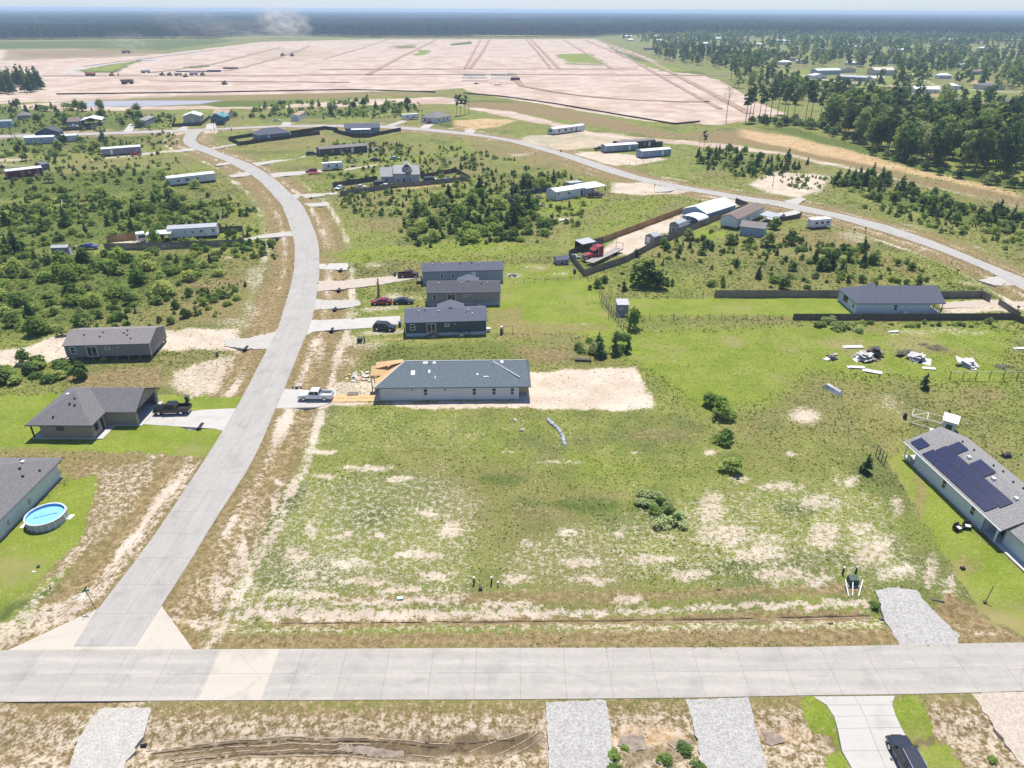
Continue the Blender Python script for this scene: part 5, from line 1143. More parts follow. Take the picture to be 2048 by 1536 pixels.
house('mobile_home', 'white flat-roofed trailer home right of the charcoal gable', MH, (125,285), (156,283), 4.6, 2.6, .4, 'skirt', 'gx', .4, .12, white, ROOF_WHITE, (('f', 2.0, .9, .9, .9, 'w'),), piers_m=midgrey)
house('mobile_home', 'pale blue trailer home cut by the left edge', MH, (-20,256), (26,254), 5, 2.8, .4, 'skirt', 'gx', .5, .12, S('sky_vinyl', (.34, .43, .55)), ROOF_GREYM, (('f', 9, .9, 1.0, 1.0, 'w'), ('f', 5, .9, 1.0, 1.0, 'w')), piers_m=white)
house('house', 'small grey house with a hip roof half hidden by scrub at upper left', 'house', (36,240), (60,239), 6, 2.5, 0, 'slab', 'hip', 1.8, .5, midgrey, SH_TAUPE, (('f', 2, .9, 1, 1, 'w'),))
house('house', 'blue house with a white metal carport roof and cluttered fenced yard', 'house', (137,254), (160,253), 11, 2.7, 0, 'slab', 'gx', 1.6, .4, S('denim_vinyl', (.13, .19, .29)), SH_BROWN, (('f', 1.5, .9, 1.1, 1.1, 'w'), ('f', 4.5, .9, 1.1, 1.1, 'w')), rz=R(14))
cp = empty('carport', (*G(163,253), 0), R(22), 'wide white metal carport joined to the blue house at upper left', 'carport'); roof_obj(cp, gable_roof(11, 13, 3.0, 1.4, .2, 'y'), ROOF_WHITEY)
for x, y in ((.1, .1), (10.8, .1), (.1, 6), (10.8, 6), (.1, 12.8), (10.8, 12.8)): MB().box(x - .1, x + .1, y - .1, y + .1, 0, 3.0).build('post', M_WHITE, cp)
loc, rz, D_ = by_right_wall((292,253.5), (312,244), 5.4)
house('mobile_home', 'grey trailer home seen end-on beside a flared pale drive, upper left', MH, None, None, 18, 2.6, .5, 'skirt', 'gy', .9, .15, midgrey, SH_LITE, (('f', 1.2, .9, 1.0, 1.2, 'w'), ('f', 3.2, .9, 1.0, 1.2, 'w'), ('r', 4, .9, 1.0, 1.0, 'w'), ('r', 10, .9, 1.0, 1.0, 'w')), W=5.4, rz=rz, loc=loc)
house('house', 'beige gabled house with a white metal roof inside a dark board fence', 'house', (368,246), (403,245), 11, 3.6, 0, 'slab', 'gy', 1.6, .35, beige, ROOF_WHITEY, (('r', 3, 1, 1, 1.1, 'w'), ('f', 4.4, .05, 1.0, 2.1, 'd')))
house('house', 'teal gabled house with a dark porch left of the grey power pole', 'house', (422,245), (449,245), 10, 2.9, 0, 'slab', 'gy', 1.7, .35, teal, mat('teal_metal_roof', (.08, .25, .28), .5), (('f', 1.2, .05, 2.2, 2.2, 'p'), ('f', 5, .9, 1.2, 1.1, 'w')))
house('house', 'tan-roofed back wing rising behind the teal gabled house', 'house', (428,239), (458,239), 9, 3.4, 0, 'slab', 'gx', 1.6, .35, beige, mat('tan_metal_roof', (.38, .27, .18), .6), ())
loc, rz, D_ = by_right_wall((598,242.5), (612,234), 4.6)
house('mobile_home', 'narrow white trailer home with a tan roof seen end-on by the top road', MH, None, None, 19, 2.7, .4, 'skirt', 'gy', .7, .12, white, mat('tan_shingle', (.33, .25, .18), .9, var=.2), (('f', .6, .9, .9, 1.2, 'w'), ('f', 2.6, .9, .9, 1.2, 'w'), ('r', 5, .9, 1, .9, 'w'), ('r', 12, .9, 1, .9, 'w')), W=4.6, rz=rz, loc=loc, piers_m=white)
house('house', 'blue ranch house with a wide charcoal hip roof inside a black fence', 'house', (519,282), (581,276), 9, 2.8, 0, 'slab', 'hip', 2.4, .5, S('steel_blue_vinyl', (.15, .21, .29)), SH_BLUE, (('f', 2.0, .9, 1.1, 1.2, 'w'), ('f', 4.6, .05, .9, 2.1, 'd'), ('f', 8.6, .9, 1.1, 1.2, 'w'), ('f', 12.5, .9, 1.1, 1.2, 'w')))
r, pl, W, wz = house('house', 'grey-blue house with a full-width white porch behind a V of board fence', 'house', (691,269), (760,267), 9.5, 2.8, .3, 'slab', 'gx', 1.7, .35, S('haze_blue_vinyl', (.21, .26, .32)), SH_BLUE, (('f', 3, .1, 1.8, 2.1, 'p'), ('f', 7, .9, 1.1, 1.2, 'w'), ('f', 11, .9, 1.1, 1.2, 'w')))
po = empty('porch', (0, 0, 0)); po.parent = r; roof_obj(po, [[(3.2, -2.8, 2.6), (13.5, -2.8, 2.6), (13.5, -.2, 2.95), (3.2, -.2, 2.95)]], ROOF_WHITE, .1, 'porch_roof')
for i in range(5): MB().box(3.3 + i * 2.5, 3.42 + i * 2.5, -2.75, -2.63, .1, 2.6).build('porch_post', M_WHITE, po)
MB().box(3.2, 13.6, -2.75, -2.68, 1.05, 1.15).build('porch_rail', M_WHITE, po); MB().box(3.1, 13.7, -2.8, -.1, -.1, .3).build('porch_floor', M_FENCEG, po)
house('mobile_home', 'long charcoal-brown trailer home with a black SUV at its left end', MH, (640,313), (735,305), 5, 2.6, .5, 'skirt', 'gx', .8, .15, brown, SH_TAUPE, (('f', 5.5, .9, 1.2, 1.1, 'w'), ('f', 9.6, .9, 1.2, 1.1, 'w'), ('f', 15.0, .05, 1.0, 2.1, 'd'), ('f', 12.4, 1.7, 1.1, .5, 'W')), piers_m=M_TRIMD)
def gabled_house():
    loc, rz, W = (-50.8, 279.5), R(9), 15.0
    r = empty('gabled_house', (*loc, 0), rz, 'pale house with three steep grey gables and bare plywood end in the fenced yard', 'house'); footprint(loc, rz, W, 9)
    w = S('pale_lilac_stucco', (.42, .42, .44)); rf = mat('pale_grey_shingle', (.33, .325, .33), .9, var=.2, scale=3)
    MB().box(0, W, 0, 9, -.2, .12).build('foundation_slab', M_CONC, r)
    MB().box(0, 5, 0, 8, .12, 3.0).build('left_wall', w, r); MB().box(5, 9.2, -1.2, 8, .12, 4.2).build('middle_wall', w, r); MB().box(9.2, 14.6, -.4, 8, .12, 3.6).build('right_wall', w, r)
    for k, (x, wd, y, z, ri) in enumerate(((0, 5, 0, 3.0, 2.6), (5, 4.2, -1.2, 4.2, 2.2), (9.2, 5.4, -.4, 3.6, 2.6))):
        roof_obj(r, gable_roof(wd, 8.4 - y, z, ri, .3, 'x' if k != 1 else 'x', x0=x, y0=y), rf)
    MB().box(8.6, 11.4, .6, 5, 3.6, 6.2).build('dormer_wall', w, r); roof_obj(r, gable_roof(2.8, 5.2, 6.2, 1.5, .35, 'y', x0=8.6, y0=.4), rf, name='dormer_roof')
    MB().box(9.4, 12.0, -.75, -.35, 4.4, 4.55).box(9.4, 12.0, -.78, -.72, 4.55, 5.5).build('balcony', M_LUMBER, r)
    MB().box(14.6, 14.75, -.4, 8, .12, 3.5).build('plywood_wall', M_PLY, r)
    for x, y in ((6.0, -1.2), (10.4, -.4), (1.6, 0)): opening(r, (0, y, 1, 0), x, 1.0, 1.0, 1.3, 'w')
    opening(r, (0, -1.2, 1, 0), 8.2, .15, .85, 2.1, 'd', M_TRIMD); opening(r, (0, .6, 1, 0), 9.4, 4.7, 1.2, 1.0, 'w')
gabled_house()
# along the loop road, east
house('mobile_home', 'long white trailer home with black-trimmed end window on sandy ground', MH, (1107,270.5), (1169,262), 4.8, 2.6, .5, 'piers', 'gx', .5, .12, white, ROOF_WHITE, (('f', 3.6, .9, 1.4, 1.1, 'W'), ('f', 8.2, .9, 2.0, 1.1, 'W'), ('f', 13, .9, 1.2, 1.1, 'w'), ('l', 1.2, .9, 2.4, 1.2, 'W'), ('f', 17, .05, .9, 2.0, 'd')), trim=M_TRIMD)
house('mobile_home', 'steel-blue trailer home with a white stair beside a dark pickup', MH, (1211,306), (1275,301.5), 4.8, 2.6, .5, 'piers', 'gx', .5, .12, bluegrey, ROOF_WHITE, (('f', 12.6, .05, .9, 2.0, 'd'), ('f', 4, .9, .9, .9, 'w'), ('f', 8, .9, .9, .9, 'w'), ('f', 15.4, .9, .7, 1, 'w')))
house('mobile_home', 'dark brown trailer home behind the steel-blue one', MH, (1236,300), (1310,293.5), 5, 2.7, .5, 'skirt', 'gx', .6, .12, brown, mat('brown_metal_roof', (.14, .12, .125), .6), (('f', 15, .9, 1, 1, 'w'), ('f', 18, .05, .9, 2, 'd')), piers_m=M_TRIMD)
house('mobile_home', 'short blue trailer home with a white door nearest the wire fence', MH, (1283,317), (1341,312), 4.8, 2.6, .5, 'piers', 'gx', .5, .12, S('slate_blue_vinyl', (.20, .27, .36)), ROOF_WHITE, (('f', 11.0, .05, 1.0, 2.0, 'd'), ('f', 13.4, .9, .8, .9, 'w'), ('f', 3.6, 1.4, .6, .5, 'w')))
MB().box(0, 4.0, 0, 2.5, 0, 2.4).build('storage_container', mat('dark_green_steel', (.05, .085, .07), .6)); bpy.data.objects['storage_container'].location = (*G(1311,294), 0); bpy.data.objects['storage_container'].rotation_euler = (0, 0, R(20)); tag(bpy.data.objects['storage_container'], 'dark green storage box at the end of the dark brown trailer home', 'storage box')
loc, rz, D_ = by_right_wall((873,247.5), (905,241), 11)
house('house', 'white house with a grey shingle hip roof at the bend of the loop road', 'house', None, None, 15, 3.0, 0, 'slab', 'hip', 2.6, .4, S('bright_white_siding', (.62, .63, .64)), SH_TAUPE, (('f', 2, .9, 1.2, 1.3, 'w'), ('f', 5.0, .05, 1.0, 2.1, 'd'), ('r', 2, .9, 1, 1.3, 'w'), ('r', 7, .9, 1, 1.3, 'w'), ('r', 11, .9, 1, 1.3, 'w')), W=11, rz=rz, loc=loc, trim=M_TRIMD)
camper('white camper van beside the white hip-roofed house', (806,240.5), (838,238.5), 2.6, 3.2, cat='camper van')
# white home with the long carport
r, pl, W, wz = house('mobile_home', 'white trailer home with attached white carport and purple pickup in front', MH, (1111,401), (1168,392), 5.6, 2.7, .25, 'skirt', 'gx', .7, .15, white, ROOF_WHITE, (('f', 5.6, 1.2, .8, .7, 'w'), ('f', 11.2, .05, 1.0, 2.1, 'd'), ('f', 1.0, 1.6, .7, .4, 'W')), trim=M_TRIMD, piers_m=white)
po = empty('carport', (0, 0, 0)); po.parent = r; roof_obj(po, [[(W + .1, -1.0, 2.75), (W + 9.6, -1.0, 2.75), (W + 9.6, 5.8, 3.1), (W + .1, 5.8, 3.1)]], ROOF_WHITEY, .1, 'carport_roof')
for x in (W + 3, W + 6, W + 9.3):
    for y in (-.8, 5.5): MB().box(x - .07, x + .07, y - .07, y + .07, 0, 2.8).build('post', M_DARKWOOD, po)
MB().box(W + .1, W + 5.5, .8, 5.2, 0, 2.6).build('porch_wall', white, po)
house('porch_shelter', 'flat grey shelter roof tucked behind the white trailer home with carport', 'shelter', (1141,381), (1166,378), 4, 2.3, 0, 'slab', 'shedf', .2, .2, midgrey, ROOF_GREYM, (), corner=False)
# blue house with the white metal roof in the long strip, and its neighbours
house('house', 'blue house with a bright white metal gable roof in the fenced strip', 'house', None, None, 17.4, 2.9, .1, 'slab', 'gy', 1.5, .3, S('harbour_blue_siding', (.20, .275, .36)), ROOF_WHITEY, (('f', 4.3, .9, 1.1, 1.2, 'w'), ('r', .6, 1, .7, .9, 'w'), ('r', 6.5, .9, 1.2, .9, 'W'), ('r', 10, 1, .7, .9, 'w')), W=8.8, rz=R(-45.8), loc=(55.5, 231.3))
def curved_carport():
    r = empty('carport', (53.2, 224.2, 0), R(-45.8), 'white arched metal carport over a pickup beside the blue house', 'carport')
    n = 8; mb = MB(); w, d = 6.4, 6.0
    for i in range(n):
        a, c = math.pi * i / n, math.pi * (i + 1) / n
        X = lambda t: w / 2 - (w / 2 + .15) * math.cos(t); Z = lambda t: 2.1 + .95 * math.sin(t)
        mb.slab([(X(a), 0, Z(a)), (X(c), 0, Z(c)), (X(c), d, Z(c)), (X(a), d, Z(a))], .07)
    mb.build('arched_roof', ROOF_WHITEY, r)
    for y in (.2, 3, 5.8):
        for x in (0, w): MB().box(x - .05, x + .05, y - .05, y + .05, 0, 2.2).build('post', M_WHITE, r)
curved_carport()
loc, rz, D_ = by_right_wall((1472.5,460), (1530,432), 5.4)
house('mobile_home', 'white home with a weathered brown shingle roof raised at its near end', MH, None, None, 20.5, 2.6, .7, 'piers', 'gy', 1.0, .2, S('clean_white_vinyl', (.64, .65, .66)), SH_BROWN, (('r', 1.6, .6, .8, 1.4, 'w'), ('r', 3.2, .6, .8, 1.4, 'w'), ('r', 6.6, .6, .9, 1.5, 'w'), ('r', 8.0, .6, .9, 1.5, 'w')), W=5.4, rz=rz, loc=loc)
pr = empty('porch', (77.9, 224.0, 0), rz, 'blue-grey porch roof on posts beside the brown-roofed white home', 'porch'); roof_obj(pr, [[(0, 0, 2.9), (5.4, 0, 2.6), (5.4, 6.4, 2.6), (0, 6.4, 2.9)]], ROOF_GREYM)
for x, y in ((.2, .2), (5.2, .2), (.2, 6.2), (5.2, 6.2)): MB().box(x - .08, x + .08, y - .08, y + .08, 0, 2.7).build('post', M_DARKWOOD, pr)
MB().box(0, 5.4, 0, 6.4, .0, .55).build('deck', M_DARKWOOD, pr)
house('garden_shed', 'low blue outbuilding with a grey roof behind round bushes', 'shed', None, None, 6.5, 2.5, 0, 'slab', 'gx', 1.0, .25, S('light_blue_siding', (.27, .36, .45)), SH_TAUPE, (), W=7.0, rz=R(-24), loc=(68.6, 211.6))
def barn_shed():
    loc, rz, W = (47.6, 213.5), R(-42), 3.3
    r = empty('barn_shed', (*loc, 0), rz, 'grey barn-shaped shed with a rounded gambrel roof inside the strip', 'shed'); footprint(loc, rz, W, 5)
    w = S('ash_boards', (.24, .22, .21)); MB().box(0, W, 0, 5, 0, 2.1).build('wall', w, r)
    prof = [(-.1, 2.05), (.35, 3.2), (W / 2, 3.75), (W - .35, 3.2), (W + .1, 2.05)]
    mb = MB()
    for (a, z0), (c, z1) in zip(prof[:-1], prof[1:]): mb.slab([(a, -.15, z0 + .08), (c, -.15, z1 + .08), (c, 5.15, z1 + .08), (a, 5.15, z0 + .08)], .08)
    mb.build('roof', ROOF_GREYM, r)
    g = MB()
    for y in (0, 4.9): b = len(g.v); g.v += [(x, y, z) for x, z in prof] + [(x, y + .1, z) for x, z in prof]; g.f += [(b, b+1, b+2, b+3, b+4), (b+9, b+8, b+7, b+6, b+5)]; g.m += [0, 0]
    g.build('gable_wall', w, r); opening(r, (0, 0, 1, 0), .8, .1, 1.6, 1.9, 'd', w)
barn_shed()
house('garden_shed', 'small grey shed with a pale roof against the near strip fence', 'shed', None, None, 3.2, 2.2, 0, 'slab', 'gy', .7, .15, S('drift_boards', (.26, .245, .23)), ROOF_GREYM, (('f', .6, .05, 1.0, 1.8, 'd'),), W=3.0, rz=R(-42), loc=(38.5, 202.6), corner=False)
lt = empty('lean_to', (*G(1164,505), 0), R(34), 'white sheet-metal lean-to beside the red truck', 'lean-to'); roof_obj(lt, [[(0, 0, 2.2), (5.0, 0, 2.2), (5.0, 3.4, 2.6), (0, 3.4, 2.6)]], ROOF_GREYM)
for x, y in ((.1, .1), (4.9, .1), (.1, 3.3), (4.9, 3.3)): MB().box(x - .06, x + .06, y - .06, y + .06, 0, 2.3).build('post', M_DARKWOOD, lt)
MB().box(0, 5, 3.25, 3.35, .3, 2.4).build('back_wall', M_DARKWOOD, lt)
house('dog_house', 'low dark-roofed kennel outside the corner of the strip fence', 'kennel', (1114,531), (1137,529), 2.8, 1.2, .15, 'skirt', 'gx', .6, .2, midgrey, SH_BLUE, (('f', 1.0, .1, .7, .7, 'd'),), corner=False, trim=M_BLACK)
house('garden_shed', 'small grey shed with a light roof in the corner of the green yard', 'shed', (1234,631), (1256,631), 2.6, 2.3, .15, 'slab', 'shed', .35, .15, S('grey_blue_boards', (.24, .26, .28)), ROOF_GREYM, (('f', .5, 1.2, .7, .5, 'W'),), corner=False)
# ---------------------------------------------------------------- the distant town
TOWN = [(1360,86,16,0),(1372,92,22,1),(1432,80,24,0),(1440,96,20,3),(1490,109.5,27,2),(1438,120,20,1),(1548,82,20,1),(1570,85,24,0),(1622,83,20,3),(1690,93,26,0),(1708,88,18,1),(1738,98,42,0),(1797,104,24,0),(1755,111,26,1),(1776,128,28,4),(1718,131,28,0),(1574,130,22,0),(1592,122,24,3),(1602,127,16,0),(1842,85,22,0),(1882,83,26,1),(1926,137,24,0),(1880,138,20,3),(1909,82,20,0),(2030,84,28,1),(1858,118,26,0),(1820,122,30,3),(1990,180,44,1),(1852,186,44,0),(1918,210,26,3),(2012,212,26,1),(1972,100,18,0),(1255,75,14,0),(1262,82,11,0),(1320,75,12,0),(1332,90,22,3),(1300,100,20,3),(1318,84,14,0),(1352,82,14,0),(1340,96,12,0),(1385,78,12,0),(1400,100,18,4),(1410,90,14,0),(1760,164,28,0),(1700,146,36,1),(1640,158,26,0),(1590,160,22,3),(1620,63,12,0),(1527,62,10,0),(1538,62.5,9,0),(1890,158,24,0),(1960,150,26,3),(2040,160,24,0),(1820,100,18,0),(2000,128,20,0),(1648,104,18,3),(1520,92,16,0),(1470,90,16,3),(1955,225,30,1),(1905,180,24,0)]
TR = [('white roof', ROOF_WHITE), ('grey shingle roof', SH_GREY), ('pale blue walls', SH_LITE), ('brown roof', SH_BROWN), ('rust-red roof', mat('rust_roof', (.36, .15, .10), .8))]
TWALL = [white, beige, S('town_blue_vinyl', (.50, .54, .58)), midgrey, beige]
rt = np.random.default_rng(3)
for (u, v, wpx, k) in TOWN:
    x, y = G(u, v); W = wpx * math.hypot(y, CAMH) / FPX * 1.0; D = W * rt.uniform(.4, .6) + 2
    house('town_house', 'distant town house with %s' % TR[k][0], 'house', None, None, D, rt.uniform(2.8, 3.6), 0, 'slab', ('gx', 'hip', 'gy')[rt.integers(0, 3)] if W < 30 else 'gx', 1.6, .3, TWALL[k], TR[k][1], W3(max(2, int(W / 6)), W, .9, 1.3, 1.3) if v > 100 else (), group='distant town houses with %s' % TR[k][0], W=W, rz=R(rt.uniform(-12, 25)), loc=(x - W / 2, y), corner=False)
house('metal_barn', 'big pale metal barn with a tan roof on open ground in the far town', 'barn', (1748,151), (1782,150), 14, 5, 0, 'slab', 'gx', 2.2, .3, beige, mat('tan_barn_roof', (.55, .50, .40), .5), (('r', 3, .1, 5, 3.5, 'g'),), rz=R(8), corner=False)
house('long_shed', 'long white-roofed shed with blue-grey walls on cleared land beyond the pines', 'shed', (1634,150), (1681,149), 12, 4.2, 0, 'slab', 'gx', 1.4, .3, S('shed_blue_grey', (.33, .36, .40)), ROOF_WHITE, (('f', 6, 1.2, 2, 1.2, 'W'), ('f', 14, 1.2, 2, 1.2, 'W')), corner=False)
house('metal_shop', 'grey-roofed shop with cluttered yard right of the long white-roofed shed', 'workshop', (1676,160), (1735,163), 11, 3.2, 0, 'slab', 'gx', 1.2, .3, midgrey, ROOF_GREYM, (), corner=False)
# ================================================================ drives and pads
def gravel_mat(name, c0, c1):
    m, nt, N, L = nodes_of(name)
    out = N.new('ShaderNodeOutputMaterial'); b = N.new('ShaderNodeBsdfPrincipled'); b.inputs['Roughness'].default_value = .95; b.inputs['Specular IOR Level'].default_value = .15
    geo = N.new('ShaderNodeNewGeometry')
    vo = N.new('ShaderNodeTexVoronoi'); vo.inputs['Scale'].default_value = 7; L.new(geo.outputs['Position'], vo.inputs['Vector'])
    nz = N.new('ShaderNodeTexNoise'); nz.inputs['Scale'].default_value = .8; nz.inputs['Detail'].default_value = 7; nz.inputs['Roughness'].default_value = .7; L.new(geo.outputs['Position'], nz.inputs['Vector'])
    sp = N.new('ShaderNodeSeparateColor'); L.new(vo.outputs['Color'], sp.inputs[0])
    ad = N.new('ShaderNodeMath'); ad.operation = 'ADD'; L.new(sp.outputs[0], ad.inputs[0]); L.new(nz.outputs['Fac'], ad.inputs[1])
    mr = N.new('ShaderNodeMapRange'); mr.inputs['From Min'].default_value = .35; mr.inputs['From Max'].default_value = 1.45; L.new(ad.outputs[0], mr.inputs['Value'])
    mx = N.new('ShaderNodeMix'); mx.data_type = 'RGBA'; mx.inputs[6].default_value = c0 + (1,); mx.inputs[7].default_value = c1 + (1,); L.new(mr.outputs[0], mx.inputs[0]); L.new(mx.outputs[2], b.inputs['Base Color'])
    bp = N.new('ShaderNodeBump'); bp.inputs['Strength'].default_value = .6; bp.inputs['Distance'].default_value = .05; L.new(vo.outputs['Distance'], bp.inputs['Height']); L.new(bp.outputs[0], b.inputs['Normal'])
    L.new(b.outputs[0], out.inputs[0]); return m
M_GRAVEL = gravel_mat('grey_gravel', (.25, .24, .225), (.42, .405, .385)); M_GRAVELW = gravel_mat('white_gravel', (.31, .29, .26), (.46, .435, .395)); M_GRAVELT = gravel_mat('tan_gravel', (.34, .285, .23), (.47, .41, .34))
def ragged(pts, step=.7, amp=.22, seed=0):
    r = np.random.default_rng(seed); out = []
    for a, c in zip(pts, pts[1:] + pts[:1]):
        n = max(1, int(math.hypot(c[0] - a[0], c[1] - a[1]) / step))
        for i in range(n):
            t = i / n; out.append((a[0] + (c[0] - a[0]) * t + r.normal() * amp, a[1] + (c[1] - a[1]) * t + r.normal() * amp))
    return out
def ccw(p):
    s = sum(a[0] * c[1] - c[0] * a[1] for a, c in zip(p, p[1:] + p[:1]))
    return p if s > 0 else p[::-1]
DRIVE_I = 0
def drive(px, m, rag=None, z=.06):
    global DRIVE_I
    DRIVE_I += 1
    p = ccw(GP(px)); KEEP_OUT.append(p)
    far = math.hypot(*p[0]) > 220
    if rag: p = ragged(p, .45 if not far else 2.0, rag * (.55 if not far else 1), DRIVE_I)
    o = MB().prism(p, -.55, z + .001 * (DRIVE_I % 7)).build('driveway' if not rag else 'gravel_driveway', m)
    return tag(o, kind='structure')
drive([(276,851),(308,807),(312,806),(378,823.7),(406,820),(474,817),(446,862),(427,857.5),(359,853.6),(289,849)], M_DRIVE)
drive([(618,640),(646,640.4),(800.5,632),(800,648),(760,655),(686,659),(646,662),(626,664),(610,672)], M_DRIVE)
drive([(630,598),(651,600.6),(716,600.6),(722,606),(719,611),(696,616),(624,620)], M_GRAVELW, .2)
drive([(636,562),(663,563.5),(730,557),(792,551.6),(838,549),(838,556),(760,570),(719,575),(633,583.5)], M_GRAVELT, .2)
drive([(637,528.8),(652,527.5),(695.8,526.5),(697,532),(693,540.5),(652,539),(637,538)], M_DRIVE)
drive([(606.7,408),(652,404),(656,407.5),(651,412.8),(617,414)], M_GRAVELW, .25)
drive([(585,389.4),(600,389),(673.5,384.7),(677,388),(625.5,395),(594,397)], M_GRAVELW, .15)
drive([(584,462),(520,470.8),(488,478),(488,484),(520,477),(587,472)], M_GRAVELW, .15)
drive([(557,659),(538,668),(496,676),(450,680),(450,693),(494,697.6),(537,700)], M_GRAVELW, .3)
drive([(386,296.6),(340,301.8),(280,307),(282,310),(340,306),(392,301)], M_GRAVELW, .25)
drive([(428,329.5),(456,323.7),(466,327.5),(434,332)], M_GRAVELW, .3); drive([(457,351),(497,343.5),(505,350),(466,355.5)], M_GRAVELW, .3)
drive([(503,326.8),(560,319),(612.5,312),(614,314),(560,323.5),(512,332)], M_GRAVELW, .25); drive([(536,347),(609.5,342),(645,339),(645,345),(608,348.6),(547,355)], M_GRAVELW, .25); drive([(690,338),(735,331),(760,327),(742,334),(690,341.5)], M_GRAVELT, .4)
drive([(419,296.6),(472,287.8),(473,290),(427,298.6)], M_GRAVELW, .2); drive([(353,260.5),(365,252.7),(376.6,252.7),(375,260)], M_GRAVELW, .2); drive([(409,259.8),(414.7,247.6),(435,246.8),(432,258)], M_DRIVE)
drive([(559,253),(568.5,243),(584.6,242.6),(580,251)], M_GRAVELW, .2); drive([(244,266.5),(259,247.6),(271,246.8),(266,262)], M_DRIVE); drive([(772,251),(804,241),(816,242),(787,252.5)], M_GRAVELW, .25); drive([(838,257),(853,246.5),(870,247.5),(855,258.5)], M_DRIVE); drive([(929,259.5),(945,258.6),(952.7,262),(945,267.5),(930,266)], M_GRAVELW, .2)
drive([(1321,372),(1354,378),(1337,383),(1309,385)], M_GRAVELW, .25); drive([(1442,395),(1497,405),(1464,407),(1440,401)], M_GRAVELW, .2); drive([(1530,434),(1592,420),(1601,425),(1575,437),(1545,447)], M_DRIVE); drive([(1566,402.5),(1600,394),(1613,398),(1592,410)], M_GRAVELW, .25)
drive([(1956,561),(1985,554.5),(1998,552.5),(2028,571),(1989,571)], M_GRAVELW, .25)
drive([(1880,606),(1974,599),(2030,604),(2060,601),(2060,612),(1990,616),(1880,616)], M_GRAVELT, .2)
drive([(201.6,1419),(297,1415),(300,1424),(287,1472),(253,1523.4),(236,1570),(120,1590),(137,1536),(160.6,1469)], M_GRAVELW, .16)
drive([(1091,1404.5),(1211,1400),(1221,1455),(1228,1560),(1099,1560),(1093,1455)], M_GRAVEL, .13); drive([(1373,1400),(1497,1394.6),(1510.8,1452.5),(1540,1560),(1402,1560),(1395,1480)], M_GRAVEL, .13)
drive([(1942,1387),(2048,1383),(2300,1372),(2300,1750),(2080,1640),(2046,1532),(2017,1497),(1979,1440)], M_GRAVELT, .15)
drive([(1749,1180.6),(1794,1175),(1832,1180.6),(1856,1211),(1898.7,1251.5),(1918,1272),(1915,1290.7),(1799.7,1291),(1767.6,1238),(1757,1203)], M_GRAVEL, .15)
drive([(568,778),(610,781),(672,779),(674,803),(634,815),(552,817)], M_DRIVE)
drive([(398,100),(330,109),(200,129),(150,138),(135,143),(140,148),(180,152),(184,150.5),(152,145),(160,140),(205,131),(335,111),(402,102)], M_GRAVELW, .8)
# the concrete drive at lower right is poured in six slabs
dr = empty('driveway'); tag(dr, kind='structure')
LV = [(1626,1394,1789,1392.5),(1653,1411,1784,1411),(1668,1434,1791,1432),(1675,1458,1802,1456),(1684,1503,1829,1502),(1722,1570,1850,1570)]
for i in range(len(LV) - 1):
    (a, va, b_, vb), (c, vc, d, vd) = LV[i], LV[i + 1]
    A, B, Cc, Dn = G(a, va), G(b_, vb), G(c, vc), G(d, vd)
    mA = ((A[0] + B[0]) / 2, (A[1] + B[1]) / 2); mC = ((Cc[0] + Dn[0]) / 2, (Cc[1] + Dn[1]) / 2); e = .012
    for l0, r0, l1, r1 in ((A, (mA[0] - e, mA[1]), Cc, (mC[0] - e, mC[1])), ((mA[0] + e, mA[1]), B, (mC[0] + e, mC[1]), Dn)):
        MB().prism([(l1[0], l1[1] + e), (r1[0], r1[1] + e), (r0[0], r0[1] - e), (l0[0], l0[1] - e)], -.5, .085).build('drive_slab', M_DRIVE, dr)
KEEP_OUT.append(ccw([G(a, b_) for a, b_, _, _ in LV] + [G(c, d) for _, _, c, d in LV[::-1]]))
# standing water
M_WATER = mat('still_water', (.33, .31, .32), .35, var=.1, scale=.05, spec=.25)
o = MB().face([(x, y, -.42) for x, y in ccw([(p[0] * 1.0, p[1]) for p in POND])]).build('pond_water', M_WATER); tag(o, kind='structure')
M_PUD = mat('muddy_water', (.23, .185, .14), .15, var=.35, scale=1.5, spec=.4)
for p in PUDDLE:
    cx_, cy_ = sum(q[0] for q in p) / len(p), sum(q[1] for q in p) / len(p)
    o = MB().face([(x, y, -.165) for x, y in ccw(ragged([(cx_ + (x - cx_) * 1.25, cy_ + (y - cy_) * 1.25) for x, y in p], .2, .09, 5))]).build('puddle', M_PUD); tag(o, kind='structure')

# pressed tyre ruts in the muddy ditch and the verges
M_RUT = mat('rut_mud', (.085, .062, .040), .9, var=.35, scale=2); M_RUTL = mat('dry_rut_soil', (.30, .235, .165), .95, var=.25, scale=2)
def rut(px, m, w=.13, h=.07):
    p = resample(GP(px), 60); x = np.array([q[0] for q in p]); y = np.array([q[1] for q in p]); y = y + (fbm(x * .5, y * .5, 5, 2) - .5) * .25; z = relief(x, y); mb = MB(); q = np.random.default_rng(len(px) + int(abs(x[0]) * 9))
    for i in range(59):
        if q.uniform() < .12: continue
        a, c = (x[i], y[i], z[i]), (x[i + 1], y[i + 1], z[i + 1]); k = h * q.uniform(.4, 1.2)
        mb.hexa([(a[0], a[1] - w, a[2] - .1), (c[0], c[1] - w, c[2] - .1), (c[0], c[1] + w, c[2] - .1), (a[0], a[1] + w, a[2] - .1)], [(a[0], a[1] - w * .4, a[2] + k), (c[0], c[1] - w * .4, c[2] + k), (c[0], c[1] + w * .4, c[2] + k), (a[0], a[1] + w * .4, a[2] + k)])
    tag(mb.build('tyre_rut', m), kind='structure')
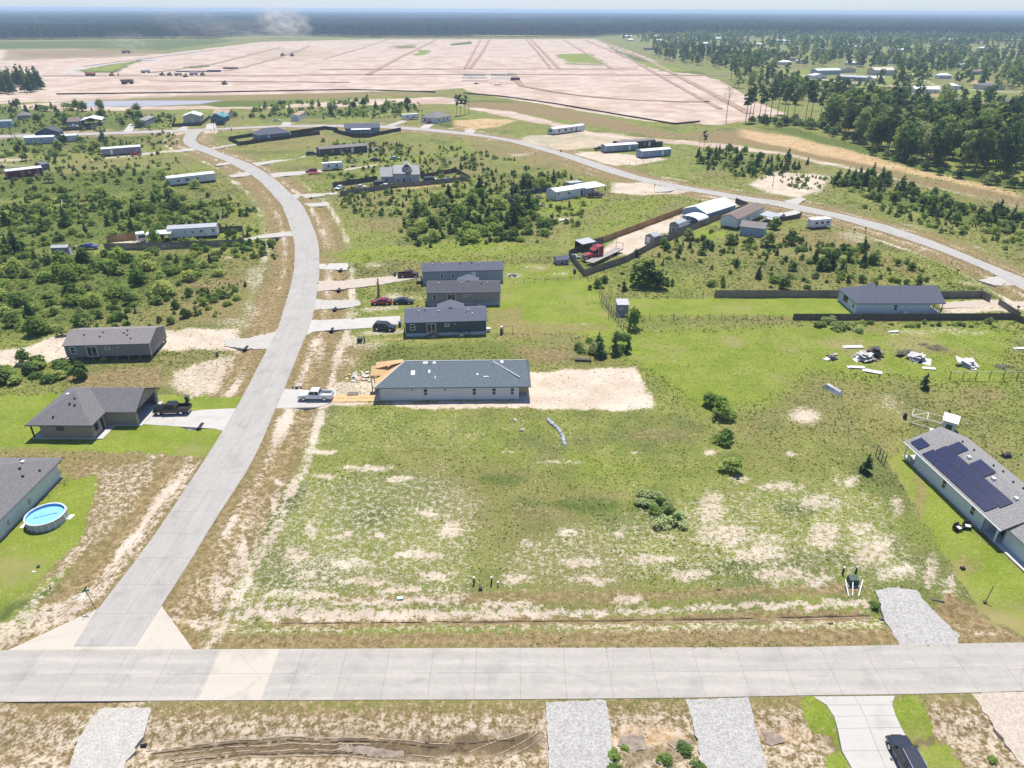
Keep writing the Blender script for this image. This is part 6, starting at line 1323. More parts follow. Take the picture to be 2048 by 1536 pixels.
for px, m in (([(290,1500),(420,1481),(560,1470),(760,1474),(900,1484)],M_RUTL),([(300,1505),(430,1486),(570,1476),(760,1481),(880,1490)],M_RUT),([(310,1511),(450,1491),(580,1482),(740,1486)],M_RUTL),([(330,1520),(480,1499),(620,1494),(760,1502),(900,1516)],M_RUTL),([(340,1526),(490,1505),(640,1501),(780,1510)],M_RUT),([(350,1533),(500,1512),(660,1508),(820,1522)],M_RUTL),([(820,1478),(930,1482),(1040,1474)],M_RUT),([(960,1524),(1020,1492),(1080,1462)],M_RUTL),([(985,1528),(1045,1496),(1088,1470)],M_RUTL),([(940,1500),(1000,1476),(1060,1462)],M_RUTL),([(560,1243),(940,1240),(1300,1236),(1740,1226)],M_RUT),([(1300,1242),(1500,1238),(1750,1230)],M_RUTL),([(330,1003),(300,1040),(250,1108),(185,1178)],M_RUTL),([(345,990),(312,1035),(262,1110),(192,1182)],M_RUTL),([(480,1110),(530,1000),(548,950)],M_RUTL),([(470,1105),(520,1000),(536,950)],M_RUTL)): rut(px, m)
# ================================================================ individual plants and trees
def inside(poly_px, n, seed, size_fn=None, mind=0.0):
    r = np.random.default_rng(seed); p = GP(poly_px)
    xs_ = [q[0] for q in p]; ys_ = [q[1] for q in p]; out = []; tries = 0
    while len(out) < n and tries < n * 60:
        tries += 1
        x, y = r.uniform(min(xs_), max(xs_)), r.uniform(min(ys_), max(ys_))
        if sdist(np.array([x]), np.array([y]), p)[0] < 0: continue
        if not free(np.array([x]), np.array([y]), .8)[0]: continue
        if mind and any((x - a) ** 2 + (y - c) ** 2 < mind ** 2 for a, c in out): continue
        out.append((x, y))
    return out
SHRUBS = [shrub_mesh('shrub_leaves', 2.6 + .25 * i, 2.0 + .22 * (i % 4), 300, .26, M_SHRUB, 40 + i, 6 + i % 3) for i in range(6)]
GREYS = [shrub_mesh('grey_shrub_leaves', 2.8, 1.1, 300, .2, M_GREY, 60 + i, 6) for i in range(2)]
PINES = [cone_mesh('sapling_needles', 1.7 + .3 * i, 3.0 + .4 * i, 300, .24, M_PINE, 70 + i) for i in range(3)]
BUSHT = [shrub_mesh('bush_leaves', 3.4, 3.4, 420, .30, M_TREE, 80 + i, 9) for i in range(3)]
rp = np.random.default_rng(21)
PLANT_LOG = []
def plant(name, me, x, y, s, label, cat, group=None, sz=1.0):
    o = bpy.data.objects.new(name, me); link(o)
    z = float(relief(np.array([x]), np.array([y]))[0])
    o.location = (x, y, z - .05); o.rotation_euler = (0, 0, rp.uniform(0, 6.28)); o.scale = (s, s, s * sz * rp.uniform(.85, 1.15))
    return tag(o, label, cat, group)
REST = []      # the small rest of the scrub, too many to name one by one
def thicket(poly, n, seed, where, size, pine=.12, dark=.12, keep=1.0, mind=1.2):
    pts = inside(poly, n, seed, mind=mind)
    pts.sort(key=lambda q: q[1])
    for i, (x, y) in enumerate(pts):
        u = rp.uniform(); s = rp.uniform(*size)
        s = size[0] + (size[1] - size[0]) * rp.uniform() ** 1.8
        kind = 'pine' if u < pine else ('dark' if u < pine + dark else 'green')
        if rp.uniform() > keep: REST.append((x, y, s / 2.6, kind)); continue
        if kind == 'pine': plant('pine_sapling', PINES[rp.integers(3)], x, y, s / 2.2, 'small dark pine %s' % where, 'pine tree', 'small pines %s' % where)
        elif kind == 'dark': plant('bush', BUSHT[rp.integers(3)], x, y, s / 3.2, 'dense dark bush %s' % where, 'bush', 'dark bushes %s' % where)
        else: plant('shrub', SHRUBS[rp.integers(6)], x, y, s / 2.8, 'bright green shrub %s' % where, 'shrub', 'green shrubs %s' % where, sz=.66)
thicket([(-40,450),(130,402),(330,372),(400,420),(330,470),(240,470),(140,480),(-40,520)], 95, 1, 'in the thicket above the fenced trailer', (2.0, 4.4), keep=.55)
thicket([(-40,500),(100,520),(200,508),(400,506),(470,535),(400,570),(330,600),(200,650),(-40,690)], 120, 2, 'in the thicket behind the pier home', (1.8, 4.6), .05, .12, keep=.5)
thicket([(-40,355),(330,335),(430,380),(510,420),(330,380),(126,405),(-40,405)], 55, 3, 'in the scrub below the red home', (1.6, 3.8), .25, .25, keep=.4)
thicket([(-30,745),(60,722),(130,716),(136,760),(60,770),(-30,780)], 16, 4, 'in the clump above the ranch house', (2.2, 4.0), 0, .1)
thicket([(-60,207),(200,214),(345,232),(350,248),(270,258),(200,248),(60,262),(-60,262)], 75, 5, 'among the upper left homes', (2.5, 6), .15, .35, keep=.35)
thicket([(60,292),(200,280),(260,286),(200,312),(100,330),(-40,318)], 45, 6, 'beside the upper left road', (2, 4.5), .1, .25, keep=.4)
thicket([(455,236),(560,206),(800,205),(842,214),(800,232),(640,236),(600,228),(560,240)], 110, 7, 'in the thicket above the top road', (2.2, 5), .2, .25, keep=.35)
thicket([(800,448),(880,400),(960,376),(1000,378),(1060,400),(1110,440),(1100,475),(960,492),(830,482)], 125, 8, 'in the dense mid-field wood', (2.2, 5.2), .2, .2, keep=.5)
thicket([(1010,378),(1060,362),(1130,352),(1095,382)], 22, 9, 'beside the long carport home', (2, 4.2), .4, .3, keep=.6)
thicket([(620,292),(760,288),(960,325),(1020,350),(900,345),(860,318),(740,305)], 34, 10, 'below the charcoal-brown home', (1.8, 3.4), .3, .3, keep=.6)
thicket([(1390,305),(1460,300),(1560,318),(1630,330),(1600,346),(1500,354),(1400,338)], 75, 11, 'in the pine thicket past the loop', (2, 4.2), .5, .2, keep=.4)
thicket([(1645,362),(1740,352),(1820,378),(1900,402),(2060,440),(2060,482),(1960,462),(1860,432),(1750,402)], 130, 12, 'in the young hedge along the loop', (2.2, 4.6), .4, .25, keep=.45)
thicket([(1255,505),(1400,490),(1560,480),(1700,500),(1780,552),(1640,578),(1300,575)], 60, 13, 'in the rough field past the lawn', (1.2, 3.0), .35, .3, keep=.7)
thicket([(1640,500),(1700,490),(1760,520),(1720,552),(1640,548)], 22, 14, 'in the copse behind the fenced house', (2, 4), .3, .3)
thicket([(1150,690),(1230,668),(1272,672),(1276,706),(1200,716),(1160,716)], 11, 15, 'at the rough lot corner', (1.8, 3.6), .1, .4)
thicket([(1690,646),(1990,646),(1990,654),(1690,656)], 20, 16, 'against the long board fence', (1.0, 1.9), 0, .2)
thicket([(1120,590),(1190,560),(1240,540),(1270,580),(1220,585)], 10, 17, 'below the strip fence', (1.0, 2.2), .4, .2)
thicket([(1300,500),(1380,470),(1430,460),(1430,500),(1340,520)], 12, 18, 'outside the near strip fence', (1.4, 3.0), .3, .3)
for (u, v, s, lab) in ((1290,572,2.1,'largest dark bush in the rough field above the green yard'),(1316,578,1.4,'rounded dark bush right of the largest one in the rough field')): plant('bush', BUSHT[1], *G(u, v), s, lab, 'bush')
plant('shrub', SHRUBS[3], *G(1266,656), 1.3, 'feathery light green tree beside the grey corner shed', 'tree', sz=1.5)
for (u, v, s, lab) in ((1442,833,1.5,'lower lobe of the tall green shrub pair in the open field'),(1424,812,1.3,'upper lobe of the tall green shrub pair in the open field'),(1447,884,1.15,'middle shrub of the row down the open field'),(1462,940,1.25,'lowest shrub of the row down the open field')): plant('shrub', SHRUBS[1], *G(u, v), s, lab, 'shrub')
for i, (u, v, s) in enumerate(((1292,992,1.0),(1312,1000,1.15),(1330,1020,1.2),(1300,1012,.9),(1345,1040,1.2),(1362,1050,.9),(1325,1052,1.0),(1285,1008,.8))): plant('grey_shrub', GREYS[i % 2], *G(u, v), s, 'silvery weed clump in the open field patch', 'shrub', 'silvery weed clumps of the big patch')
for i, (u, v, s) in enumerate(((1300,1000,.5),(1322,1012,.6),(1340,1032,.55),(1352,1046,.5),(1310,1024,.5))): plant('weed_clump', SHRUBS[i], *G(u, v), s, 'bright green weed clump in the open field patch', 'weed clump', 'green clumps of the big patch', sz=1.2)
for i, (u, v, s) in enumerate(((1660,646,1.4),(1690,656,1.3),(1715,662,1.1),(1640,652,1.1),(1675,660,1.2))): plant('grey_shrub', GREYS[i % 2], *G(u, v), s, 'pale silvery shrub left of the fenced pale house', 'shrub', 'pale shrubs by the fenced pale house')
for (u, v, s, lab) in ((1847,778,.95,'lone dark pine in the grass above the white timber frame'),(1731,944,1.0,'lone dark pine beside the mown strip'),(1893,840,.7,'small dark pine right of the white timber frame'),(1255,706,1.0,'dark upright pine at the corner of the rough lot'),(1197,690,.9,'thin pine above the unfinished house yard')): plant('pine_sapling', PINES[1], *G(u, v), s, lab, 'pine tree')
plant('bush', BUSHT[0], *G(162,757), 1.0, 'round dark bush right of the clump above the tan ranch house', 'bush')
for (u, v, s, lab) in ((1462,488,1.3,'round bush left of the light blue outbuilding'),(1535,492,1.5,'round bush right of the light blue outbuilding'),(1580,487,1.3,'round dark bush alone in the grass near the loop camper'),(1547,458,1.3,'dark bush in front of the blue-grey porch roof'),(1378,479,1.1,'round bush outside the strip fence by the barn shed'),(1500,490,.9,'low bush below the light blue outbuilding')): plant('bush', BUSHT[2], *G(u, v), s, lab, 'bush')
plant('shrub', SHRUBS[2], *G(312,492), 1.35, 'loose green tree in front of the fenced white trailer home', 'tree', sz=1.5); plant('shrub', SHRUBS[4], *G(335,374), 1.2, 'green bush hiding the end of the long white trailer home', 'shrub', sz=1.3)
plant('shrub', SHRUBS[0], *G(207,722), .55, 'small bright shrub in front of the grey home on piers', 'shrub')
for i, (u, v, s) in enumerate(((1228,1512,.55),(1250,1494,.3),(1330,1520,.5),(1370,1500,.5),(1395,1540,.5),(1225,1540,.45),(1985,1520,.4),(1750,1210,.5))): plant('shrub', SHRUBS[i % 6], *G(u, v), s, 'low green weed clump beside a foreground gravel drive', 'weed clump', 'weed clumps beside the gravel drives', sz=.6)

# ---------------------------------------------------------------- trees: trunk and crown
def trunk_mesh(name, h, r, limbs, seed, m):
    q = np.random.default_rng(seed); mb = MB(); p = Vector((0, 0, -.3)); n = 4
    for i in range(n):
        w = Vector((q.normal() * .12, q.normal() * .12, h / n)); mb.tube(p, p + w, r * (1 - i / n * .7), r * (1 - (i + 1) / n * .7), n=6); p = p + w
    for z, ln, up in limbs:
        a = q.uniform(0, 6.28); b = Vector((0, 0, z)); e = b + Vector((math.cos(a) * ln, math.sin(a) * ln, up)); mb.tube(b, e, r * .38, r * .12, n=4)
        e2 = e + Vector((math.cos(a + q.normal()) * ln * .5, math.sin(a + q.normal()) * ln * .5, up * .8)); mb.tube(e, e2, r * .13, r * .04, n=3)
    return mb.mesh(name, m)
def crown(name, n, spec, size, m, seed):
    """spec: (z0, z1, radius, lobes, flatness)"""
    q = np.random.default_rng(seed); z0, z1, rad, k, fl = spec; bl = []
    for i in range(k):
        t = (i + q.uniform(0, 1)) / k; z = z0 + (z1 - z0) * t; rr = rad * (math.sin(math.pi * (.18 + .74 * t)) ** .8); a = q.uniform(0, 6.28); d = rr * q.uniform(.2, .85)
        s = rad * q.uniform(.30, .48); bl.append((math.cos(a) * d, math.sin(a) * d, z, s, s, s * fl))
    return quads_mesh(name, leaf_cloud(n, bl, size, .4, seed), m)
TK = {}
for i in range(4):
    h = 19 + i * 1.3
    TK['pine', i] = (trunk_mesh('pine_trunk', h, .26, [(h * f, 1.6, .5) for f in (.5, .6, .66, .72, .8, .86, .9)], 100 + i, M_BARK), crown('pine_crown', 520, (h * .54, h * 1.02, 3.1 + .25 * i, 15, .62), .62, M_PINE, 110 + i))
for i in range(4):
    h = 13 + i * 1.4
    TK['broad', i] = (trunk_mesh('tree_trunk', h * .8, .28, [(h * f, 2.4, 1.6) for f in (.35, .45, .5, .6, .7)], 120 + i, M_BARK), crown('tree_crown', 680, (h * .22, h * .98, 4.6 + .3 * i, 20, .75), .68, M_TREE, 130 + i))
for i in range(2):
    h = 14 + i * 2
    TK['grey', i] = (trunk_mesh('tree_trunk', h * .85, .26, [(h * f, 2.6, 2.0) for f in (.35, .45, .5, .6, .7, .75)], 140 + i, M_DEADW), crown('tree_crown', 330, (h * .3, h, 4.2, 17, .7), .5, M_GREY, 150 + i))
TK['dead', 0] = (trunk_mesh('bare_trunk', 19, .24, [(8 + 1.1 * k, 3.0, 5.5) for k in range(9)], 160, M_DEADW), crown('twigs', 90, (11, 21, 4.4, 16, .7), .28, M_GREY, 161))
for i in range(2): TK['conic', i] = (trunk_mesh('pine_trunk', 10, .2, [], 170 + i, M_BARK), quads_mesh('pine_crown', leaf_cloud(520, [(0.35 * math.cos(k * 2.4), .35 * math.sin(k * 2.4), 1.6 + k * 1.15, 2.7 * (1 - k / 10.5), 2.7 * (1 - k / 10.5), 1.0) for k in range(9)], .55, .3, 180 + i), M_PINE))
def tree(kind, x, y, s, label, group=None, cat='tree'):
    k = kind if kind in ('pine', 'broad', 'grey', 'dead', 'conic') else 'broad'
    i = rp.integers(len([1 for q in TK if q[0] == k])); a, c = TK[k, i]
    r = empty({'pine': 'pine_tree', 'broad': 'broadleaf_tree', 'grey': 'pale_tree', 'dead': 'bare_tree', 'conic': 'pine_tree'}[k], (x, y, float(relief(np.array([x]), np.array([y]))[0])), rp.uniform(0, 6.28), label, cat, group)
    r.scale = (s * rp.uniform(.9, 1.1), s * rp.uniform(.9, 1.1), s * rp.uniform(.92, 1.08))
    for nm, me in (('trunk', a), ('crown', c)): link(bpy.data.objects.new(nm, me), r)
    return r
tree('dead', *G(1452,245), 1.0, 'bare leafless tree standing alone left of the pine wood', cat='bare tree')
for i, (u, v, s) in enumerate(((1491,246,.9),(1497,245,.98),(1518,242,.95),(1540,240,1.02),(1541,234,1.0),(1566,240,.92),(1573,240,.98),(1586,238,.9),(1611,240,1.0),(1620,241,1.05),(1638,246,1.0),(1505,235,.85),(1530,232,.9),(1555,228,.95))): tree('pine', *G(u, v), s, 'tall bare-stemmed pine in the thin stand beside the cleared sand', 'tall pines beside the cleared sand', 'pine tree')
for (x, y) in inside([(1640,250),(1700,238),(1850,252),(2070,292),(2070,374),(1960,352),(1880,342),(1790,322),(1740,300)], 230, 31, mind=3.1):
    k = rp.choice(['pine', 'broad', 'broad', 'grey', 'broad', 'pine'], p=[.22, .2, .2, .14, .12, .12])
    tree(k, x, y, rp.uniform(.85, 1.2) if k != 'pine' else rp.uniform(.75, 1.0), {'pine': 'tall pine in the wood along the right edge', 'broad': 'leafy tree in the wood along the right edge', 'grey': 'pale thin-leaved tree in the wood along the right edge'}[k], {'pine': 'pines of the right-hand wood', 'broad': 'leafy trees of the right-hand wood', 'grey': 'pale trees of the right-hand wood'}[k])
for (x, y) in inside([(1500,240),(1640,248),(1740,305),(1880,348),(2060,378),(2060,384),(1880,352),(1740,310),(1640,262),(1500,250)], 60, 32, mind=2.5): plant('bush', BUSHT[rp.integers(3)], x, y, rp.uniform(.8, 1.7), 'undergrowth bush along the front of the right-hand wood', 'bush', 'bushes along the front of the right-hand wood')
for (x, y) in inside([(1295,108),(1345,104),(1440,118),(1560,137),(1556,146),(1440,140),(1340,122)], 120, 33, mind=5): tree('pine' if rp.uniform() < .45 else 'broad', x, y, rp.uniform(.75, 1.0), 'dark tree in the belt beyond the cleared land', 'trees of the belt beyond the cleared land')
for (x, y) in inside([(1435,160),(1470,152),(1600,175),(1640,190),(1560,190),(1480,180)], 26, 37, mind=6): tree('broad' if rp.uniform() < .6 else 'pine', x, y, rp.uniform(.6, .9), 'tree behind the thin pine stand, towards the far town', 'trees behind the thin pine stand')
for (x, y) in inside([(-60,188),(60,188),(88,182),(84,176),(60,168),(20,160),(-60,158)], 62, 34, mind=4.5): tree('conic', x, y, rp.uniform(.9, 1.45), 'dark pine in the small wood at left', 'pines of the small wood at the left edge', 'pine tree')
for i, (u, v, s, k, lab) in enumerate(((914,232,.62,'pine','left tall pine beside the white hip-roofed house'),(921,231,.66,'pine','second tall pine beside the white hip-roofed house'),(930,229,.58,'pine','thin pine right of the pair beside the white hip-roofed house'),(937,229,.62,'dead','bare snag right of the pines by the white hip-roofed house'),(1407,300,.42,'pine','thin ragged pine above the pine thicket at the loop road'),(1398,298,.36,'dead','bare snag beside the thin ragged pine at the loop road'))): tree(k, *G(u, v), s, lab)
# ---------------------------------------------------------------- the rest of the scrub, woods and far forest
SCRUB = bpy.data.collections.new('scrub_kinds')
for i, me in enumerate((SHRUBS[0], SHRUBS[2], SHRUBS[5], BUSHT[0], BUSHT[2], PINES[0], PINES[2])): SCRUB.objects.link(bpy.data.objects.new('scrub_%02d' % i, me))
def scatter_rest():
    # further small growth between the named shrubs
    for poly, n, sd in (([(-60,420),(330,372),(520,420),(560,520),(430,640),(-60,690)], 1900, 1),([(-60,205),(350,232),(360,330),(-60,420)], 900, 2),([(640,280),(960,300),(1180,370),(1160,480),(840,500),(660,400)], 1000, 3),([(1220,520),(1500,470),(1780,500),(1900,570),(1500,578),(1230,575)], 220, 4),([(1400,310),(1640,350),(2060,450),(2060,520),(1700,410),(1420,340)], 420, 5),([(450,240),(840,205),(850,235),(640,240)], 260, 7)):
        r = np.random.default_rng(400 + sd)
        for x, y in inside(poly, n, 500 + sd):
            if fbm(np.array([x * .045]), np.array([y * .045]), 77, 3)[0] > .42: REST.append((x, y, r.uniform(.22, .75), ('green', 'green', 'dark', 'green', 'pine', 'green')[r.integers(6)]))
    x = np.array([q[0] for q in REST]); y = np.array([q[1] for q in REST]); r = np.random.default_rng(9)
    kind = np.array([{'green': r.integers(0, 3), 'dark': 3 + r.integers(0, 2), 'pine': 5 + r.integers(0, 2)}[q[3]] for q in REST])
    gn_scatter('undergrowth', np.stack([x, y, relief(x, y) - .05], -1), [q[2] for q in REST], kind, SCRUB, .08)
WOODS = bpy.data.collections.new('wood_kinds')
for i in range(3): WOODS.objects.link(bpy.data.objects.new('wood_%02d' % i, quads_mesh('wood_tree', leaf_cloud(150, [(rp.normal() * 1.3, rp.normal() * 1.3, 4 + k * 1.9, 3.2 - .2 * k, 3.2 - .2 * k, 1.9) for k in range(6)], 1.15, .4, 190 + i), M_TREE if i < 2 else M_PINE)))
FOREST = bpy.data.collections.new('forest_kinds')
for i in range(3):
    bl = []
    for k in range(15):
        a, c, h = rp.uniform(-22, 22), rp.uniform(-22, 22), rp.uniform(.75, 1.15)
        for t in range(3): bl.append((a + rp.normal(), c + rp.normal(), (8 + 4.2 * t) * h, 4.4 - t * .9, 4.4 - t * .9, 2.6))
    FOREST.objects.link(bpy.data.objects.new('forest_%02d' % i, quads_mesh('forest_patch', leaf_cloud(430, bl, 2.3, .5, 200 + i), M_FORE)))
FOREST1 = bpy.data.collections.new('forest_tree_kinds')
for i in range(4): FOREST1.objects.link(bpy.data.objects.new('ftree_%02d' % i, quads_mesh('forest_tree', leaf_cloud(90, [(rp.normal() * .8, rp.normal() * .8, 6 + k * 2.6, 3.6 - .45 * k, 3.6 - .45 * k, 2.0) for k in range(5)], 1.5, .4, 210 + i), M_FORE)))
def project(x, y, z=0.0):
    dz = z - CAMH
    f = y * math.cos(PITCH) - dz * math.sin(PITCH); up = y * math.sin(PITCH) + dz * math.cos(PITCH)
    a, b = x / f, up / f
    c, s = math.cos(ROLL), math.sin(ROLL)
    return 1024 + FPX * (a * c + b * s), 768 - FPX * (-a * s + b * c)
def scatter_forest():
    r = np.random.default_rng(77)
    edge = lambda u: np.interp(u, [-900, 0, 430, 470, 520, 640, 720, 1190, 1245, 1500, 2048, 3000], [84, 80, 77, 73.5, 71, 73, 75, 74, 70, 70, 76, 84])
    y = np.sqrt(r.uniform(900 ** 2, 3000 ** 2, 150000)); x = r.uniform(-.95, .95, len(y)) * y
    u, v = project(x, y)
    open_ = fbm(x * .0035, y * .0035, 55, 3)
    ok = (v < edge(u)) & ((open_ < .60) | (v > edge(u) - 2)); x, y = x[ok], y[ok]
    gn_scatter('far_forest', np.stack([x, y, np.zeros(len(x))], -1), r.uniform(.8, 1.25, len(x)), r.integers(0, 4, len(x)), FOREST1, .05)
    y = np.sqrt(r.uniform(2900 ** 2, 14500 ** 2, 75000)); x = r.uniform(-.95, .95, len(y)) * y
    ok = fbm(x * .0016, y * .0016, 56, 3) < .66; x, y = x[ok], y[ok]
    gn_scatter('distant_forest', np.stack([x, y, np.zeros(len(x))], -1), r.uniform(.95, 1.3, len(x)), r.integers(0, 3, len(x)), FOREST, .0)
    # trees of the far town
    px = [(1232,76),(1600,68),(2048,76),(2500,80),(2700,330),(2080,268),(1700,230),(1560,205),(1520,170),(1580,150),(1340,100)]
    p = GP(px); xs_ = [q[0] for q in p]; ys_ = [q[1] for q in p]
    n = 26000; x = r.uniform(min(xs_), max(xs_), n); y = r.uniform(min(ys_), max(ys_), n)
    ok = (sdist(x, y, p) > 0); x, y = x[ok], y[ok]
    u, v = project(x, y)
    dn = fbm(x * .011, y * .011, 91, 3); dn = dn + .10 * ((u > 1780) & (v > 95) & (v < 150)) - .12 * ((u > 1540) & (u < 1800) & (v > 138) & (v < 165)) - .05 * (v > 165)
    ok = (dn > .43) & (r.uniform(size=len(x)) < np.clip(420 / y, .3, .8)) & free(x, y, 6.0); x, y = x[ok], y[ok]
    gn_scatter('town_trees', np.stack([x, y, np.zeros(len(x))], -1), r.uniform(.55, 1.1, len(x)), r.choice(3, len(x), p=[.35, .35, .3]), WOODS, .05)
# ================================================================ fences
def run(label, path, kind='board', h=1.83, m=None, bay=2.44, cat='fence', post_m=None, posts_out=True, rails=2):
    pts = GP(path); x0, y0 = pts[0]
    r = empty({'board': 'board_fence', 'wire': 'wire_fence', 'rail': 'rail_fence', 'silt': 'silt_fence', 'panel': 'metal_fence'}[kind], (x0, y0, 0), 0, label, cat)
    m = m or M_FENCEG; pm = post_m or m; q = np.random.default_rng(abs(int(x0)) + len(path))
    for (ax, ay), (bx, by) in zip(pts[:-1], pts[1:]):
        L_ = math.hypot(bx - ax, by - ay); n = max(1, round(L_ / bay)); w = L_ / n; a = math.atan2(by - ay, bx - ax)
        me = None
        if kind in ('board', 'panel'):
            mb = MB(); far = math.hypot(ax, ay) > 260; k = max(4, int(w / (.15 if not far else .4))); bw = w / k
            for i in range(k):
                hh = h + q.uniform(-.03, .03); o = q.uniform(-.008, .008)
                mb.box(i * bw + .008, (i + 1) * bw - .008, -.012 + o, .012 + o, -.15, hh)
            for z in (.35, h * .55, h - .25): mb.box(0, w, .014, .055, z - .045, z + .045)
            me = mb.mesh('board_panel', m)
        elif kind == 'silt':
            mb = MB(); mb.hexa([(0, -.02, -.2), (w, -.02, -.2), (w, .02, -.2), (0, .02, -.2)], [(0, -.02, h), (w, -.02, h * q.uniform(.85, 1)), (w, .02, h), (0, .02, h)]); me = mb.mesh('fabric', m)
        elif kind == 'rail':
            mb = MB()
            for i in range(rails): z = h * (.97 - .42 * i); mb.box(0, w, -.03, .03, z - .05, z + .05)
            me = mb.mesh('rail', m)
        elif kind == 'wire':
            mb = MB()
            for i in range(4): z = h * (.98 - .27 * i); mb.tube((0, 0, z), (w, 0, z), .012 if h < 2 else .02, n=3)
            me = mb.mesh('wire', post_m or M_METAL)
        pw = .05 if kind != 'wire' else .04
        pmb = MB().box(-pw, pw, .05 if kind in ('board', 'panel') else -pw, .15 if kind in ('board', 'panel') else pw, -.3, h + .05)
        pme = pmb.mesh('post', pm)
        for i in range(n):
            px, py = ax + math.cos(a) * w * i - x0, ay + math.sin(a) * w * i - y0
            o = bpy.data.objects.new({'board': 'fence_panel', 'panel': 'fence_panel', 'silt': 'fabric_length', 'rail': 'rail', 'wire': 'wire'}[kind], me); link(o, r); o.location = (px, py, 0); o.rotation_euler = (0, 0, a)
            if kind != 'silt':
                o = bpy.data.objects.new('post', pme); link(o, r); o.location = (px, py, 0); o.rotation_euler = (0, 0, a)
    return r
BK = mat('black_fence_board', (.055, .05, .048), .85, var=.2, rnd=.15); NAVY = mat('navy_fence', (.045, .06, .10), .6, rnd=.1); SILT = mat('silt_fabric', (.03, .028, .026), .9)
run('orange-brown cedar board fence along the far side of the sandy strip', [(1205,486),(1287,455),(1368,424)], m=M_FENCEB)
run('grey board fence continuing the cedar fence round the red truck corner', [(1205,486),(1184,491)], m=M_FENCEG)
run('grey-black board fence behind the white lean-to', [(1184,493),(1137,514)], m=M_DARKWOOD)
run('short brown board fence closing the strip corner by the black bin', [(1137,514),(1168,553)], m=M_FENCEG)
run('long grey-brown board fence with visible posts on the near side of the strip', [(1168,553),(1253,524),(1302,497),(1393,457),(1495,416)], m=mat('strip_fence_wood', (.24, .19, .15), .9, var=.25, scale=4, rnd=.2), posts_out=True)
run('dark board fence at the road end of the strip', [(1495,416),(1470,406)], m=M_DARKWOOD)
run('dark deck fence beside the brown-roofed white home', [(1560,443),(1598,436),(1603,431)], h=1.4, m=M_DARKWOOD)
run('grey board fence behind the fenced pale house, left run', [(1429,595),(1678,595)], m=M_FENCEG)
run('grey board fence round the parking yard of the pale house', [(1876,597),(1960,596),(1979,605)], m=M_FENCEG)
run('long dark board fence below the fenced pale house', [(1586,640),(1700,640),(1860,639.5),(2022,639),(2052,649)], h=1.5, m=M_DARKWOOD)
run('short board fence with a gap at the gate of the pale house', [(1995,609),(2038,638)], h=1.5, m=M_FENCEG)
run('post and wire fence along the back of the bright green yard', [(1199,594),(1429,595)], 'wire', 1.5, M_FENCEG, 2.6, post_m=M_DARKWOOD)
run('post and wire fence along the front of the bright green yard', [(1217,638),(1275,639),(1586,640)], 'wire', 1.4, M_FENCEG, 2.6, post_m=M_DARKWOOD)
run('grey wooden rail fence down the left side of the bright green yard', [(1199,594),(1222,625),(1252,666)], 'rail', 1.6, M_FENCEG, 2.0)
run('thin wire fence behind the farthest home of the row', [(1006,528),(1060,523),(1117,519)], 'wire', 1.1, None, 3.0, post_m=M_DARKWOOD)
run('thin dark wire fence along the mown yards of the row', [(1006,570),(1090,564),(1168,559)], 'wire', 1.1, None, 3.0, post_m=M_DARKWOOD)
run('low dark wire fence between the drive and the parked red car', [(772,583),(848,579)], 'wire', 1.0, None, 3.0, post_m=M_DARKWOOD)
run('thin wire fence beside the blue bin and maroon pickup', [(753,547),(800,545)], 'wire', 1.0, None, 3.0, post_m=M_DARKWOOD)
run('pale pipe rail fence with thin brown posts at the right edge', [(1898,760),(1950,759.5),(2060,759)], 'rail', 1.7, mat('pale_pipe', (.60, .56, .48), .6), 2.6, rails=1, post_m=M_DARKWOOD)
run('dark board fence along the back of the gabled house yard', [(666,375),(755,361)], m=M_DARKWOOD); run('dark board fence behind the black SUV and blue trailer', [(842,358),(911,345)], m=M_DARKWOOD)
run('dark board fence at the right end of the gabled house yard', [(911,345),(940,361)], m=M_DARKWOOD); run('long grey board fence in front of the gabled house', [(681,393),(740,384),(789,376),(880,368),(940,361)], m=M_FENCEG); run('short pale gate fence at the drive of the gabled house', [(664,378),(668,386)], m=M_METAL)
run('black board fence in front of the blue ranch house', [(479,291),(530,284),(580,277.5)], m=BK); run('black board fence left of the blue ranch house', [(458,281),(478,290)], m=BK); run('black board fence behind the yard of the blue ranch house', [(458,281),(509,273)], m=BK); run('black board fence running right from the blue ranch house', [(582,269),(652,258.5)], m=BK); run('lower black board fence right of the blue ranch house', [(578,277),(640,269)], m=BK)
run('dark V-shaped board fence below the white-porched house', [(667,264),(709,275),(738,275),(802,261.5)], m=BK); run('dark board fence left of the white-porched house', [(652,259),(676,262)], m=BK)
run('dark board fence in front of the beige gabled house', [(345,254),(402,251.5)], m=BK); run('dark board fence left of the beige gabled house', [(345,254),(352,240)], m=BK); run('dark board fence right of the beige gabled house', [(402,251.5),(421,236)], m=BK); run('dark board fence right of the teal house', [(432,251.5),(448,250),(466,226)], m=BK)
run('grey board fence in front of the blue house with white carport', [(122,262),(184,259.5),(203,247)], m=M_DARKWOOD)
run('long grey board fence in front of the white trailer home', [(210,500),(305,498.5),(396,495),(488,491)], h=1.9, m=M_FENCEG); run('grey board fence at the right end of the white trailer home yard', [(488,491),(487,463)], m=M_FENCEG); run('dark board fence behind the right end of the white trailer home', [(437,466),(487,463)], m=M_DARKWOOD); run('brown board fence behind the white patio roof', [(215,484),(274,478)], m=M_FENCEB)
run('white rail fence round the small bright lawn at the left edge', [(112,405.5),(126,404),(125,417)], 'rail', 1.2, M_WHITE, 2.4)
run('dark blue metal fence behind the white home with the long carport', [(1006,399),(1098,382)], 'panel', 1.7, NAVY); run('dark blue metal fence beside the black pickup', [(1006,399),(1045,421)], 'panel', 1.7, NAVY)
